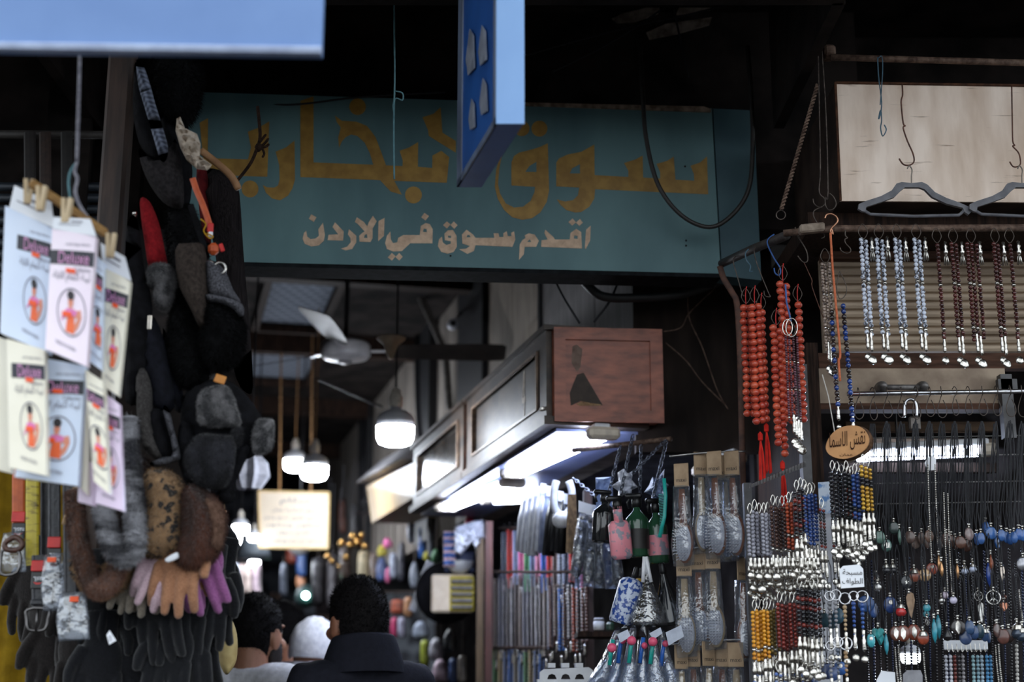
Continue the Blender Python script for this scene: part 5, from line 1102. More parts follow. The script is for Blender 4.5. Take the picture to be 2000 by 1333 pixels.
# ================================================================== the middle shop: goods on hooks
card_b = M('header_card', (178, 152, 122), (156, 130, 102), rough=.7, scale=30)
bristle = M('bristle', (222, 222, 226), (196, 194, 200), rough=.6)
handle_w = M('handle_wood', (150, 84, 44), (112, 58, 30), rough=.35, scale=20, coat=.3)
handle_p = M('handle_pale', (206, 176, 132), (180, 150, 108), rough=.4, scale=20)
wire = M('shop_wire', (190, 188, 186), (140, 138, 136), rough=.35, metal=.9)
def brush_proto(name, label, cat, hm_, pad, first_loc):
    """hair brush hanging head down in a clear sleeve with a card header; local origin at the hook hole"""
    t = thing(name, label, cat, first_loc, 'packed hair brushes in the middle shop'); t['at'] = (0, 0, 0)
    MB().bbox((0, 0, -.028), (.040, .003, .062), .001).build('header_card', card_b, t)
    lg = MB(); put_text(lg, 'maxi', lambda u, v: Vector((-.014 + .028 * u, -.0022, -.046 + .010 * v)), 0, 0, 1, 1); lg.build('card_print', M('card_ink', (70, 62, 56), rough=.7), t)
    MB().tube([(0, 0, -.065), (0, 0, -.10), (.001, 0, -.14), (.002, 0, -.165)], [.008, .010, .009, .013], 12, flat=((0, 1, 0), .7)).build('handle', hm_, t, True)
    mb = MB(); mb.ball((.003, .004, -.205), (.024, .013, .054), 16, 10); P = mb.build('paddle', hm_, t, True)
    mb = MB(); mb.ball((.002, -.003, -.205), (.021, .008, .048), 16, 10); f0 = len(mb.f)
    rr = random.Random(3)
    for i in range(-6, 7):
        for j in range(-2, 3):
            if (i / 6.5) ** 2 + (j / 2.6) ** 2 > 1: continue
            p = Vector((.002 + j * .0065, -.009, -.205 + i * .0065)); d = Vector((j * .0022 - .004, -.017, i * .0012)); mb.tube([p, p + d], .0011, 4)
    mb.build('bristles', bristle, P)
    mb = MB(); o = [(-.019, -.058), (.019, -.058), (.021, -.10), (.024, -.17), (.030, -.21), (.027, -.262), (-.024, -.266), (-.03, -.21), (-.023, -.16), (-.021, -.1)]
    ring = [[Vector((x * k_ * (1 if abs(y) > .01 else 1), y, z)) for x, z in o] for y, k_ in ((-.024, .55), (-.016, .95), (0, 1.05), (.014, .9), (.018, .5))]
    n = len(o); vs = [p for r in ring for p in r]; fs = [(i * n + j, i * n + (j + 1) % n, (i + 1) * n + (j + 1) % n, (i + 1) * n + j) for i in range(4) for j in range(n)]
    mb.add(vs, fs + [tuple(range(n - 1, -1, -1)), tuple(4 * n + j for j in range(n))]); mb.build('sleeve', clear, t, True)
    return t
BP = [brush_proto('hair_brush', 'x', 'brush', handle_w, 0, W(1370, 885, 3.75)), brush_proto('hair_brush', 'x', 'brush', handle_p, 1, W(1393, 885, 3.78))]
rows = [(888, 3.72, [(1330, 908), (1368, 886), (1394, 884), (1428, 884), (1413, 892)], 'the top row of packed brushes'), (1072, 3.74, [(1335, 1082), (1362, 1070), (1391, 1068), (1449, 1090)], 'the second row of packed brushes'), (1256, 3.74, [(1330, 1262), (1352, 1258), (1383, 1256), (1408, 1258), (1436, 1258)], 'the bottom row of packed brushes')]
k0 = 0
for y, Y, xs, nm in rows:
    xs = sorted(xs)
    for i, (x, yy) in enumerate(xs):
        lb = '%s hair brush from the left in %s' % (ORD[i], nm); p = W(x, yy, Y + (.02 if i % 2 else 0)); a = R.uniform(-.7, .7)
        if k0 < 2: BP[k0].location = p; BP[k0].rotation_euler = (0, 0, a); BP[k0]['label'] = lb
        else: dup(BP[k0 % 2], p, a, lb, None, 1.05 if y < 900 else 1.0)
        k0 += 1
    tag(MB().tube(crv([W(min(x for x, _ in xs) - 22, y + 4, Y + .01), W(1365, y - 2, Y + .01), W(1400, y - 4, Y + .01), W(1456, y - 6, Y + .01)]), .0028, 8).build('hook_wire', wire, None, True), 'thin steel wire carrying ' + nm, 'wire')
t = thing('comb', 'teal plastic comb in a clear bag left of the top brush packs', 'comb', W(1292, 945, 3.75))
tl = M('teal_plastic', (40, 170, 160), (30, 150, 142), rough=.35)
MB().tube(wp([(1297, 935), (1300, 970), (1298, 1010), (1288, 1050)], 3.75), .005, 8, flat=((0, 1, 0), .5)).build('spine', tl, t, True)
mb = MB()
for q in range(26): 
    a = W(1299 - .35 * max(0, q - 14), 965 + q * 3.1, 3.75); mb.tube([a, a + Vector((-.018 + .0003 * q, 0, -.003))], .0008, 4)
mb.build('teeth', tl, t)
# spray bottles hung by their necks
def bottle(label, x, y0, y1, Y, wd, mat, lean=0.0, kind='round', trig=black_pl, band=None, lab=None):
    k = S(x, y1, Y); w_ = wd * k / 2; top = W(x, y0, Y); H_ = (y1 - y0) * k
    t = thing('spray_bottle', label, 'bottle', top, 'spray bottles hanging in the middle shop'); t['at'] = (0, 0, 0)
    prof = [(w_ * .3, -H_ * .22), (w_ * .34, -H_ * .3), (w_ * .95, -H_ * .42), (w_, -H_ * .48), (w_, -H_ * .96), (w_ * .9, -H_)]
    if kind == 'cone': prof = [(w_ * .14, -H_ * .06), (w_ * .16, -H_ * .2), (w_ * .3, -H_ * .35), (w_, -H_ * .93), (w_, -H_ * .98), (w_ * .9, -H_)]
    if kind == 'can': prof = [(w_ * .4, -H_ * .2), (w_ * .8, -H_ * .24), (w_, -H_ * .3), (w_, -H_ * .95), (w_ * .92, -H_)]
    if kind == 'box': MB().bbox((0, 0, -H_ * .7), (w_ * 2, w_ * 1.1, H_ * .58), w_ * .35).tube([(0, 0, -H_ * .2), (0, 0, -H_ * .44)], w_ * .42, 14).build('body', mat, t, True)
    else: MB().lathe(prof, 24).build('body', mat, t, True)
    if kind in ('round', 'box'):
        mb = MB(); mb.lathe([(w_ * .3, -H_ * .25), (w_ * .42, -H_ * .24), (w_ * .42, -H_ * .12), (w_ * .3, -H_ * .1)], 16); mb.bbox((-w_ * .25, 0, -H_ * .07), (w_ * 1.5, w_ * .5, H_ * .08), w_ * .12); mb.tube([(-w_ * .6, 0, -H_ * .09), (-w_ * .85, 0, -H_ * .16), (-w_ * .7, 0, -H_ * .26)], w_ * .1, 8)
        mb.build('trigger', trig, t, True)
    else: MB().lathe([(w_ * .1, 0), (w_ * .16, -H_ * .02), (w_ * .18, -H_ * .14), (w_ * .15, -H_ * .2)], 14).build('cap', trig, t, True)
    if lab: MB().lathe([(w_ * 1.01, -H_ * .58), (w_ * 1.012, -H_ * .60), (w_ * 1.012, -H_ * .86), (w_ * 1.01, -H_ * .88)], 24, cap=False).build('label_band', lab, t, True)
    t.rotation_euler = (0, lean, R.uniform(-.5, .5)); return t
camo = M('pink_camo', (236, 150, 162), (150, 148, 160), rough=.4, scale=45, contrast=(.44, .5), detail=2)
gglass = M('green_glass', (52, 96, 70), (36, 72, 52), rough=.12, coat=.5, scale=12)
dglass = M('dark_glass', (40, 42, 44), (26, 28, 30), rough=.1, coat=.6)
cglass = film('smoky_cone', (196, 200, 204), .3, .05, .1)
bottle('pink patterned square spray bottle hanging in front in the bottle bunch', 1203, 965, 1095, 3.85, 44, camo, -.09, 'box')
bottle('dark spray bottle with black trigger left of the pink one', 1183, 955, 1062, 3.95, 48, dglass, .05)
bottle('green spray bottle with a dark square label right of the pink one', 1243, 960, 1090, 3.9, 46, gglass, .0, lab=M('dark_label', (44, 42, 40), (30, 28, 28), rough=.5, scale=30))
bottle('green spray bottle with a pink base, furthest right of the bunch', 1278, 970, 1102, 3.92, 42, gglass, -.06, lab=camo)
bottle('blue and white patterned can tilted left under the bottles', 1243, 1108, 1222, 3.85, 50, M('blue_script', (36, 72, 150), (196, 206, 226), rough=.35, scale=90, contrast=(.48, .54)), .30, 'can')
bottle('clear smoky cone-shaped bottle in the middle of the lower bunch', 1262, 1098, 1222, 3.85, 86, cglass, .0, 'cone', white_pl)
bottle('black cone-shaped bottle at the right of the lower bunch', 1292, 1100, 1222, 3.88, 80, dglass, -.16, 'cone')
bottle('yellow bottle half hidden behind the tilted can', 1252, 1110, 1215, 3.95, 30, M('yellow_plastic', (206, 166, 40), (186, 146, 30), rough=.4), .12, 'can')
t = thing('clip', 'white plastic clip hanging between the cone-shaped bottles', 'clip', W(1265, 1090, 3.8))
for dx in (-5, 5): MB().tube(wp([(1260 + dx * .3, 1088), (1262 + dx, 1115), (1264 + dx * 1.6, 1138)], 3.79), .005, 8).build('arm', white_pl, t, True)
# chains they hang from
def chain(label, a, b, n, r=.0085):
    mb = MB(); d = (b - a) / n
    for i in range(n):
        c_ = a + d * (i + .5); u = d.normalized(); s_ = u.orthogonal() if i % 2 else u.cross(u.orthogonal()); s_.normalize()
        mb.tube([c_ + u * (d.length * .68 * math.cos(q)) + s_ * (r * .55 * math.sin(q)) for q in np.linspace(0, 2 * PI, 13)[:-1]], .0016, 6, True)
    return tag(mb.build('chain', M('chain_steel', (122, 130, 146), (84, 88, 100), rough=.4, metal=.8), None, True), label, 'chain', 'chains above the spray bottles')
chain('short chain running down to the pink bottle', W(1236, 850, 4.0), W(1212, 965, 3.88), 14)
chain('long chain slanting from the right towards the bottle bunch', W(1300, 860, 4.0), W(1236, 925, 3.9), 14)
chain('chain hanging straight down above the green bottles', W(1252, 870, 4.0), W(1250, 965, 3.9), 12)
chain('chain on the right above the teal comb', W(1302, 862, 4.0), W(1276, 970, 3.92), 14)
chain('chain slanting over the white handles at the left', W(1120, 935, 4.4), W(1180, 985, 4.2), 12)
chain('chain above the dark spray bottle', W(1212, 872, 4.05), W(1190, 960, 3.95), 12)
tag(MB().tube([W(1120, 880, 4.35), W(1310, 858, 4.0)], .008, 8).build('rail', rust, None, True), 'rusty rail under the shop ceiling that the chains hang from', 'rail')
# soft bags and packs
def bag(label, px, Y, mats, name='plastic_bag', cat='bag', grp='bags and packs in the middle shop', header=None, inner=None, T=.03):
    t = thing(name, label, cat, W(*px[0], Y), grp)
    mb = MB(); puff(mb, px, Y, T, .5, 1, 16, wob=.02, ws=70); mb.build('bag', mats, t, False)
    if inner:
        cx, cy = sum(p[0] for p in px) / len(px), sum(p[1] for p in px) / len(px)
        mb = MB(); puff(mb, [(cx + (x - cx) * .72, cy + (y - cy) * .8) for x, y in px], Y, T * .6, .5, 2, 9, wob=.008, ws=60); mb.build('contents', inner, t, True)
    if header: MB().poly(wp(header, Y - .004), push=(0, .002, 0)).build('header_card', M('packet_white', *PCOL['white']), t)
    return t
whitebag = M('white_goods', (226, 228, 236), (190, 194, 206), rough=.4, scale=30)
for i, (x, w_, c) in enumerate([(1022, 14, 0), (1033, 14, 0), (1044, 15, 0), (1055, 14, 0), (1066, 14, 1), (1077, 14, 2), (1089, 14, 2), (1100, 13, 2)]):
    y0 = 958 + abs(i - 3) * 5; y1 = 1098 + (i % 3) * 4
    t = thing('packed_comb', '%s from the left of the bundle of white and black packed combs' % ORD[i], 'comb', W(x, y0, 4.75 - .02 * i), 'bundle of packed combs')
    Y = 4.75 - .03 * i
    MB().tube(wp([(x + 6, y0), (x, y0 + 40), (x - 4 - i % 2 * 3, y1 - 20)], Y), [.012, .019, .020], 4, flat=((.3, 1, 0), .6)).build('comb', [whitebag, M('blue_white', (150, 160, 190), (120, 130, 160), rough=.4), black_pl][c], t, True)
    MB().poly(wp([(x + 1, y0 - 14), (x + 12, y0 - 12), (x + 12, y0 + 8), (x + 1, y0 + 6)], Y - .01), push=(0, .002, 0)).build('header_card', M('packet_white', *PCOL['white']), t)
for i, (x, dx) in enumerate(((1091, -4), (1106, 5))):
    mb = MB(); mb.tube(crv(wp([(x + dx, 940), (x + dx * 2.2, 960), (x + dx * 2, 990), (x - dx, 1012)], 4.5)), .012, 10); 
    t = thing('shower_handle', ('left' if i == 0 else 'right') + ' of two curved white plastic handles with round heads beside the combs', 'handle', W(x, 940, 4.5), 'two white handles'); mb.build('arm', whitebag, t, True)
    MB().lathe([(.002, -.02), (.022, -.018), (.026, 0), (.022, .016), (.01, .022)], 18, W(x - dx, 1016, 4.48), (-.5, -.6, -.4)).build('head', white_pl, t, True)
mb = MB()
t = thing('strap_bundle', 'bundle of brown and gold straps hanging right of the white handles', 'straps', W(1117, 968, 4.4))
for q in range(5): strap([(1112 + q * 2.5, 966), (1108 + q * 4.5, 1080 + q % 2 * 3)], 4.4 + .008 * q, .010, M('bronze_strap', (128, 104, 76), (84, 66, 48), rough=.45, metal=.4, scale=60), 'strap', t)
for i, (px, lb) in enumerate([([(1130, 1000), (1150, 1005), (1148, 1060), (1134, 1140), (1112, 1135), (1120, 1060)], 'crinkled clear bag at the left end of the silvery bag bundle'), ([(1145, 1005), (1162, 1008), (1166, 1080), (1160, 1148), (1134, 1146), (1140, 1070)], 'crinkled clear bag second from the left in the silvery bag bundle'), ([(1158, 1008), (1178, 1012), (1186, 1085), (1182, 1150), (1158, 1150), (1160, 1080)], 'crinkled clear bag in the middle of the silvery bag bundle'), ([(1172, 1060), (1192, 1050), (1204, 1100), (1204, 1150), (1182, 1152), (1176, 1100)], 'clear bag with blue contents at the right of the silvery bag bundle'), ([(1192, 1070), (1212, 1080), (1220, 1130), (1214, 1150), (1196, 1148)], 'small clear bag furthest right in the silvery bag bundle')]):
    bag(lb, px, 4.3 - .03 * i, clear2, header=[(px[0][0], px[0][1]), (px[1][0], px[1][1]), (px[1][0], px[1][1] - 20), (px[0][0], px[0][1] - 22)] if i < 3 else None, inner=[M('grey_silver', (150, 152, 160), (80, 82, 90), rough=.3, metal=.5, scale=120), M('blue_goods', (50, 84, 150), (34, 60, 116), rough=.4)][i == 3])
bag('white crumpled bag knotted above the pink bottle', [(1218, 916), (1226, 926), (1236, 920), (1234, 938), (1246, 952), (1234, 958), (1232, 976), (1220, 966), (1206, 978), (1208, 960), (1194, 950), (1208, 940), (1206, 924)], 3.95, M('white_film_bag', (214, 218, 230), (170, 176, 196), rough=.35, scale=40, bump=.4))
bag('pale blue crumpled net bag above the green bottles', [(1274, 932), (1284, 936), (1298, 916), (1296, 938), (1306, 948), (1298, 962), (1300, 988), (1286, 978), (1272, 990), (1272, 968), (1258, 962), (1268, 948)], 3.98, M('net_bag', (140, 160, 200), (70, 84, 120), rough=.4, scale=120, bump=.4))
bag('pale blue card pack behind the chains', [(1163, 934), (1196, 932), (1198, 1000), (1165, 1004)], 4.2, M('pale_blue_card', (150, 172, 222), (134, 156, 208), rough=.5), 'card_pack', 'pack', T=.008)
# the big bunch of clear bottle bags
for i, (x0, y0, x1, y1, lean, lb) in enumerate([(1205, 1232, 1160, 1345, 0, 'leftmost of the bunch of clear toy bags'), (1218, 1228, 1192, 1350, 0, 'second from the left of the bunch of clear toy bags'), (1236, 1228, 1224, 1360, 0, 'third from the left of the bunch of clear toy bags'), (1255, 1228, 1254, 1362, 0, 'middle bag with a pink ball in the bunch of clear toy bags'), (1272, 1230, 1286, 1355, 0, 'second from the right of the bunch of clear toy bags'), (1290, 1234, 1316, 1345, 0, 'rightmost of the bunch of clear toy bags')]):
    Y = 3.72 + .03 * (i % 2); t = thing('toy_bag', lb, 'bag', W(x0, y0, Y), 'bunch of clear toy bags'); w_ = 22
    mb = MB(); puff(mb, [(x0 - 5, y0), (x0 + 7, y0 - 2), (x0 + 10 + (x1 - x0) * .4, y0 + 50), (x1 + w_, y1), (x1 - w_, y1 + 6), (x0 - 12 + (x1 - x0) * .4, y0 + 55)], Y, .035, .7, 2, 11, wob=.016, ws=60); mb.build('bag', clear2, t, True)
    mx, my = x0 + (x1 - x0) * .22, y0 + 28
    MB().tube(wp([(mx + 2, my - 10), (mx - 2, my + 14), (mx - 5, my + 40)], Y - .03), .0055, 8).build('stick', M('teal_plastic', (40, 170, 160)) if i % 2 == 0 else M('blue_plastic', (52, 110, 200), (40, 96, 184), rough=.35), t, True)
    MB().ball(W(mx + (4 if i % 2 else 0), my - 4 + 10 * (i % 3 == 0), Y - .036), .0085 if i % 2 else .012, 14, 10).build('ball', M('pink_plastic', (236, 96, 130), (222, 80, 116), rough=.35), t, True)
    mb = MB(); puff(mb, [(x0 + (x1 - x0) * .5 - 7, y0 + 62), (x0 + (x1 - x0) * .5 + 9, y0 + 60), (x1 + 13, y1 - 6), (x1 - 14, y1 - 4)], Y, .018, .7, 2, 8); mb.build('contents', film('water_blue', (196, 214, 240), .25, .08, .2), t, True)
for i, px in enumerate(([(1205, 1240), (1226, 1230), (1232, 1244), (1212, 1256)], [(1268, 1238), (1290, 1226), (1294, 1238), (1276, 1250)], [(1300, 1236), (1330, 1222), (1336, 1244), (1306, 1262)])):
    tag(MB().poly(wp(px, 3.68), push=(0, .002, 0)).build('header_card', M('clear_card', (196, 204, 220), (170, 178, 196), rough=.3)), ['left', 'middle', 'right'][i] + ' of three pale card tops sticking out of the toy bag bunch', 'card', 'card tops of the toy bags')
# white rack at the bottom and a jar on the dark shelf
t = thing('plastic_rack', 'white plastic rack with rounded openings at the bottom of the middle shop', 'rack', W(1105, 1330, 4.1))
f = lambda x, y: W(x, y, 4.1); holes = []
for cx in (1078, 1105, 1132): holes.append([f(cx - 9, 1380), f(cx + 9, 1380), f(cx + 9, 1326), f(cx + 6, 1319), f(cx, 1317), f(cx - 6, 1319), f(cx - 9, 1326)])
MB().poly([f(1054, 1400), f(1160, 1400), f(1158, 1310), f(1150, 1304), f(1062, 1308), f(1054, 1314)], holes, push=(0, .012, 0)).build('front', white_pl, t)
mb = MB()
for cx in (1078, 1105, 1132): mb.box(f(cx, 1306) + Vector((0, .05, .008)), (.02, .1, .012))
mb.box(f(1106, 1360) + Vector((0, .1, 0)), (.16, .19, .09)); mb.build('tray', white_pl, t)
tag(MB().box(W(1190, 1242, 4.75), (.22, .3, .016)).build('shelf', darkw), 'dark shelf in the shade behind the cone-shaped bottles', 'shelf')
p = W(1170, 1232, 4.65); k = S(1170, 1230, 4.65)
t = thing('jar', 'white lidded jar standing on the dark shelf', 'jar', p)
MB().lathe([(9 * k, 0), (11 * k, 2 * k), (11 * k, 16 * k), (9 * k, 18 * k)], 20, p).build('body', white_pl, t, True); MB().lathe([(10 * k, 18 * k), (10 * k, 22 * k), (8 * k, 24 * k)], 20, p).build('lid', M('lid_grey', (190, 190, 196)), t, True)
p2 = W(1192, 1232, 4.7)
tag(MB().lathe([(7 * k, 0), (8 * k, 3 * k), (8 * k, 12 * k), (5 * k, 16 * k)], 16, p2).build('jar', M('green_jar', (60, 86, 70), (40, 62, 50), rough=.3)), 'small dark green jar beside the white jar', 'jar')
# ------------------------------------------------------------------ strands in the depth of the shop
def strand_mesh(cols, L_, r, gap, seed=1, seg=8, rings=5, sq=1.0, spacer=0, jitter=.0):
    """columns of beads hanging from one point; local origin at the top"""
    mb = MB(); rr = random.Random(seed); step = r * 2 * sq * .98
    for ci in range(cols):
        x = (ci - (cols - 1) / 2) * gap; y = .35 * r * (1 if ci % 2 else -1); z = -r - rr.uniform(0, r)
        n = int((L_ - rr.uniform(0, r * 2)) / step)
        for i in range(n):
            mb.cm = 1 if spacer and (i % spacer) == spacer - 1 else 0
            mb.ball((x + rr.uniform(-jitter, jitter) * r, y + rr.uniform(-jitter, jitter) * r, z), (r, r, r * sq), seg, rings); z -= step
    mb.cm = 0; return mb
def far_mats(c): return M('bead_%d_%d_%d' % c, c, tuple(int(q * .8) for q in c), rough=.25, scale=200)
FAR = []
def necklace_row(what, xs, y0s, lens, cols, tones, Yf, r=.006, metal=()):
    for i, x in enumerate(xs):
        Y = Yf(x); c = tones[i % len(tones)]; L_ = lens[i % len(lens)] * S(x, y0s, Y)
        key = (c, round(L_, 2), cols)
        p = W(x, y0s + R.uniform(-6, 6), Y); lb = '%s from the left of %s' % (ORD[i], what)
        t = thing('necklace', lb, 'necklace', p, what); t['at'] = (0, 0, 0)
        sm = strand_mesh(cols, L_, r, r * 2.4, i, 6, 4)
        sm.build('beads', [M('strandm_%d_%d_%d' % c, c, rough=.3, metal=.8) if c in metal else far_mats(c), silver], t, True)
        tp = MB(); tp.tube([(0, 0, .03), (0, 0, 0)], .0012, 5); tp.build('thread', blackcord, t)
        dr = MB(); dr.lathe([(.002, 0), (.006, -.008), (.004, -.02), (.009, -.035), (.001, -.045)], 8, (0, 0, -L_)); dr.build('end_drop', silver, t, True)
Yg = lambda x: 4.9 + (1150 - x) * .0066
G1 = [(120, 116, 118), (92, 86, 84), (150, 146, 144), (76, 66, 62), (134, 122, 112), (104, 104, 112)]
necklace_row('the upper row of coloured necklaces in the middle shop', list(range(985, 1150, 11)), 1040, [105, 120, 112], 2, [(90, 96, 110), (206, 70, 60), (150, 160, 186), (216, 110, 150), (86, 150, 96), (120, 130, 160), (220, 140, 160), (60, 110, 190), (200, 60, 50), (130, 110, 100), (190, 196, 206)], lambda x: Yg(x) + .15)
necklace_row('the long grey row of necklaces in the middle shop', list(range(938, 1075, 8)), 1125, [140, 155, 148], 2, G1, Yg, .0055, (G1[0], G1[2]))
necklace_row('the brown and blue row of necklaces beside the dark shelf', list(range(1078, 1150, 9)), 1145, [125, 110, 130], 2, [(96, 66, 54), (110, 92, 80), (52, 96, 160), (84, 62, 52), (130, 126, 122), (150, 70, 48), (70, 60, 58)], Yg)
necklace_row('the bottom row of necklaces in the middle shop', list(range(938, 1060, 10)), 1272, [120], 2, [(64, 92, 140), (130, 122, 106), (104, 118, 140), (92, 128, 84), (150, 130, 96), (90, 100, 124)], Yg)
for i, (y, x0, x1) in enumerate(((1032, 975, 1160), (1118, 928, 1160), (1266, 928, 1080))):
    tag(MB().tube([W(x0, y, Yg(x0) + (.15 if i == 0 else 0)), W(x1, y, Yg(x1) + (.15 if i == 0 else 0))], .006, 6).build('rail', darkw, None, True), ['upper', 'middle', 'lower'][i] + ' thin rail carrying necklaces in the middle shop', 'rail', 'necklace rails')
# tall dark posts at the shop front
for i, (x, c, Y, lb) in enumerate(((938, (110, 88, 62), 6.2, 'pale wooden post beside the round mirror'), (955, (86, 46, 38), 6.0, 'reddish brown post beside the long grey row of necklaces'), (1150, (60, 38, 32), 5.0, 'dark brown post beside the dark shelf'))):
    a = W(x, 1150, Y); tag(MB().box((a.x, Y, 1.05), (.03, .03, 2.1)).build('display_post', M('post_%d' % i, c, rough=.6, scale=12, stretch=(5, 5, .5))), lb, 'post')
# ------------------------------------------------------------------ mirror, hat, trays
t = thing('felt_hat', 'black round felt hat hung flat behind the square cream tray', 'hat', W(878, 1160, 6.6)); k = S(878, 1160, 6.6)
hb = M('hat_black', (34, 34, 38), (22, 22, 26), rough=.9, scale=60)
MB().lathe([(.5 * k, 12 * k), (30 * k, 12 * k), (50 * k, 6 * k), (60 * k, 0), (61 * k, -3 * k), (50 * k, -1 * k), (.5 * k, 0)], 36, W(872, 1158, 6.62), (0, -1, 0)).build('brim', hb, t, True)
MB().lathe([(33 * k, 0), (31 * k, 22 * k), (26 * k, 30 * k), (.5 * k, 32 * k)], 30, W(872, 1158, 6.60), (0, 1, 0)).build('crown', hb, t, True)
t = thing('comb_tray', 'square cream tray with a row of yellow-edged combs', 'tray', W(885, 1160, 6.4))
MB().bbox(W(884, 1160, 6.45), (82 * k, .02, 72 * k), 10 * k).build('tray', M('tray_cream', (250, 232, 206), (240, 220, 192), rough=.4), t)
mb = MB(); 
for q in range(5): mb.bbox(W(902, 1136 + q * 12.5, 6.42), (40 * k, .012, 7 * k), .003)
mb.build('combs', M('grey_comb', (130, 124, 116), (100, 94, 88), rough=.4), t)
mb = MB(); mb.bbox(W(902, 1160, 6.435), (46 * k, .01, 66 * k), .003); mb.build('backing', M('yellow_card', (206, 186, 60), (190, 170, 48), rough=.5), t)
t = thing('bowl', 'white bowl hanging above the square cream tray', 'bowl', W(898, 1105, 6.4)); MB().lathe([(3 * k, -16 * k), (14 * k, -13 * k), (24 * k, -2 * k), (27 * k, 8 * k), (25 * k, 8 * k), (13 * k, -8 * k), (3 * k, -11 * k)], 24, W(898, 1105, 6.45)).build('body', white_pl, t, True)
MB().bbox(W(898, 1098, 6.5), (58 * k, .012, 40 * k), .004).build('blue_card', M('navy_card', (60, 76, 124), (46, 60, 104), rough=.5), t)
bag('blue white and pink striped card pack above the white bowl', [(866, 1038), (890, 1038), (890, 1108), (866, 1108)], 6.4, M('striped_card', (70, 120, 200), (226, 196, 206), rough=.5, scale=10, wave='Z'), 'card_pack', 'pack', T=.012)
bag('pair of white scrub mitts hanging over the white bowl', [(888, 1030), (915, 1022), (925, 1018), (945, 1016), (948, 1050), (930, 1075), (922, 1060), (900, 1085), (888, 1080)], 6.2, whitebag, 'scrub_mitt', 'mitt', T=.03)
tag(MB().tube(crv(wp([(842, 1098, 6.7), (828, 1130, 6.7), (815, 1170, 6.7), (805, 1195, 6.7)], 6.7)), .02, 8, flat=((0, 1, 0), .4)).build('towel', whitebag, None, True), 'white rolled towel curving down left of the black felt hat', 'towel')
# ------------------------------------------------------------------ blurred small goods further along the right side and at the end of the alley
Yc = lambda x: 7.0 + (900 - x) * .014
rowsC = [
    ('strip', 700, 1075, 722, 1135, (226, 206, 168), 'cream striped packet above the head of the man in navy'),
    ('strip', 724, 1078, 736, 1130, (150, 130, 120), 'brown strip beside the cream striped packet'),
    ('bag', 737, 1066, 756, 1088, (222, 206, 70), 'yellow bag left of the pink one over the packets'),
    ('bag', 748, 1052, 766, 1072, (240, 110, 176), 'small pink bag topmost over the packets'),
    ('bag', 735, 1090, 758, 1135, (110, 130, 190), 'blue and white packet under the yellow bag'),
    ('strip', 762, 1080, 776, 1130, (170, 178, 200), 'pale grey strip right of the blue and white packet'),
    ('bag', 752, 1110, 764, 1140, (226, 110, 160), 'pink tag below the blue and white packet'),
    ('strip', 778, 1060, 792, 1135, (70, 70, 82), 'dark strip under the awning end'),
    ('bag', 795, 1010, 815, 1060, (170, 178, 196), 'silver-white bag hanging from the awning corner'),
    ('strip', 818, 1030, 834, 1090, (52, 92, 160), 'deep blue packet left of the striped card pack'),
    ('strip', 836, 1022, 848, 1090, (90, 92, 100), 'charcoal strip beside the deep blue packet'),
    ('bag', 826, 1078, 842, 1095, (196, 190, 60), 'lime yellow bag below the deep blue packet'),
    ('bag', 842, 1074, 862, 1100, (90, 140, 100), 'green bag above the black felt hat'),
    ('strip', 765, 1170, 790, 1200, (190, 96, 70), 'rust red packet right of the head of the man in navy'),
    ('strip', 790, 1165, 806, 1205, (206, 150, 110), 'orange-brown packet beside the rust red one'),
    ('strip', 764, 1205, 776, 1245, (226, 80, 130), 'magenta strip low beside the man in navy'),
    ('strip', 778, 1205, 792, 1245, (190, 186, 210), 'lilac grey strip low beside the magenta one'),
    ('bag', 800, 1100, 820, 1150, (150, 156, 170), 'pale crumpled bag above the white towel'),
    ('bag', 806, 1215, 838, 1250, (176, 186, 206), 'shiny pale bag under the white towel'),
    ('strip', 822, 1250, 838, 1300, (176, 186, 70), 'yellow-green strip under the black felt hat'),
    ('bag', 838, 1248, 866, 1290, (206, 206, 214), 'white bag beside the yellow-green strip'),
    ('bag', 866, 1230, 892, 1275, (60, 64, 66), 'dark net bag under the black felt hat'),
    ('bag', 845, 1290, 875, 1333, (226, 200, 216), 'pale pink bag at the bottom under the white one'),
    ('strip', 878, 1285, 892, 1333, (90, 110, 160), 'blue strip at the bottom beside the pale pink bag'),
    ('strip', 895, 1280, 912, 1333, (150, 140, 130), 'grey-brown strip at the bottom beside the blue one'),
    ('bag', 905, 1010, 930, 1050, (214, 60, 100), 'crimson bag behind the white mitts'),
    ('strip', 930, 1015, 950, 1120, (84, 80, 72), 'dark olive strip right of the white mitts'),
    ('strip', 560, 1060, 580, 1100, (186, 90, 70), 'red blurred packet right of the grey dome lamp'),
    ('strip', 580, 1070, 600, 1125, (70, 100, 160), 'blue blurred packet under the white bowl lamp'),
    ('bag', 578, 1115, 598, 1150, (226, 160, 120), 'peach blurred packet under the blue one'),
    ('strip', 640, 1080, 660, 1190, (96, 92, 96), 'long grey scarf under the right end of the notice board'),
    ('strip', 664, 1060, 684, 1130, (78, 62, 54), 'brown strip right of the notice board'),
    ('strip', 610, 1090, 634, 1180, (64, 62, 66), 'dark garment under the notice board'),
    ('strip', 548, 1100, 562, 1170, (90, 96, 110), 'grey garment left of the peach packet'),
    ('strip', 662, 975, 676, 1040, (120, 70, 50), 'rusty brown garment right of the notice board'),
    ('strip', 684, 985, 698, 1060, (110, 108, 110), 'grey garment beside the rusty brown one'),
    ('bag', 650, 1150, 668, 1180, (70, 130, 110), 'green blurred bag beside the hair of the man in navy'),
]
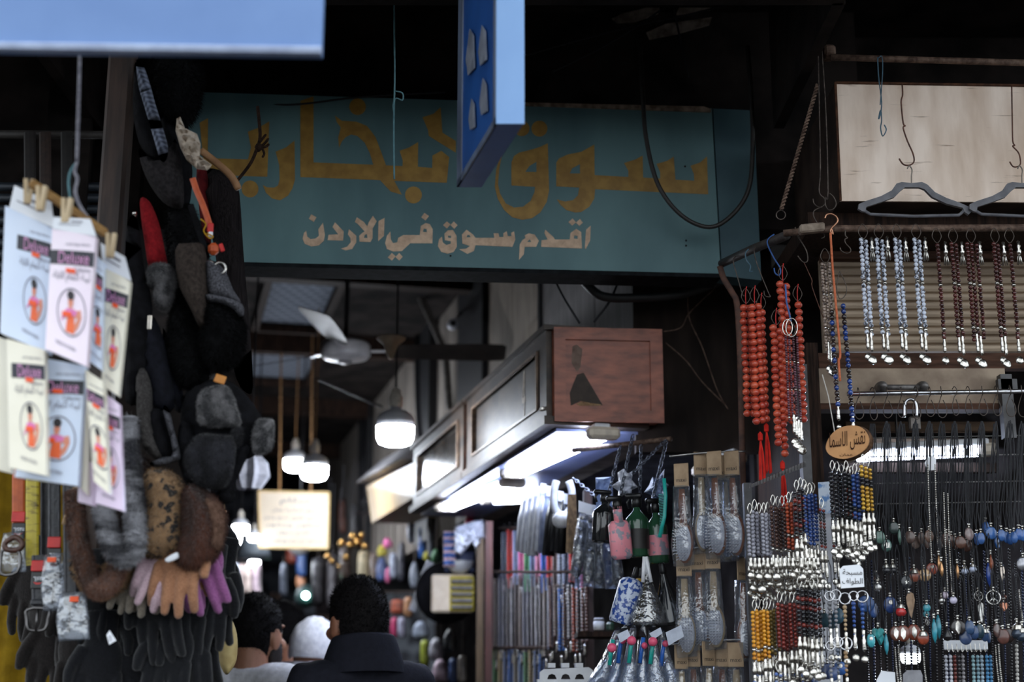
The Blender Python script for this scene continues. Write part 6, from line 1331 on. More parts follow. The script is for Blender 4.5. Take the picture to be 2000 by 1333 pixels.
def small(kind, x0, y0, x1, y1, c, lb, Y):
    m_ = M('goods_%d_%d_%d' % c, c, tuple(int(q * .75) for q in c), rough=.4, scale=25)
    t = thing('packet' if kind == 'strip' else 'goods_bag', lb, 'packet' if kind == 'strip' else 'bag', W((x0 + x1) / 2, y0, Y), 'small goods along the alley'); w_ = x1 - x0
    px = [(x0 + 1, y0 + 3), (x1 - 1, y0 + 3), (x1, (y0 + y1) / 2), (x1, y1), (x0, y1), (x0 - 1, (y0 + y1) / 2)] if kind == 'strip' else [(x0 + w_ * .3, y0), (x1 - w_ * .3, y0), (x1, y0 + (y1 - y0) * .5), (x1 - 2, y1 - 2), (x0 + 3, y1), (x0, y0 + (y1 - y0) * .45)]
    mb = MB(); puff(mb, px, Y, w_ * .3 * S(x0, y0, Y), .6, 2, 8, wob=.006, ws=30); mb.build('body', m_, t, True)
    MB().tube([W((x0 + x1) / 2, (1003 if y0 < 1140 else 1157) if 690 < x0 < 950 and y0 > 1003 else y0 - 14, Y), W((x0 + x1) / 2, y0 + 4, Y)], .003, 6).build('hook', iron, t)
for kd, x0, y0, x1, y1, c, lb in rowsC: small(kd, x0, y0, x1, y1, c, lb, Yc((x0 + x1) / 2) if x0 > 690 else 10.0 + R.uniform(-.8, .8))
for y, lb in ((1003, 'upper dark rail that the small goods along the alley hang from'), (1157, 'lower dark rail that the small goods along the alley hang from')):
    tag(MB().tube([W(x, y, Yc(x)) for x in range(690, 960, 30)], .006, 6).build('rail', darkw, None, True), lb, 'rail')
# pale stacked goods on the left of the alley end
for i, (x0, x1, c) in enumerate(((440, 452, (206, 210, 222)), (453, 466, (186, 190, 206)), (467, 478, (196, 176, 170)), (479, 492, (226, 206, 196)), (493, 510, (214, 190, 200)))):
    small('strip', x0, 1100, x1, 1165, c, '%s from the left of the pale packets above the man in white' % ORD[i], 9.4)
lamp_g = glow('green_lamp', 20.0, (190, 250, 236))
t = thing('signal_lamp', 'small greenish round lamp shining between the two men', 'lamp', W(597, 1164, 9.5)); MB().ball(W(597, 1164, 9.5), .020, 14, 10).build('bulb', lamp_g, t, True); MB().lathe([(.03, 0), (.07, .02), (.08, .06)], 18, W(597, 1164, 9.52), (0, 1, 0)).build('housing', M('dark_teal', (24, 50, 50), (16, 36, 36)), t, True)
# folded white paper star lamp shade beside the trapper hat
t = thing('folded_shade', 'white folded paper shade right of the trapper hats', 'shade', W(490, 900, 5.6))
mb = MB(); k = S(490, 910, 5.6); c_ = W(488, 918, 5.6); rows = []
for z, r_ in ((-38, 20), (-12, 34), (14, 30), (36, 12)):
    rows.append([c_ + Vector((r_ * (1 + (.2 if j % 2 else -.1)) * k * math.cos(2 * PI * j / 16), r_ * (1 + (.2 if j % 2 else -.1)) * k * math.sin(2 * PI * j / 16), z * k)) for j in range(17)])
mb.grid(rows); mb.build('paper', M('shade_paper', (214, 214, 222), (180, 180, 190), rough=.8), t); MB().tube([c_ + Vector((0, 0, 30 * k)), Vector((c_.x, c_.y, ROOF))], .004, 6).build('cord', black_pl, t)
# coarse dark hangings that close the view down the alley
for i in range(16):
    u = -1.2 + .16 * i; v = 7.2 + (i * 37 % 11) * .25; a = AL(u if u < .2 else .2 - (i % 3) * .05, v, 0)
    mb = MB(); h_ = 1.9 + .25 * math.sin(i * 2.3)
    for q in range(3): mb.tube([(a.x + q * .05, a.y, h_), (a.x + q * .05 + .01, a.y + .01, h_ - .4), (a.x + q * .05, a.y, h_ - .85)], [.02, .034, .03], 8)
    tag(mb.build('garment', M('far_cloth_%d' % (i % 5), [(70, 66, 70), (92, 74, 66), (64, 72, 90), (104, 98, 92), (58, 50, 52)][i % 5], rough=.9, scale=15), None, True), '%s of the dim garments hanging at the far end of the alley' % ORD[i], 'garment', 'dim garments at the alley end')

brass = M('brass', (214, 170, 104), (160, 120, 66), rough=.25, metal=1, scale=40)  # brass balls added to give blurred highlights down the alley
for i, (x, y, r) in enumerate(((690, 1048, .022), (697, 1060, .026), (684, 1066, .02), (667, 1062, .024), (706, 1046, .018), (640, 1088, .02), (648, 1098, .018), (662, 1108, .016), (676, 1090, .018), (712, 1068, .02))):
    p = W(x, y, 9.0); t = thing('brass_glint', '%s of the small brass balls added as glints right of the notice board' % ORD[i], 'ornament', p, 'brass balls added as glints')
    MB().ball(p, (r, r, r * 1.3), 12, 8).build('body', brass, t, True); MB().tube([p + Vector((0, 0, r)), p + Vector((0, 0, .5))], .002, 5).build('string', blackcord, t)
# ================================================================== right stall
# pale light box above the stall
t = thing('sign_case', 'large pale stained sign case high above the right stall', 'sign case', W(1640, 396, 3.46))
q = [W(1640, 394, 3.46), W(2140, 398, 3.46), W(2140, 172, 3.46), W(1630, 164, 3.46)]
q[3].x = q[0].x + .004
bkv = Vector((0, .6, 0)); side = M('case_side', (70, 58, 52), (44, 36, 33), rough=.8, scale=8, bump=.2)
MB().hexa([q[0], q[1], q[1] + bkv, q[0] + bkv, q[3], q[2], q[2] + bkv, q[3] + bkv]).build('case_body', side, t)
face = bpy.data.materials.new('stained_panel'); face.use_nodes = True; nt = face.node_tree; N, L = nt.nodes, nt.links; b = N['Principled BSDF']; b.inputs['Roughness'].default_value = .55
tc = N.new('ShaderNodeTexCoord'); m1 = N.new('ShaderNodeMapping'); m1.inputs['Scale'].default_value = (5, 1, 1.2); n1 = N.new('ShaderNodeTexNoise'); n1.inputs['Scale'].default_value = 3; n1.inputs['Detail'].default_value = 8
L.new(tc.outputs['Object'], m1.inputs['Vector']); L.new(m1.outputs[0], n1.inputs['Vector'])
m2 = N.new('ShaderNodeMapping'); m2.inputs['Scale'].default_value = (2.0, 1, 22); n2 = N.new('ShaderNodeTexNoise'); n2.inputs['Scale'].default_value = 4; n2.inputs['Detail'].default_value = 6
L.new(tc.outputs['Object'], m2.inputs['Vector']); L.new(m2.outputs[0], n2.inputs['Vector'])
r1 = N.new('ShaderNodeValToRGB'); r1.color_ramp.elements[0].position, r1.color_ramp.elements[1].position = .3, .66; r1.color_ramp.elements[0].color, r1.color_ramp.elements[1].color = C(214, 188, 166), C(255, 236, 220)
r2 = N.new('ShaderNodeValToRGB'); r2.color_ramp.elements[0].position, r2.color_ramp.elements[1].position = .27, .36; r2.color_ramp.elements[0].color, r2.color_ramp.elements[1].color = C(150, 128, 106), C(255, 255, 255)
mx = N.new('ShaderNodeMix'); mx.data_type = 'RGBA'; mx.blend_type = 'MULTIPLY'; mx.inputs[0].default_value = .8
L.new(n1.outputs['Fac'], r1.inputs['Fac']); L.new(n2.outputs['Fac'], r2.inputs['Fac']); L.new(r1.outputs[0], mx.inputs[6]); L.new(r2.outputs[0], mx.inputs[7]); L.new(mx.outputs[2], b.inputs['Base Color'])
fv = Vector((0, -.006, 0))
MB().hexa([q[0] + fv, q[1] + fv, q[1], q[0], q[3] + fv, q[2] + fv, q[2], q[3]]).build('face_panel', face, t)
mb = MB(); mb.tube([q[0] + fv * 1.5, q[3] + fv * 1.5], .0035, 6); mb.build('edge_strip', M('rust_edge', (92, 62, 46), (56, 38, 30), rough=.8, scale=50), t)
mb = MB(); mb.tube([q[3] + fv * 1.5, q[2] + fv * 1.5], .0035, 6); mb.build('edge_strip', MATS['rust_edge'], t)
# rails
tag(MB().tube([W(1622, 112, 3.4), W(2040, 124, 3.4)], .0085, 10).build('rail', rust, None, True), 'rusty pipe running above the pale sign case', 'rail', 'pipes of the right stall')
tag(MB().bbox(W(1618, 104, 3.42), (.03, .05, .03), .006).build('pipe_clamp', rust), 'rusty clamp at the left end of the pipe above the sign case', 'clamp')
t = thing('rail', 'rusty pipe under the hangers that the white and brown bead strands hang from', 'rail', W(1540, 452, 3.32), 'pipes of the right stall')
MB().tube([W(1530, 456, 3.34), W(1600, 449, 3.32), W(1640, 447, 3.32), W(2040, 445, 3.32)], .0088, 10).build('pipe', rust, t, True)
MB().bbox((W(1585, 447, 3.315)), (.062, .026, .022), .004, axes=((W(1620, 444, 3.315) - W(1560, 450, 3.315)).normalized(), Vector((0, 1, 0)), Vector((0, 0, 1)))).build('sleeve', M('pale_tape', (150, 136, 122), (112, 98, 86), rough=.8, scale=50), t)
tag(MB().tube([W(1410, 515, 3.82), W(1470, 487, 3.55), W(1536, 460, 3.34)], .0115, 10).build('rail', M('dark_pipe', (58, 52, 50), (38, 33, 31), rough=.6, scale=50), None, True), 'dark pipe slanting from the sign corner to the rusty rail', 'rail', 'pipes of the right stall')
tag(MB().tube(crv(wp([(1406, 520), (1414, 545), (1430, 572), (1440, 600), (1446, 720), (1452, 990)], 3.8)), .0085, 8, flat=((0, 1, 0), .5)).build('bent_bar', M('brown_bar', (96, 62, 48), (64, 42, 34), rough=.7, scale=40), None, True), 'brown bent flat bar dropping from the sign corner left of the red beads', 'bar')
# twisted cable from the case to the ring
t = thing('twisted_cable', 'rusty twisted cable slanting down beside the sign case to a steel ring', 'cable', W(1595, 170, 3.36))
a, b = W(1597, 165, 3.38), W(1526, 410, 3.34); d = b - a; n_ = 150
for ph in (0, PI):
    ax_ = d.normalized(); s_ = ax_.orthogonal().normalized(); u_ = ax_.cross(s_)
    MB().tube([a + d * (i / n_) + (s_ * math.cos(i * .75 + ph) + u_ * math.sin(i * .75 + ph)) * .0032 for i in range(n_ + 1)], .0028, 6).build('wire', rust, t, True)
MB().tube([W(1525 + 9 * math.cos(q_), 420 + 9 * math.sin(q_), 3.34) for q_ in np.linspace(0, 2 * PI, 17)[:-1]], .0016, 6, True).build('ring', iron, t, True)
def hook(label, pts, Y, r=.0016, mat=None, grp='wire hooks on the right stall', name='wire_hook', k=4):
    return tag(MB().tube(crv(wp(pts, Y), k), r, 6).build(name, mat or iron, None, True), label, 'hook', grp)
rustw = M('rusty_wire', (110, 70, 54), (70, 42, 34), rough=.6, metal=.3, scale=80)
bluew = M('blue_wire', (44, 92, 160), (34, 76, 140), rough=.5)
tealw = M('teal_wire', (74, 110, 130), (52, 84, 100), rough=.5)
hook('blue string with a bent wire hook hanging at the left of the sign case', [(1714, 112), (1716, 150), (1722, 200), (1719, 225), (1716, 232), (1720, 215), (1722, 235), (1720, 250), (1724, 266), (1731, 254), (1727, 244)], 3.39, .0016, tealw)
hook('second strand of blue string looped over the upper pipe', [(1716, 113), (1722, 110), (1724, 130), (1722, 170), (1719, 205)], 3.385, .0014, tealw)
hook('rusty wire with a large hook holding the left grey hanger', [(1762, 164), (1763, 185), (1760, 200), (1764, 240), (1768, 246), (1764, 250), (1772, 275), (1783, 300), (1785, 316), (1776, 323), (1764, 321), (1756, 310)], 3.40, .002, rustw)
hook('rusty wire with a hook holding the right grey hanger', [(1976, 168), (1977, 230), (1978, 275), (1982, 284), (1978, 286), (1990, 300), (1993, 320), (1986, 326), (1978, 325), (1972, 316)], 3.40, .0018, rustw)
hook('long thin wire hanging from above with an open hook left of the sign case', [(1595, -10), (1600, 200), (1602, 330), (1600, 375), (1610, 388), (1610, 400), (1600, 405), (1590, 398), (1588, 388)], 3.36)
hook('second long thin wire with a round hook left of the sign case', [(1597, -10), (1612, 200), (1617, 375), (1612, 385), (1612, 400), (1618, 410), (1628, 408), (1633, 398), (1628, 385), (1620, 378)], 3.35)
hook('thin curved wire hooked between the two long wires', [(1606, 404), (1590, 412), (1590, 425), (1605, 450), (1610, 462), (1604, 466)], 3.34)
hook('copper coloured hook holding the orange cord', [(1611, 427), (1614, 420), (1624, 418), (1634, 424), (1636, 432), (1630, 440), (1624, 446), (1622, 452), (1627, 458), (1624, 446)], 3.30, .0022, M('copper_wire', (200, 150, 120), (160, 110, 86), rough=.35, metal=.9))
hook('small grey hook hanging free beside the leftmost white strand', [(1651, 450), (1651, 460), (1655, 465), (1650, 468), (1652, 476), (1661, 486), (1660, 493), (1652, 495), (1643, 490), (1641, 484)], 3.30)
hook('blue wire hook above the third cluster of red beads', [(1512, 458), (1500, 468), (1500, 480), (1512, 505), (1524, 525), (1522, 538), (1514, 534), (1512, 524)], 3.42, .002, bluew)
hook('teal wire hook over the first cluster of red beads', [(1462, 487), (1456, 495), (1458, 508), (1466, 520), (1464, 530), (1470, 530)], 3.52, .0016, tealw)
hook('dark wire hook holding the second column of the red beads', [(1480, 480), (1473, 490), (1480, 520), (1500, 570), (1504, 580), (1494, 578), (1492, 568)], 3.5)
hook('dark wire hook holding the leftmost red beads', [(1438, 500), (1432, 510), (1440, 540), (1450, 575), (1454, 578)], 3.66)
hook('long grey wire hook crossing behind the purple beads', [(1553, 444), (1558, 460), (1575, 490), (1577, 510), (1568, 512), (1558, 500)], 3.36)
hook('thin rusty wire below the long grey wire hook', [(1570, 512), (1578, 530), (1586, 548), (1586, 560), (1600, 600), (1610, 625)], 3.38, .0012, rustw)
# grey hangers
gp = M('hanger_grey', (110, 110, 116), (84, 84, 90), rough=.5, scale=30)
def hanger(label, cx, Y):
    p = W(cx, 358, Y); k = S(cx, 380, Y); t = thing('clothes_hanger', label, 'hanger', p, 'grey hangers before the sign case')
    g = lambda x, y: p + Vector((x * k, 0, -(y - 358) * k))
    sh = [(-100, 417), (-108, 412), (-106, 402), (-92, 396), (-62, 386), (-40, 374), (-30, 360), (-20, 357), (0, 359), (20, 357), (30, 362), (44, 378), (66, 390), (92, 400), (108, 408), (112, 418), (106, 424), (98, 418), (96, 410), (66, 402), (38, 388), (24, 372), (14, 368), (-14, 368), (-22, 374), (-36, 388), (-62, 398), (-92, 408), (-94, 418)]
    mb = MB(); mb.poly([g(*q_) + Vector((0, -.005, 0)) for q_ in sh], push=(0, .01, 0)); mb.build('shoulders', gp, t)
    MB().tube([g(-96, 414), g(-84, 422), g(0, 426), g(88, 424), (g(100, 414))], .0042, 8).build('bar', gp, t, True)
    MB().tube(crv([g(0, 364), g(1, 345), g(3, 330), g(-2, 322), g(-6, 328)]), .0016, 6).build('hook', M('hook_steel', (150, 140, 130), rough=.4, metal=.8), t, True)
    return t
hanger('grey plastic clothes hanger hanging in front of the sign case', 1780, 3.36); hanger('grey plastic clothes hanger half cut off at the right frame edge', 1996, 3.35)
# rolling shutter above the stall opening
slat = M('shutter_slat', (186, 166, 144), (150, 132, 114), rough=.5, metal=.2, scale=8, stretch=(.4, 1, 4))
t = thing('roller_shutter', 'half-raised tan slatted roller shutter behind the bead strands', 'shutter', W(1600, 690, 3.78))
mb = MB(); z0, z1 = W(1800, 690, 3.78).z, W(1800, 508, 3.78).z; x0, x1 = W(1605, 600, 3.78).x, W(2120, 600, 3.78).x; n_ = 11; h_ = (z1 - z0) / n_
for i in range(n_):
    pr = [(0, 0), (-.010, h_ * .12), (-.014, h_ * .4), (-.012, h_ * .75), (-.002, h_ * .9), (0, h_)]
    mb.grid([[Vector((x, 3.78 + a_, z0 + i * h_ + b_)) for x in (x0, x1)] for a_, b_ in pr])
mb.hexa([Vector((x, y, z)) for z in (z0, z1) for x, y in ((x0, 3.782), (x1, 3.782), (x1, 3.80), (x0, 3.80))]); mb.build('slats', slat, t)
rb = M('rust_beam', (92, 66, 54), (62, 44, 36), rough=.75, scale=20, stretch=(.5, 4, 4))
def beam(name, ya, yb, Y, m_, dpt=.04, xa=1600, xb=2120, parent=None):
    a_, b_ = W(xa, yb, Y), W(xb, ya, Y); return MB().box(((a_.x + b_.x) / 2, Y + dpt / 2, (a_.z + b_.z) / 2), (b_.x - a_.x, dpt, b_.z - a_.z)).build(name, m_, parent)
beam('lower_edge', 690, 720, 3.74, rb, .04, parent=t)
cb = M('cream_steel', (172, 152, 130), (132, 112, 94), rough=.6, scale=14, bump=.1)
beam('bottom_bar', 720, 788, 3.72, cb, .05, 1578, 1962, t)
beam('bottom_lip', 788, 800, 3.71, rb, .06, 1578, 1962, t)
H_ = MB(); a_, b_ = W(1724, 757, 3.66), W(1804, 757, 3.66)
H_.tube([a_, b_], .0075, 10); hb_ = H_.build('handle', M('cast_grey', (134, 130, 128), (100, 96, 94), rough=.5, metal=.5, scale=60), t, True)
for p_ in (a_, b_): MB().ball(p_ + Vector((0, .02, .003)), (.016, .04, .016), 12, 8).build('boss', MATS['cast_grey'], hb_, True)
struct(MB().box(((x0 + x1) / 2, 3.76, W(1800, 497, 3.76).z), (x1 - x0, .05, W(1800, 483, 3.76).z - W(1800, 510, 3.76).z)), 'trim_lintel', rb)
beam_ = MB().box(W(1966, 795, 3.69), (.03, .03, .17)).box(W(1966, 752, 3.685), (.05, .02, .028)); tag(beam_.build('shutter_bracket', M('grey_steel', (92, 92, 94))), 'grey steel bracket at the right end of the shutter bar', 'bracket')
tag(MB().bbox(W(1588, 746, 3.70), (.03, .01, .018), .003).build('latch_plate', M('grey_steel', (92, 92, 94))), 'small grey plate at the left end of the shutter bar', 'plate')
t = thing('padlock', 'steel padlock hanging under the shutter bar', 'padlock', W(1778, 830, 3.66))
MB().bbox(W(1786, 828, 3.66), (.03, .016, .036), .004).build('body', M('lock_grey', (110, 104, 100), (84, 78, 74), rough=.45, metal=.6, scale=40), t)
MB().tube(crv(wp([(1766, 815), (1766, 795), (1770, 784), (1778, 780), (1786, 784), (1790, 795), (1790, 815)], 3.66)), .0042, 8).build('shackle', steel, t, True)
# bright rod with the cord hooks
tag(MB().tube([W(1655, 770, 3.42), W(2040, 764, 3.42)], .0058, 10).build('rail', steel, None, True), 'bright steel rod under the shutter bar carrying the pendant cords', 'rail', 'pipes of the right stall')
# wire grid behind
mb = MB()
for y in (856, 893, 945, 985): mb.tube([W(1700, y, 3.9), W(2060, y - 6, 3.9)], .0016, 6)
tag(mb.build('wire_grid', wire, None), 'thin horizontal wires of the display grid behind the black cords', 'grid')
tube_lamp('fluorescent tube shining behind the black cords of the right stall', W(1655, 894, 4.15), W(1928, 882, 4.15), .0145, False, 'tubes in the right stall')
t = bulb_lamp('bulb_lamp', 'glowing round bulb low among the pendants of the right stall', 1778, 1280, 3.95, 38, False, glow_m=glow('lit_stall_bulb', 30.0))
for c in list(t.children):
    if c.name.startswith('cord'): bpy.data.objects.remove(c)
MB().tube([W(1778, 1268, 3.95), Vector((W(1778, 1268, 3.95).x, 3.95, 2.6))], .003, 6).build('cord', black_pl, t)
# shelf timbers inside
for i, (y, Y, c, lb) in enumerate(((835, 4.2, (96, 78, 64), 'upper dusty timber inside the right stall behind the cords'), (868, 4.25, (96, 84, 72), 'middle pale timber inside the right stall'), (915, 4.2, (40, 31, 27), 'lower brown timber under the tube in the right stall'))):
    a_, b_ = W(1650, y, Y), W(1945, y, Y); tag(MB().box(((a_.x + b_.x) / 2, Y, a_.z), (b_.x - a_.x, .03, .028)).build('timber', M('timber_%d' % i, c, rough=.8, scale=15, stretch=(.5, 4, 4))), lb, 'timber')
# ------------------------------------------------------------------ bead strands on the rusty pipe
howl = M('howlite', (214, 220, 234), (60, 64, 76), rough=.35, scale=110, contrast=(.40, .48), detail=2)
garn = M('dark_garnet', (92, 40, 36), (44, 20, 20), rough=.2, coat=.5, scale=60)
def tassel(L_=.05, coin=True, n=7):
    mb = MB(); mb.lathe([(.001, .0), (.0045, -.003), (.003, -.010), (.0055, -.014), (.003, -.02), (.006, -.026), (.0045, -.034), (.001, -.036)], 10)
    for q_ in range(n): a = 2 * PI * q_ / n; mb.tube([(0, 0, -.032), (.004 * math.cos(a), .004 * math.sin(a), -.04), (.006 * math.cos(a), .006 * math.sin(a), -L_ - .01)], .0011, 4)
    return mb
def coin_drop(r=.011, z=0.0, x=0.0):
    mb = MB(); mb.lathe([(.002, 0), (.0042, -.004), (.0032, -.012), (.0028, -.02), (.0046, -.026), (.0036, -.034), (.0044, -.040), (.0024, -.048), (.001, -.05)], 8, (x, 0, z + .022))
    for q_ in (.006, .014, .022): mb.ball((x, 0, z - q_), .0042, 8, 6)
    mb.lathe([(.0005, -.003), (r * .7, -.0026), (r, -.001), (r, .001), (r * .7, .0026), (.0005, .003)], 18, (x, 0, z - .036 - r), (.25, -1, .1)); return mb
PRO = {}
def strand(key, label, x, y0, y1, Y, cols, r, mats, gap=None, spacer=11, drop=True, top_tassel=True, group='', name='prayer_beads', lean=0.0, red=False, sq=.92, n_drop=None, cat='prayer beads'):
    p = W(x, y0, Y); L_ = (y1 - y0) * S(x, (y0 + y1) / 2, Y)
    if key in PRO and PRO[key] is not None:
        o = dup(PRO[key][0], p, R.uniform(-.35, .35), label, group or None, (1, 1, L_ / PRO[key][1])); return o
    t = thing(name, label, cat, p, group or None); t['at'] = (0, 0, 0); PRO[key] = (t, L_)
    strand_mesh(cols, L_, r, gap or r * 2.15, len(PRO), 8, 6, sq, spacer, .12).build('beads', mats, t, True)
    hk = MB(); hk.tube(crv([(-.006, 0, .028), (-.011, 0, .012), (0, 0, -.004), (.011, 0, .012), (.006, 0, .028), (0, 0, .034)], 4, True), .0011, 6, True); hk.build('loop', iron, t, True)
    if drop:
        for ci in range(n_drop or min(cols, 2)):
            d = coin_drop(.0095 + .002 * (ci % 2), -L_ - .006 * ci, (ci - .5) * r * 1.6 if cols > 1 else 0); d.build('silver_drop', silver, t, True)
    if top_tassel:
        tm_ = tassel(.05); tm_.v = [(v[0] + r * 2.2 + .006, v[1] - .004, v[2] + .0) for v in tm_.v]; tm_.build('tassel', silver, t, True)
    if red:
        rd = MB(); rr = random.Random(2)
        rd.lathe([(.001, 0), (.006, -.006), (.006, -.02), (.001, -.024)], 10, (0, 0, -L_))
        for q_ in range(26):
            a, e_ = rr.uniform(0, 2 * PI), rr.uniform(.3, 1); rd.tube([(0, 0, -L_ - .015), (.006 * e_ * math.cos(a), .006 * e_ * math.sin(a), -L_ - .05), (.009 * e_ * math.cos(a), .009 * e_ * math.sin(a), -L_ - .115 - .01 * rr.random())], .001, 4)
        rd.build('tassel', M('red_tassel', (206, 46, 36), (170, 34, 28), rough=.8), t)
    return t
Y2 = 3.29
for i, x in enumerate((1686, 1717, 1752, 1790)):
    strand('white', '%s white marbled bead strand from the left on the rusty pipe' % ORD[i], x, 464, 668, Y2, 2, .0058, [howl, silver], group='white marbled strands on the rusty pipe')
for i, (x, c) in enumerate(((1830, 1), (1862, 2), (1897, 3), (1944, 2), (1972, 1))):
    strand('garnet%d' % c if c != 2 else 'garnet2', '%s dark red-brown bead strand from the left on the rusty pipe' % ORD[i], x, 472, 675, Y2, c, .0055, [garn, silver], group='dark red-brown strands on the rusty pipe')
# red wooden beads
redb = M('red_wood_bead', (206, 92, 62), (160, 48, 38), rough=.35, coat=.3, scale=40, contrast=(.3, .7))
G_ = 'clusters of large red wooden beads'
for key, lb, x, y0, y1, Y, cols, red in (('r1', 'large red wooden beads, leftmost strand of the first cluster', 1457, 590, 838, 3.40, 2, False), ('r2', 'large red wooden beads, middle strand of the first cluster with a red tassel', 1474, 588, 850, 3.37, 2, True), ('r3', 'large red wooden beads, right strand of the first cluster', 1487, 602, 832, 3.39, 1, True),
                                         ('r4', 'large red wooden beads, the longest strand in the middle with a red tassel', 1516, 632, 905, 3.36, 2, True), ('r5', 'large red wooden beads behind the purple beads, left strand of the third cluster', 1529, 545, 838, 3.37, 2, False), ('r6', 'large red wooden beads at the right end of the third cluster', 1558, 585, 835, 3.36, 1, False)):
    strand(key, lb, x, y0, y1, Y, cols, .0098, [redb, redb], gap=.0155, spacer=0, drop=False, top_tassel=False, group=G_, red=red)
    hook('red string and wire above the %s' % lb[24:].replace('beads, ', '').replace('beads ', ''), [(x, y0 + 6), (x - 1, y0 - 14), (x + 1, y0 - 30)], Y, .0014, M('red_string', (196, 40, 34), (160, 30, 28), rough=.7), name='string')
purp = M('purple_seed_bead', (120, 78, 92), (64, 40, 46), rough=.3, scale=60, metal=.2)
strand('purple', 'bundle of thin purple-brown seed beads with silver ends before the red beads', 1545, 655, 830, 3.32, 4, .0034, [purp, silver], gap=.0092, top_tassel=False, n_drop=4)
t = thing('key_ring', 'steel key ring with a blue strap over the purple seed beads', 'key ring', W(1546, 640, 3.31))
for dx, r_ in ((0, 14), (-8, 12)): MB().tube([W(1546 + dx + r_ * math.cos(q_) * .8, 640 + r_ * 1.3 * math.sin(q_), 3.31) for q_ in np.linspace(0, 2 * PI, 21)[:-1]], .0014, 6, True).build('ring', silver, t, True)
MB().tube(wp([(1534, 556), (1536, 590), (1545, 628)], 3.32), .0022, 6).build('strap', bluew, t)
mixb = M('mixed_grey_bead', (170, 152, 140), (74, 62, 58), rough=.35, scale=130, contrast=(.42, .55))
strand('mixed', 'grey-brown bead strands with a silver drop left of the blue and black beads', 1612, 512, 690, 3.31, 3, .0042, [mixb, silver], gap=.0085, top_tassel=False)
lapis = M('lapis_bead', (40, 74, 150), (20, 36, 84), rough=.18, coat=.6, scale=60)
onyx = M('brown_onyx_bead', (66, 52, 48), (34, 27, 26), rough=.2, coat=.5, scale=60)
t = thing('necklace', 'long necklace of large blue and black beads left of the white strands', 'necklace', W(1640, 590, 3.3))
def bead_path(pts, Y, r, mats, pat, name, par, seg=10):
    P = crv(wp(pts, Y), 6); mb = MB(); acc, i, last = 0, 0, P[0]
    for p_ in P[1:]:
        while (p_ - last).length >= r * 2:
            last = last + (p_ - last).normalized() * r * 2; mb.cm = pat(i); mb.ball(last, (r * .95, r * .95, r * 1.02), seg, 7); i += 1
    return mb.build(name, mats, par, True)
bead_path([(1624, 600), (1628, 680), (1634, 760), (1637, 795)], 3.3, .0066, [lapis, onyx], lambda i: 1 if i % 5 in (0, 1, 3) else 0, 'bead_string', t)
bead_path([(1646, 588), (1652, 660), (1659, 740), (1665, 822)], 3.3, .0066, [lapis, onyx], lambda i: 1 if i % 5 in (2, 3) else 0, 'bead_string', t)
for x, y in ((1637, 800), (1666, 826)):
    d = coin_drop(.006); p_ = W(x, y, 3.3); d.v = [(v[0] + p_.x, v[1] + p_.y, v[2] + p_.z) for v in d.v]; d.build('silver_drop', silver, t, True)
MB().tube(crv(wp([(1640, 530), (1634, 560), (1640, 584), (1652, 575), (1652, 556), (1640, 530)], 3.3)), .0011, 6).build('wire_loop', iron, t)
tag(MB().tube(crv(wp([(1622, 455), (1626, 520), (1633, 600), (1641, 690), (1638, 705), (1641, 745)], 3.29)), .0028, 8).build('cord', M('orange_cord', (208, 120, 84), (180, 96, 66), rough=.8, scale=200), None, True), 'long orange cord hanging from the copper hook', 'cord')
tag(MB().tube(wp([(1606, 732), (1618, 775), (1632, 855)], 3.28), .0012, 6).build('string', M('white_string', (214, 208, 200), rough=.8), None), 'thin white string slanting down to the wooden slice', 'string')
# ------------------------------------------------------------------ folding rack bar, wooden slice, tags
t = thing('rack_arm', 'dark toothed metal rack arm slanting over the prayer bead clusters', 'rack', W(1520, 930, 3.3))
MB().hexa([W(1463, 955, 3.3), W(1574, 912, 3.26), W(1574, 912, 3.29), W(1463, 955, 3.33), W(1463, 948, 3.3), W(1574, 901, 3.26), W(1574, 901, 3.29), W(1463, 948, 3.33)]).build('bar', M('rack_dark', (84, 82, 82), (56, 54, 54), rough=.45, metal=.6, scale=60), t)
mb = MB()
for q_ in range(18): mb.tube([W(1466 + q_ * 6.1, 953 - q_ * 2.4, 3.295 - q_ * .002), W(1466 + q_ * 6.1, 946 - q_ * 2.5, 3.285 - q_ * .002)], .0014, 4)
mb.build('notches', steel, t)
t = thing('wooden_slice', 'oval wooden slice with burnt Arabic writing and bark edge', 'sign', W(1655, 866, 3.27))
oval = [(1655 + 42 * math.cos(a) * (1 + .04 * math.sin(3 * a)), 864 + 32 * math.sin(a) - 7 * math.cos(a)) for a in np.linspace(0, 2 * PI, 33)[:-1]]
MB().poly(wp(oval, 3.26), push=(.016, .035, .002)).build('slab', M('slice_face', (190, 138, 84), (160, 110, 64), rough=.6, scale=18), t)
mb = MB(); r0 = [W(x, y, 3.262) for x, y in oval]; r1_ = [p_ + Vector((.016, .035, .002)) + (p_ - W(1655, 864, 3.262)) * .07 for p_ in r0]; r0 += r0[:1]; r1_ += r1_[:1]; mb.grid([r1_, r0]); mb.fur(900, .004, .2, 3, .0012); mb.build('bark', M('bark', (110, 82, 62), (64, 46, 36), rough=.95, scale=60, bump=.6), t)
lg = MB(); put_text(lg, 'نقش الاسماء'.replace('ء', ''), lambda u, v: W(1620 + 70 * u, 884 - 38 * v - 8 * u, 3.258), 0, 0, 1, 1, True); put_text(lg, 'عمان', lambda u, v: W(1640 + 26 * u, 892 - 6 * v, 3.258), 0, 0, 1, 1, True); lg.build('lettering', M('burnt', (62, 38, 26), (48, 28, 20), rough=.8), t)
t = thing('price_card', 'white clipped-corner card with Arabic writing above the key rings', 'card', W(1662, 1128, 3.24))
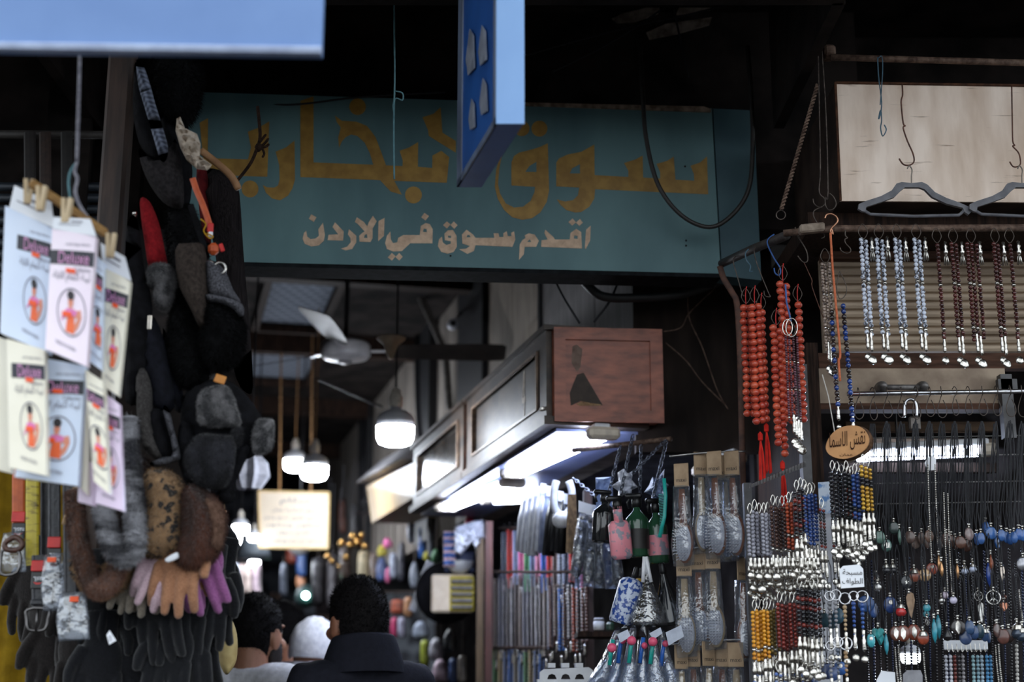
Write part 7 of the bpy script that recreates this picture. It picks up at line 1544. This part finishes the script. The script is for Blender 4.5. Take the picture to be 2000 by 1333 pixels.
MB().poly(wp([(1647, 1106), (1678, 1103), (1686, 1112), (1688, 1147), (1643, 1150), (1639, 1114)], 3.24), push=(0, .003, 0)).build('board', M('packet_white', *PCOL['white']), t)
lg = MB(); put_text(lg, 'مسبحة', lambda u, v: W(1646 + 38 * u, 1126 - 14 * v, 3.238), 0, 0, 1, 1, True); put_text(lg, 'الطواف', lambda u, v: W(1645 + 40 * u, 1144 - 14 * v, 3.238), 0, 0, 1, 1, True); lg.build('lettering', M('black_ink', (30, 28, 32), rough=.7), t)
# ------------------------------------------------------------------ clusters of prayer beads
def cluster(what, tone, xs, y0, y1, Y, r, mats, spacer=0, cols=2, tas=True, pat=None):
    for i, x in enumerate(xs):
        key = what; lb = '%s from left of %s' % (ORD[i], what)
        yy = y0 + R.uniform(-4, 4); p = W(x, yy, Y + .018 * (i % 3)); L_ = (y1 - y0) * S(x, y0, Y)
        if key in PRO: dup(PRO[key][0], p, R.uniform(-.5, .5), lb, None, (1, 1, R.uniform(.95, 1.04))); continue
        t = thing('prayer_beads', lb, 'prayer beads', p, what); t['at'] = (0, 0, 0); PRO[key] = (t, L_)
        mb = MB(); step = r * 1.9; n = int(L_ / step)
        for ci in range(cols):
            for k_ in range(n):
                mb.cm = pat(k_, n) if pat else (1 if spacer and k_ % spacer == spacer - 1 else 0)
                mb.ball(((ci - (cols - 1) / 2) * r * 2.05, .3 * r * (ci % 2), -r - k_ * step - (ci % 2) * r * .6), (r, r, r * .95), 8, 6)
        mb.build('beads', mats, t, True)
        MB().tube(crv([(0, 0, 0), (-.005, 0, .012), (0, 0, .024), (.005, 0, .014), (0, 0, 0)]), .0012, 6).build('loop', silver, t)
        for ci in range(2 if tas else 0):
            d = MB(); x_ = (ci - .5) * r * 2.2; d.lathe([(.001, 0), (.0042, -.004), (.003, -.012), (.006, -.02), (.0045, -.03), (.001, -.033)], 10, (x_, 0, -L_)); e_ = coin_drop(.0085, -L_ - .03 - .01 * ci, x_); d.add(e_.v, e_.f); d.build('silver_end', silver, t, True)
def bm3(n, c, c2=None, **k): return M(n, c, c2, rough=.22, coat=.4, scale=60, **k)
grey_b, brn_b, org_b, blk_b, blu_b = bm3('grey_bead', (168, 168, 178), (130, 130, 142)), bm3('brown_bead', (84, 54, 44), (52, 33, 28)), bm3('orange_bead', (190, 84, 46), (130, 46, 28)), bm3('black_bead', (34, 34, 40), (20, 20, 24)), bm3('blue_bead', (40, 74, 140), (24, 46, 96))
yel_b, olv_b, red_b = bm3('amber_yellow_bead', (224, 160, 40), (190, 120, 22)), bm3('olive_bead', (136, 112, 44), (92, 74, 28)), bm3('dark_red_bead', (134, 44, 34), (84, 28, 24))
bandr = lambda k_, n: 1 if k_ in (n // 4, n // 4 + 2, n - 3) else 0
cluster('the grey prayer beads under the rack arm', 0, [1465, 1474, 1483, 1492, 1500], 1000, 1090, 3.30, .0047, [grey_b, silver])
cluster('the dark brown prayer beads under the rack arm', 0, [1510, 1519, 1528, 1535], 988, 1082, 3.31, .0046, [brn_b, silver], 12)
cluster('the orange-brown prayer beads under the rack arm', 0, [1541, 1549, 1557], 978, 1072, 3.30, .0047, [org_b, silver], 9)
cluster('the upper black prayer beads with red bands under the rack arm', 0, [1556, 1564, 1571], 956, 1048, 3.26, .0048, [blk_b, red_b], pat=bandr)
cluster('the royal blue prayer beads beside the pegboard', 0, [1575, 1582, 1588], 965, 1068, 3.28, .0046, [blu_b, silver])
cluster('the amber yellow prayer beads in the lower cluster', 0, [1474, 1481, 1488, 1495], 1192, 1288, 3.27, .0048, [yel_b, silver], 10)
cluster('the olive prayer beads in the lower cluster', 0, [1501, 1508, 1515], 1190, 1280, 3.29, .0046, [olv_b, silver], 10)
cluster('the dark red prayer beads in the lower cluster', 0, [1523, 1531, 1539, 1547, 1555], 1180, 1272, 3.27, .0048, [red_b, silver], 12)
cluster('the black prayer beads with red bands in the lower cluster', 0, [1562, 1570, 1578, 1586, 1594], 1148, 1240, 3.25, .0050, [blk_b, red_b], pat=bandr)
cluster('the black faceted prayer beads under the wooden slice', 0, [1626, 1635, 1644, 1653], 924, 1018, 3.27, .0050, [blk_b, silver])
cluster('the dark green and black prayer beads under the wooden slice', 0, [1657, 1663], 930, 1022, 3.29, .0048, [bm3('green_black_bead', (32, 54, 50), (18, 30, 28)), org_b], pat=bandr)
cluster('the deep blue prayer beads under the wooden slice', 0, [1670, 1677], 925, 1016, 3.27, .0050, [blu_b, blk_b], 9)
cluster('the gold glass prayer beads under the wooden slice', 0, [1686, 1695], 912, 1004, 3.26, .0050, [M('gold_glass_bead', (214, 172, 60), (170, 124, 30), rough=.15, metal=.4, coat=.5), blk_b], pat=lambda k_, n: 1 if k_ in (n // 3, n // 3 + 1) else 0)
cluster('the thin black bead strings with red ends before the pegboard', 0, [1605, 1628], 995, 1075, 3.3, .0040, [blk_b, red_b], pat=lambda k_, n: 1 if k_ in (n // 3, n // 3 + 1, n - 1, 0) else 0)
cluster('the blue and silver bead ends below the left clusters', 0, [1478, 1492, 1506, 1520, 1536, 1552, 1572, 1590], 1312, 1350, 3.27, .0046, [bm3('blue_silver_bead', (60, 96, 170), (150, 160, 180)), silver], 2)
# many silver drops between the two cluster rows
sd = None
for i in range(34):
    x, y = 1466 + (i * 4.1) % 136, 1088 + (i * 23) % 46
    p = W(x, y, 3.25 + (i % 4) * .012); lb = '%s of the silver bead drops crowding between the two rows of prayer beads' % ORD[i]
    if sd is None:
        sd = t = thing('silver_drop', lb, 'drop', p, 'silver drops between the bead rows'); t['at'] = (0, 0, 0); MB().lathe([(.001, 0), (.004, -.004), (.0025, -.012), (.005, -.018), (.0035, -.028), (.001, -.03)], 10).build('stem', silver, t, True)
        MB().lathe([(.0005, -.003), (.007, -.0024), (.0095, 0), (.007, .0024), (.0005, .003)], 16, (0, 0, -.042), (.2, -1, .1)).build('medal', silver, t, True)
    else: dup(sd, p, R.uniform(-1, 1), lb, None, R.uniform(.8, 1.15))
# pegboard and printed strip
t = thing('pegboard', 'white perforated board strip between the prayer bead clusters', 'board', W(1610, 1170, 3.42))
a_, b_ = W(1590, 1345, 3.42), W(1629, 1004, 3.42); wpg = M('pegboard_white', (214, 216, 224), (196, 198, 208), rough=.5, scale=10)
MB().box(((a_.x + b_.x) / 2, 3.425, (a_.z + b_.z) / 2), (b_.x - a_.x, .012, b_.z - a_.z)).build('board', wpg, t)
mb = MB()
for r_ in range(14):
    for c_ in range(3): mb.lathe([(.0026, 0), (.0001, .0003)], 10, W(1600 + c_ * 10, 1140 + r_ * 13, 3.4185), (0, -1, 0), cap=False)
mb.build('holes', black_pl, t)
tag(MB().poly(wp([(1598, 943), (1620, 941), (1624, 1003), (1601, 1005)], 3.4), push=(0, .003, 0)).build('printed_strip', M('printed_blue', (206, 218, 234), (96, 140, 196), rough=.5, scale=40, contrast=(.42, .5))), 'pale blue and white printed strip above the pegboard', 'print')
# ------------------------------------------------------------------ pendants on black cords
def disc(r, th=.003, sx=1.0, sz=1.2):
    mb = MB(); mb.lathe([(.0004, -th), (r * .8, -th * .9), (r, -th * .4), (r, th * .4), (r * .8, th * .9), (.0004, th)], 24, (0, 0, 0), (0, -1, 0)); mb.v = [(v[0] * sx, v[1], v[2] * sz) for v in mb.v]; return mb
def heart(r, th=.003):
    pts = [(r * .062 * 16 * math.sin(a) ** 3, 0, r * .062 * (13 * math.cos(a) - 5 * math.cos(2 * a) - 2 * math.cos(3 * a) - math.cos(4 * a))) for a in np.linspace(0, 2 * PI, 29)[:-1]]
    return MB().poly([(p_[0], -th, p_[2]) for p_ in pts], push=(0, th * 2, 0))
def drop(r, th=.004): return MB().lathe([(.0004, r * 1.5), (r * .35, r * .7), (r * .85, -.1 * r), (r * .95, -.5 * r), (r * .6, -r), (.0004, -1.15 * r)], 16)
def wing(r, s_=1):
    pts = [(0, 1.2), (.5, .9), (.62, .2), (.5, -.5), (.3, -1.2), (.15, -1.9), (-.05, -1.5), (-.15, -.9), (-.3, -.3), (-.35, .5)]; return MB().poly([(s_ * a * r, -.0015, b * r) for a, b in pts], push=(0, .003, 0))
def ringm(r, th=.0022):
    return MB().tube([(r * math.cos(a), 0, r * math.sin(a)) for a in np.linspace(0, 2 * PI, 25)[:-1]], th, 8, True)
def peace(r):
    mb = ringm(r, r * .11)
    for a in (PI / 2, -PI / 2, -PI * .25, -PI * .75): mb.tube([(0, 0, 0), (r * math.cos(a), 0, r * math.sin(a))], r * .09, 6)
    return mb
def tree(r):
    mb = ringm(r, r * .09); mb.tube([(0, 0, -r), (0, 0, 0)], r * .1, 6)
    for a in (.4, .9, 1.57, 2.2, 2.7): mb.tube([(0, 0, -.2 * r), (.9 * r * math.cos(a), 0, .9 * r * math.sin(a))], r * .06, 5)
    return mb
def slim(r): return MB().lathe([(.0004, r * 1.8), (r * .3, r * .8), (r * .4, 0), (r * .3, -r), (.0004, -r * 1.8)], 12)
def skull(r):
    mb = MB(); mb.ball((0, 0, 0), (r, r * .8, r), 12, 8); mb.ball((0, 0, -r * .9), (r * .6, r * .5, r * .5), 10, 6); return mb
SHAPES = dict(disc=lambda r: disc(r), round=lambda r: disc(r, .003, 1, 1), heart=heart, drop=drop, wing=wing, peace=peace, tree=tree, slim=slim, skull=skull, ring=ringm, oval=lambda r: disc(r, .0035, .75, 1.25))
HX = [1676, 1704, 1732, 1760, 1788, 1815, 1838, 1864, 1890, 1918, 1945, 1972, 1995]
CP_ = {}
def pendant(label, x, y, Y, shape, r, col, metal=0, top=None, extra=None, grp='pendants on black cords', cord_mat=None, spread=.004):
    """pendant on a narrow loop of black cord; x, y: middle of the pendant"""
    if len(label.split()) < 4: label += ' on a black cord'
    p = W(x, y, Y); top = top if top is not None else y - 215
    dx = 0
    if top == 822: dx = round((W(min(HX, key=lambda h: abs(h - 6 - x)), top, Y).x - p.x - .0) / .004) * .004
    L_ = (y - top) * S(x, (y + top) / 2, Y); t = thing('pendant_necklace', label, 'necklace', p, grp); t['at'] = (0, 0, 0)
    h_ = r * (1.25 if shape in ('disc', 'oval') else 1.5 if shape == 'drop' else 1.8 if shape == 'slim' else 1.1)
    ck = (round(L_, 2), round(h_, 3), cord_mat is None, dx)
    if ck not in CP_:
        mb = MB()
        for s_ in (-1, 1): mb.tube([(0, 0, h_ + .008), (s_ * spread, .002 * s_, h_ + .05), (s_ * spread * 1.3 + dx * .9, .002 * s_, L_ - .02), (dx, 0, L_)], .0013 if top == 822 else .001, 5)
        CP_[ck] = mb.mesh('cord', cord_mat or blackcord)
    c_ = bpy.data.objects.new('cord', CP_[ck]); COL.objects.link(c_); c_.parent = t
    bk = ('bail', round(h_, 3))
    if bk not in CP_:
        mb = MB(); mb.tube([(0, -.003, h_ + .006), (0, .003, h_ + .006)], .0032, 10); mb.lathe([(.0035, h_ - .003), (.002, h_ + .004)], 8); CP_[bk] = mb.mesh('bail', silver, (0, 0, 0), True)
    b_ = bpy.data.objects.new('bail', CP_[bk]); COL.objects.link(b_); b_.parent = t
    m_ = M('stone_%d_%d_%d_%d' % (*col, metal), col, tuple(int(q_ * .75) for q_ in col), rough=.25, coat=.3, metal=metal, scale=70)
    pk = (shape, r, m_.name)
    if pk not in CP_: CP_[pk] = SHAPES[shape](r).mesh('pendant', m_, (0, 0, 0), shape not in ('heart', 'wing'))
    d_ = bpy.data.objects.new('pendant', CP_[pk]); COL.objects.link(d_); d_.parent = t; d_['at'] = (0, 0, 0); d_.rotation_euler = (0, 0, R.uniform(-.9, .9))
    if extra:
        d_.rotation_euler = (0, 0, R.uniform(-.2, .2)); ex = MB()
        if extra == 'cap': ex.lathe([(.001, r * 1.3), (r * .6, r * .9), (r * .85, r * .3), (r * .8, r * .25)], 14)
        elif extra == 'oval': ex.lathe([(.0004, .0036), (r * .3, .0034), (r * .38, .001)], 16, (0, -.001, r * .35), (0, -1, 0))
        elif extra == 'wave': ex.tube([(r * a, -.0036, r * b) for a, b in ((-.8, 0), (-.35, 0), (-.2, .4), (0, -.5), (.15, .5), (.3, -.2), (.4, 0), (.8, 0))], .0007, 5)
        elif extra == 'leaf': ex.poly([(a * r, -.0036, b * r) for a, b in ((0, .9), (.4, .3), (.3, -.5), (0, -.9), (-.35, -.3), (-.3, .5))], push=(0, .001, 0))
        elif extra == 'script': put_text(ex, 'الله'.replace('ه', 'ه'), lambda u, v: Vector((-r * .6 + 1.2 * r * u, -.0037, -r * .5 + r * v)), 0, 0, 1, 1, True)
        elif extra == 'star': ex.poly([((.45 if k_ % 2 == 0 else .18) * r * math.sin(k_ * PI / 5), -.0037, (.45 if k_ % 2 == 0 else .18) * r * math.cos(k_ * PI / 5)) for k_ in range(10)], push=(0, .001, 0))
        ex.build('ornament', silver, d_)
    return t
hk0 = None
for i, x in enumerate(HX):
    p = W(x, 766 - (x - 1655) * .015, 3.41); lb = '%s wire hook from the left on the bright steel rod' % ORD[i]
    if hk0 is None:
        hk0 = t = thing('wire_hook', lb, 'hook', p, 'hooks on the bright steel rod'); t['at'] = (0, 0, 0)
        MB().tube(crv([(0, .008, .004), (0, 0, .010), (0, -.008, .002), (.001, -.006, -.010), (-.003, 0, -.02), (-.011, 0, -.045), (-.009, 0, -.062), (0, 0, -.068), (.009, 0, -.06), (.010, 0, -.044), (.003, 0, -.024)]), .0012, 6).build('wire', iron, t, True)
    else: dup(hk0, p, R.uniform(-.5, .5), lb, None, R.uniform(.9, 1.05))
green, brown, blue_ = (96, 130, 118), (112, 90, 82), (60, 100, 166)
rowA = [(1718, 1050, green, 'disc'), (1731, 1066, (84, 120, 112), 'disc'), (1746, 1032, (42, 56, 54), 'disc'), (1757, 1048, (96, 128, 116), 'slim'), (1777, 1050, (92, 74, 68), 'disc'), (1788, 1060, (126, 108, 100), 'disc'), (1800, 1052, brown, 'disc'), (1815, 1048, (118, 92, 80), 'disc'), (1812, 1060, brown, 'disc'), (1838, 1060, (74, 62, 58), 'round'), (1849, 1054, (100, 76, 68), 'disc'), (1858, 1058, (84, 60, 52), 'disc'), (1866, 1062, (104, 70, 58), 'disc'), (1876, 1060, (96, 64, 52), 'disc'), (1888, 1066, (90, 58, 48), 'disc'), (1893, 1044, (136, 118, 116), 'round'),
        (1908, 1054, blue_, 'oval'), (1916, 1052, (54, 94, 156), 'oval'), (1925, 1030, blue_, 'oval'), (1936, 1042, (60, 104, 168), 'round'), (1948, 1060, (44, 96, 166), 'round'), (1956, 1046, (56, 98, 160), 'oval'), (1966, 1050, (60, 104, 172), 'oval'), (1973, 1053, (50, 96, 166), 'oval'), (1981, 1050, (62, 104, 170), 'oval'), (1990, 1044, (46, 92, 164), 'oval'), (1997, 1046, (60, 110, 180), 'oval')]
cn = lambda c: 'green' if c[1] > c[0] and c[1] > c[2] else 'blue' if c[2] > c[0] else 'brown'
cnt = {}
for x, y, c, shp in sorted(rowA):
    k_ = cn(c); i = cnt[k_] = cnt.get(k_, -1) + 1
    pendant('%s %s stone pendant from the left in the top row of cords' % (ORD[i], k_), x, y, 3.36 + R.uniform(-.04, .05), shp, .0125 if shp == 'disc' else .015 if shp == 'round' else .0115, c, 0, 822, 'script' if (x, y) == (1731, 1066) else None, 'stone pendants in the top row')
rowB = [('silver-capped black drop pendant, leftmost of the second row', 1731, 1112, 'drop', .010, (40, 40, 46), 0, 'cap'), ('silver-capped black drop pendant, second of the second row', 1744, 1112, 'drop', .010, (40, 40, 46), 0, 'cap'), ('black disc pendant with a silver star', 1770, 1138, 'disc', .0135, (34, 36, 42), 0, 'star'), ('red-brown disc pendant beside the black star disc', 1786, 1124, 'disc', .0135, (150, 84, 66), 0, 'cap'), ('pale gold disc pendant with a pulse line', 1806, 1124, 'round', .0145, (206, 168, 124), .2, 'wave'), ('rust red disc pendant with a white oval centre', 1820, 1112, 'round', .0135, (160, 78, 60), 0, 'oval'),
        ('white drop pendant, left of a pair', 1884, 1114, 'drop', .0095, (196, 206, 230), 0, 'cap'), ('white drop pendant, right of a pair', 1900, 1110, 'drop', .0095, (200, 208, 232), 0, 'cap'), ('brass bullet pendant, left of three', 1834, 1100, 'slim', .011, (206, 156, 110), .8, None), ('brass bullet pendant, middle of three', 1839, 1112, 'slim', .011, (206, 156, 110), .8, None), ('brass bullet pendant, right of three', 1870, 1116, 'slim', .011, (206, 156, 110), .8, None), ('white feather pendant', 1956, 1118, 'wing', .013, (222, 206, 190), .3, None), ('deep blue slim pendant under a copper cap', 1931, 1122, 'slim', .016, (40, 70, 150), 0, None), ('copper slim pendant above the deep blue one', 1936, 1100, 'slim', .012, (176, 100, 70), .6, None), ('large round silver pendant at the right frame edge', 1998, 1102, 'round', .016, (170, 170, 176), .8, None), ('black glossy drop pendant left of the white card', 1712, 1136, 'drop', .011, (36, 36, 42), 0, 'cap')]
for lb, x, y, s_, r, c, m_, ex in rowB: pendant(lb, x, y, 3.34 + R.uniform(-.03, .04), s_, r, c, m_, y - 110, ex)
rowC = [('deep blue round disc pendant behind the key rings', 1692, 1180, 'round', .019, (52, 88, 146), 0, None), ('pair partner blue disc pendant lower right of the deep blue round one', 1706, 1192, 'round', .018, (56, 92, 156), 0, None), ('dark blue egg pendant with a gold oval', 1739, 1182, 'disc', .016, (44, 72, 130), 0, 'oval'), ('red and white tipped drop pendant', 1759, 1192, 'drop', .0135, (206, 52, 54), 0, 'cap'), ('bronze wing pendant', 1776, 1176, 'wing', .020, (120, 96, 74), .7, None), ('turquoise stacked pendant, upper', 1810, 1188, 'round', .0085, (60, 150, 166), 0, None), ('turquoise stacked pendant, lower', 1809, 1200, 'round', .0075, (54, 140, 156), 0, None), ('silver tree-in-a-ring pendant hanging below the turquoise stack', 1811, 1215, 'tree', .008, (200, 198, 196), 1, None), ('silver skull pendant', 1839, 1174, 'skull', .008, (206, 204, 200), 1, None), ('silver tree of life pendant', 1911, 1165, 'tree', .0105, (206, 204, 200), 1, None), ('large silver peace sign pendant', 1940, 1168, 'peace', .0155, (216, 214, 210), 1, None), ('silver angel wing pendant', 1914, 1192, 'wing', .016, (210, 208, 204), 1, None), ('copper heart pendant', 1961, 1185, 'heart', .011, (196, 128, 98), .6, None), ('small dark copper heart pendant above the bright one', 1960, 1168, 'heart', .008, (110, 62, 50), .5, None), ('pearl pendant, left of two on chains', 1846, 1163, 'round', .0085, (206, 190, 206), .1, None), ('pearl pendant, right of two on chains', 1862, 1173, 'round', .0085, (196, 190, 214), .1, None), ('silver medal pendant among the upper key rings', 1714, 1148, 'round', .009, (190, 188, 186), .9, None)]
for lb, x, y, s_, r, c, m_, ex in rowC: pendant(lb, x, y, 3.32 + R.uniform(-.03, .04), s_, r, c, m_, y - 125, ex)
rowD = [('turquoise heart pendant', 1715, 1237, 'heart', .014, (66, 168, 170), 0, None), ('turquoise oval pendant with a white eye', 1701, 1252, 'oval', .0125, (70, 176, 190), 0, 'oval'), ('second turquoise heart pendant behind the first', 1719, 1248, 'heart', .013, (60, 156, 162), 0, None), ('slim turquoise pendant under the turquoise hearts', 1731, 1258, 'slim', .014, (60, 160, 180), 0, None), ('brown oval pendant with silver bands', 1750, 1238, 'disc', .014, (104, 62, 48), 0, 'leaf'), ('red-brown disc pendant with a silver spear', 1764, 1238, 'disc', .0155, (120, 62, 44), 0, 'leaf'), ('red-brown disc pendant with a silver leaf', 1785, 1236, 'disc', .0155, (134, 60, 40), 0, 'leaf'), ('orange-red stone pendant with a silver cap', 1803, 1246, 'disc', .0135, (150, 64, 40), 0, 'cap'), ('slim turquoise pendant, left of a pair', 1825, 1232, 'slim', .016, (50, 150, 170), 0, None), ('slim turquoise pendant, right of a pair', 1833, 1224, 'slim', .016, (46, 140, 160), 0, None), ('black arrowhead pendant with a gold tip', 1850, 1240, 'drop', .013, (36, 34, 36), 0, 'leaf'), ('dark stone pendant with a gold leaf', 1871, 1226, 'round', .017, (52, 46, 46), 0, 'leaf'), ('slate blue oval pendant, first of the blue group', 1886, 1246, 'disc', .014, (64, 84, 126), 0, None), ('slate blue oval pendant, second of the blue group', 1894, 1226, 'oval', .013, (56, 84, 124), 0, None), ('slate blue oval pendant, third of the blue group', 1903, 1236, 'oval', .013, (48, 74, 116), 0, None), ('dark teal oval pendant, fourth of the blue group', 1914, 1234, 'oval', .0135, (40, 68, 84), 0, None), ('steel blue oval pendant, fifth of the blue group', 1923, 1240, 'oval', .013, (60, 92, 140), 0, 'cap'), ('navy oval pendant, last of the blue group', 1931, 1244, 'oval', .0125, (48, 76, 124), 0, None), ('dark brown disc pendant, left of the last brown group', 1947, 1232, 'disc', .0135, (86, 62, 58), 0, None), ('red-brown oval pendant in the middle of the last brown group', 1959, 1244, 'disc', .0145, (100, 62, 54), 0, None), ('dark disc pendant, right of the last brown group', 1970, 1242, 'disc', .014, (70, 54, 54), 0, None), ('grey-blue silver-capped pendant at the lower right edge', 1987, 1234, 'drop', .015, (70, 82, 100), .3, 'cap'), ('second silver-capped pendant at the lower right edge', 1997, 1240, 'drop', .015, (60, 74, 92), .3, 'cap'), ('teal disc pendant low by the pegboard, left', 1610, 1212, 'disc', .014, (54, 84, 96), 0, None), ('teal disc pendant low by the pegboard, middle', 1624, 1214, 'disc', .0145, (58, 90, 108), 0, None), ('blue teal disc pendant by the pegboard, right', 1637, 1204, 'disc', .0150, (64, 100, 120), 0, None), ('blue disc pendant with an orange eye at the bottom', 1641, 1306, 'round', .0155, (52, 100, 176), 0, 'oval'), ('dusty blue leaf pendant at the bottom', 1616, 1312, 'disc', .015, (84, 104, 156), 0, None), ('dusty blue round pendant beside the leaf one at the bottom', 1628, 1316, 'disc', .014, (70, 92, 144), 0, None)]
for lb, x, y, s_, r, c, m_, ex in rowD: pendant(lb, x, y, 3.30 + R.uniform(-.03, .04), s_, r, c, m_, y - 120, ex)
# key rings with beaded fobs under the white card
for i, (x, y, r_, c) in enumerate(((1632, 1163, 10, (150, 150, 156)), (1650, 1170, 11, (200, 170, 130)), (1667, 1165, 9, (40, 80, 160)), (1684, 1166, 11, (44, 90, 170)), (1620, 1165, 9, (120, 120, 126)), (1636, 1255, 10, (90, 100, 120)), (1622, 1262, 9, (150, 150, 156)), (1652, 1258, 12, (176, 140, 100)))):
    t = thing('key_ring', '%s of the steel key rings with beaded fobs below the white card' % ORD[i], 'key ring', W(x, y, 3.24), 'key rings below the white card'); k = S(x, y, 3.24)
    MB().tube([W(x + r_ * math.cos(a), y + r_ * math.sin(a), 3.24) for a in np.linspace(0, 2 * PI, 25)[:-1]], .0018, 8, True).build('ring', steel, t, True)
    mb = MB()
    for q_ in range(8): mb.ball(W(x + q_ * .3, y + r_ + 6 + q_ * 8.5, 3.24), .0052 - .0003 * q_, 10, 6)
    mb.build('beads', bm3('fob_%d_%d_%d' % c, c), t, True); d = coin_drop(.0085); p_ = W(x + 3, y + r_ + 72, 3.24); d.v = [(v[0] + p_.x, v[1] + p_.y, v[2] + p_.z) for v in d.v]; d.build('silver_drop', silver, t, True)
# long silver chains, dark bead strings and bottom rows
for i, (x, y0, y1) in enumerate(((1812, 905, 1098), (1826, 905, 1105), (1843, 960, 1155), (1851, 962, 1160), (1748, 1262, 1345), (1754, 1258, 1345), (1944, 1258, 1345), (1950, 1256, 1345), (1803, 1270, 1345), (1990, 1150, 1215))):
    bead_t = thing('chain_necklace', ['longest bright silver chain under the white clip', 'second bright silver chain under the white clip', 'silver chain carrying the left pearl', 'silver chain carrying the right pearl', 'silver chain left of the low glowing bulb', 'second silver chain left of the low glowing bulb', 'silver chain below the white hook strip, left', 'silver chain below the white hook strip, right', 'silver chain right of the low glowing bulb', 'silver charm chain at the right frame edge'][i], 'necklace', W(x, y0, 3.33), 'silver chains among the cords')
    bead_path([(x, y0), (x + 3, (y0 + y1) / 2), (x + 8, y1)], 3.33, .0021, [silver], lambda i: 0, 'chain', bead_t, 6)
tag(MB().poly(wp([(1806, 905), (1812, 894), (1822, 890), (1828, 896), (1828, 918), (1812, 920)], 3.35), push=(0, .004, 0)).build('clip', white_pl), 'white plastic clip holding the bright silver chains', 'clip')
for i in range(26):
    x = 1690 + i * 12.2; y0 = 1062 + (i * 29) % 60; t = thing('bead_string', '%s from the left of the thin dark bead strings behind the pendants' % ORD[i], 'necklace', W(x, y0, 3.55), 'thin dark bead strings behind the pendants')
    bead_path([(x, y0), (x + 3, 1200), (x + 6, 1350)], 3.55 + (i % 3) * .03, .0030 + .0008 * (i % 2), [[blk_b, bm3('navy_bead', (40, 50, 84), (24, 30, 52)), bm3('jet_bead', (48, 46, 50))][i % 3]], lambda i: 0, 'beads', t, 6)
for i in range(30):
    x = HX[1 + i % 12] + (i * 7 % 9) - 4; y1 = 1030 + (i * 17) % 60
    t = thing('cord_loop', '%s of the plain black cord loops hanging behind the stone pendants' % ORD[i], 'cord', W(x, 835, 3.5), 'plain black cords behind the pendants')
    MB().tube(crv([W(x, 828, 3.45), W(x - 3, 900, 3.45), W(x + 4, y1, 3.45), W(x + 6, 900, 3.45), W(x + 2, 828, 3.45)], 5), .0015, 5).build('cord', blackcord, t)
t = thing('hook_strip', 'white strip of little hooks at the bottom right holding bead strands', 'rack', W(1885, 1260, 3.4)); MB().bbox(W(1886, 1261, 3.4), (.103, .004, .022), .003).build('strip', M('packet_white', *PCOL['white']), t)
mb = MB()
for q_ in range(9): mb.tube(crv(wp([(1850 + q_ * 9, 1258), (1851 + q_ * 9, 1268), (1853 + q_ * 9, 1274), (1856 + q_ * 9, 1268)], 3.39)), .001, 5)
mb.build('hooks', silver, t)
for i, (x, c, nm) in enumerate(((1847, (206, 208, 220), 'white'), (1856, (214, 214, 224), 'pearl white'), (1864, (120, 52, 44), 'dark red'), (1872, (60, 56, 60), 'black'), (1880, (150, 146, 150), 'grey'), (1900, (150, 190, 196), 'pale teal'), (1909, (140, 176, 190), 'grey teal'), (1917, (166, 190, 206), 'pale blue'), (1927, (80, 150, 200), 'sky blue'), (1934, (60, 130, 180), 'bright blue'), (1985, (206, 202, 196), 'ivory'))):
    t = thing('necklace', '%s bead strand hanging from the white hook strip at the bottom' % nm if i < 10 else 'ivory bead strand at the lower right frame edge', 'necklace', W(x, 1276, 3.38), 'bead strands on the hook strip'); bead_path([(x, 1276 if i < 10 else 1255), (x + 2, 1320), (x + 3, 1360)], 3.38, .0046, [bm3('hs_%d_%d_%d' % c, c)], lambda i: 0, 'beads', t, 8)
tag(MB().poly(wp([(1764, 1318), (1772, 1310), (1798, 1310), (1802, 1320), (1802, 1345), (1764, 1345)], 3.36), push=(0, .003, 0)).build('price_card', M('grey_card', (150, 150, 156), (126, 126, 132), rough=.6)), 'grey clipped card below the low glowing bulb', 'card')
tag(MB().poly(wp([(1712, 1330), (1722, 1311), (1748, 1314), (1750, 1345), (1712, 1345)], 3.36), push=(0, .003, 0)).build('paper_label', M('packet_white', *PCOL['white'])), 'white crumpled paper label at the bottom left of the low glowing bulb', 'label')
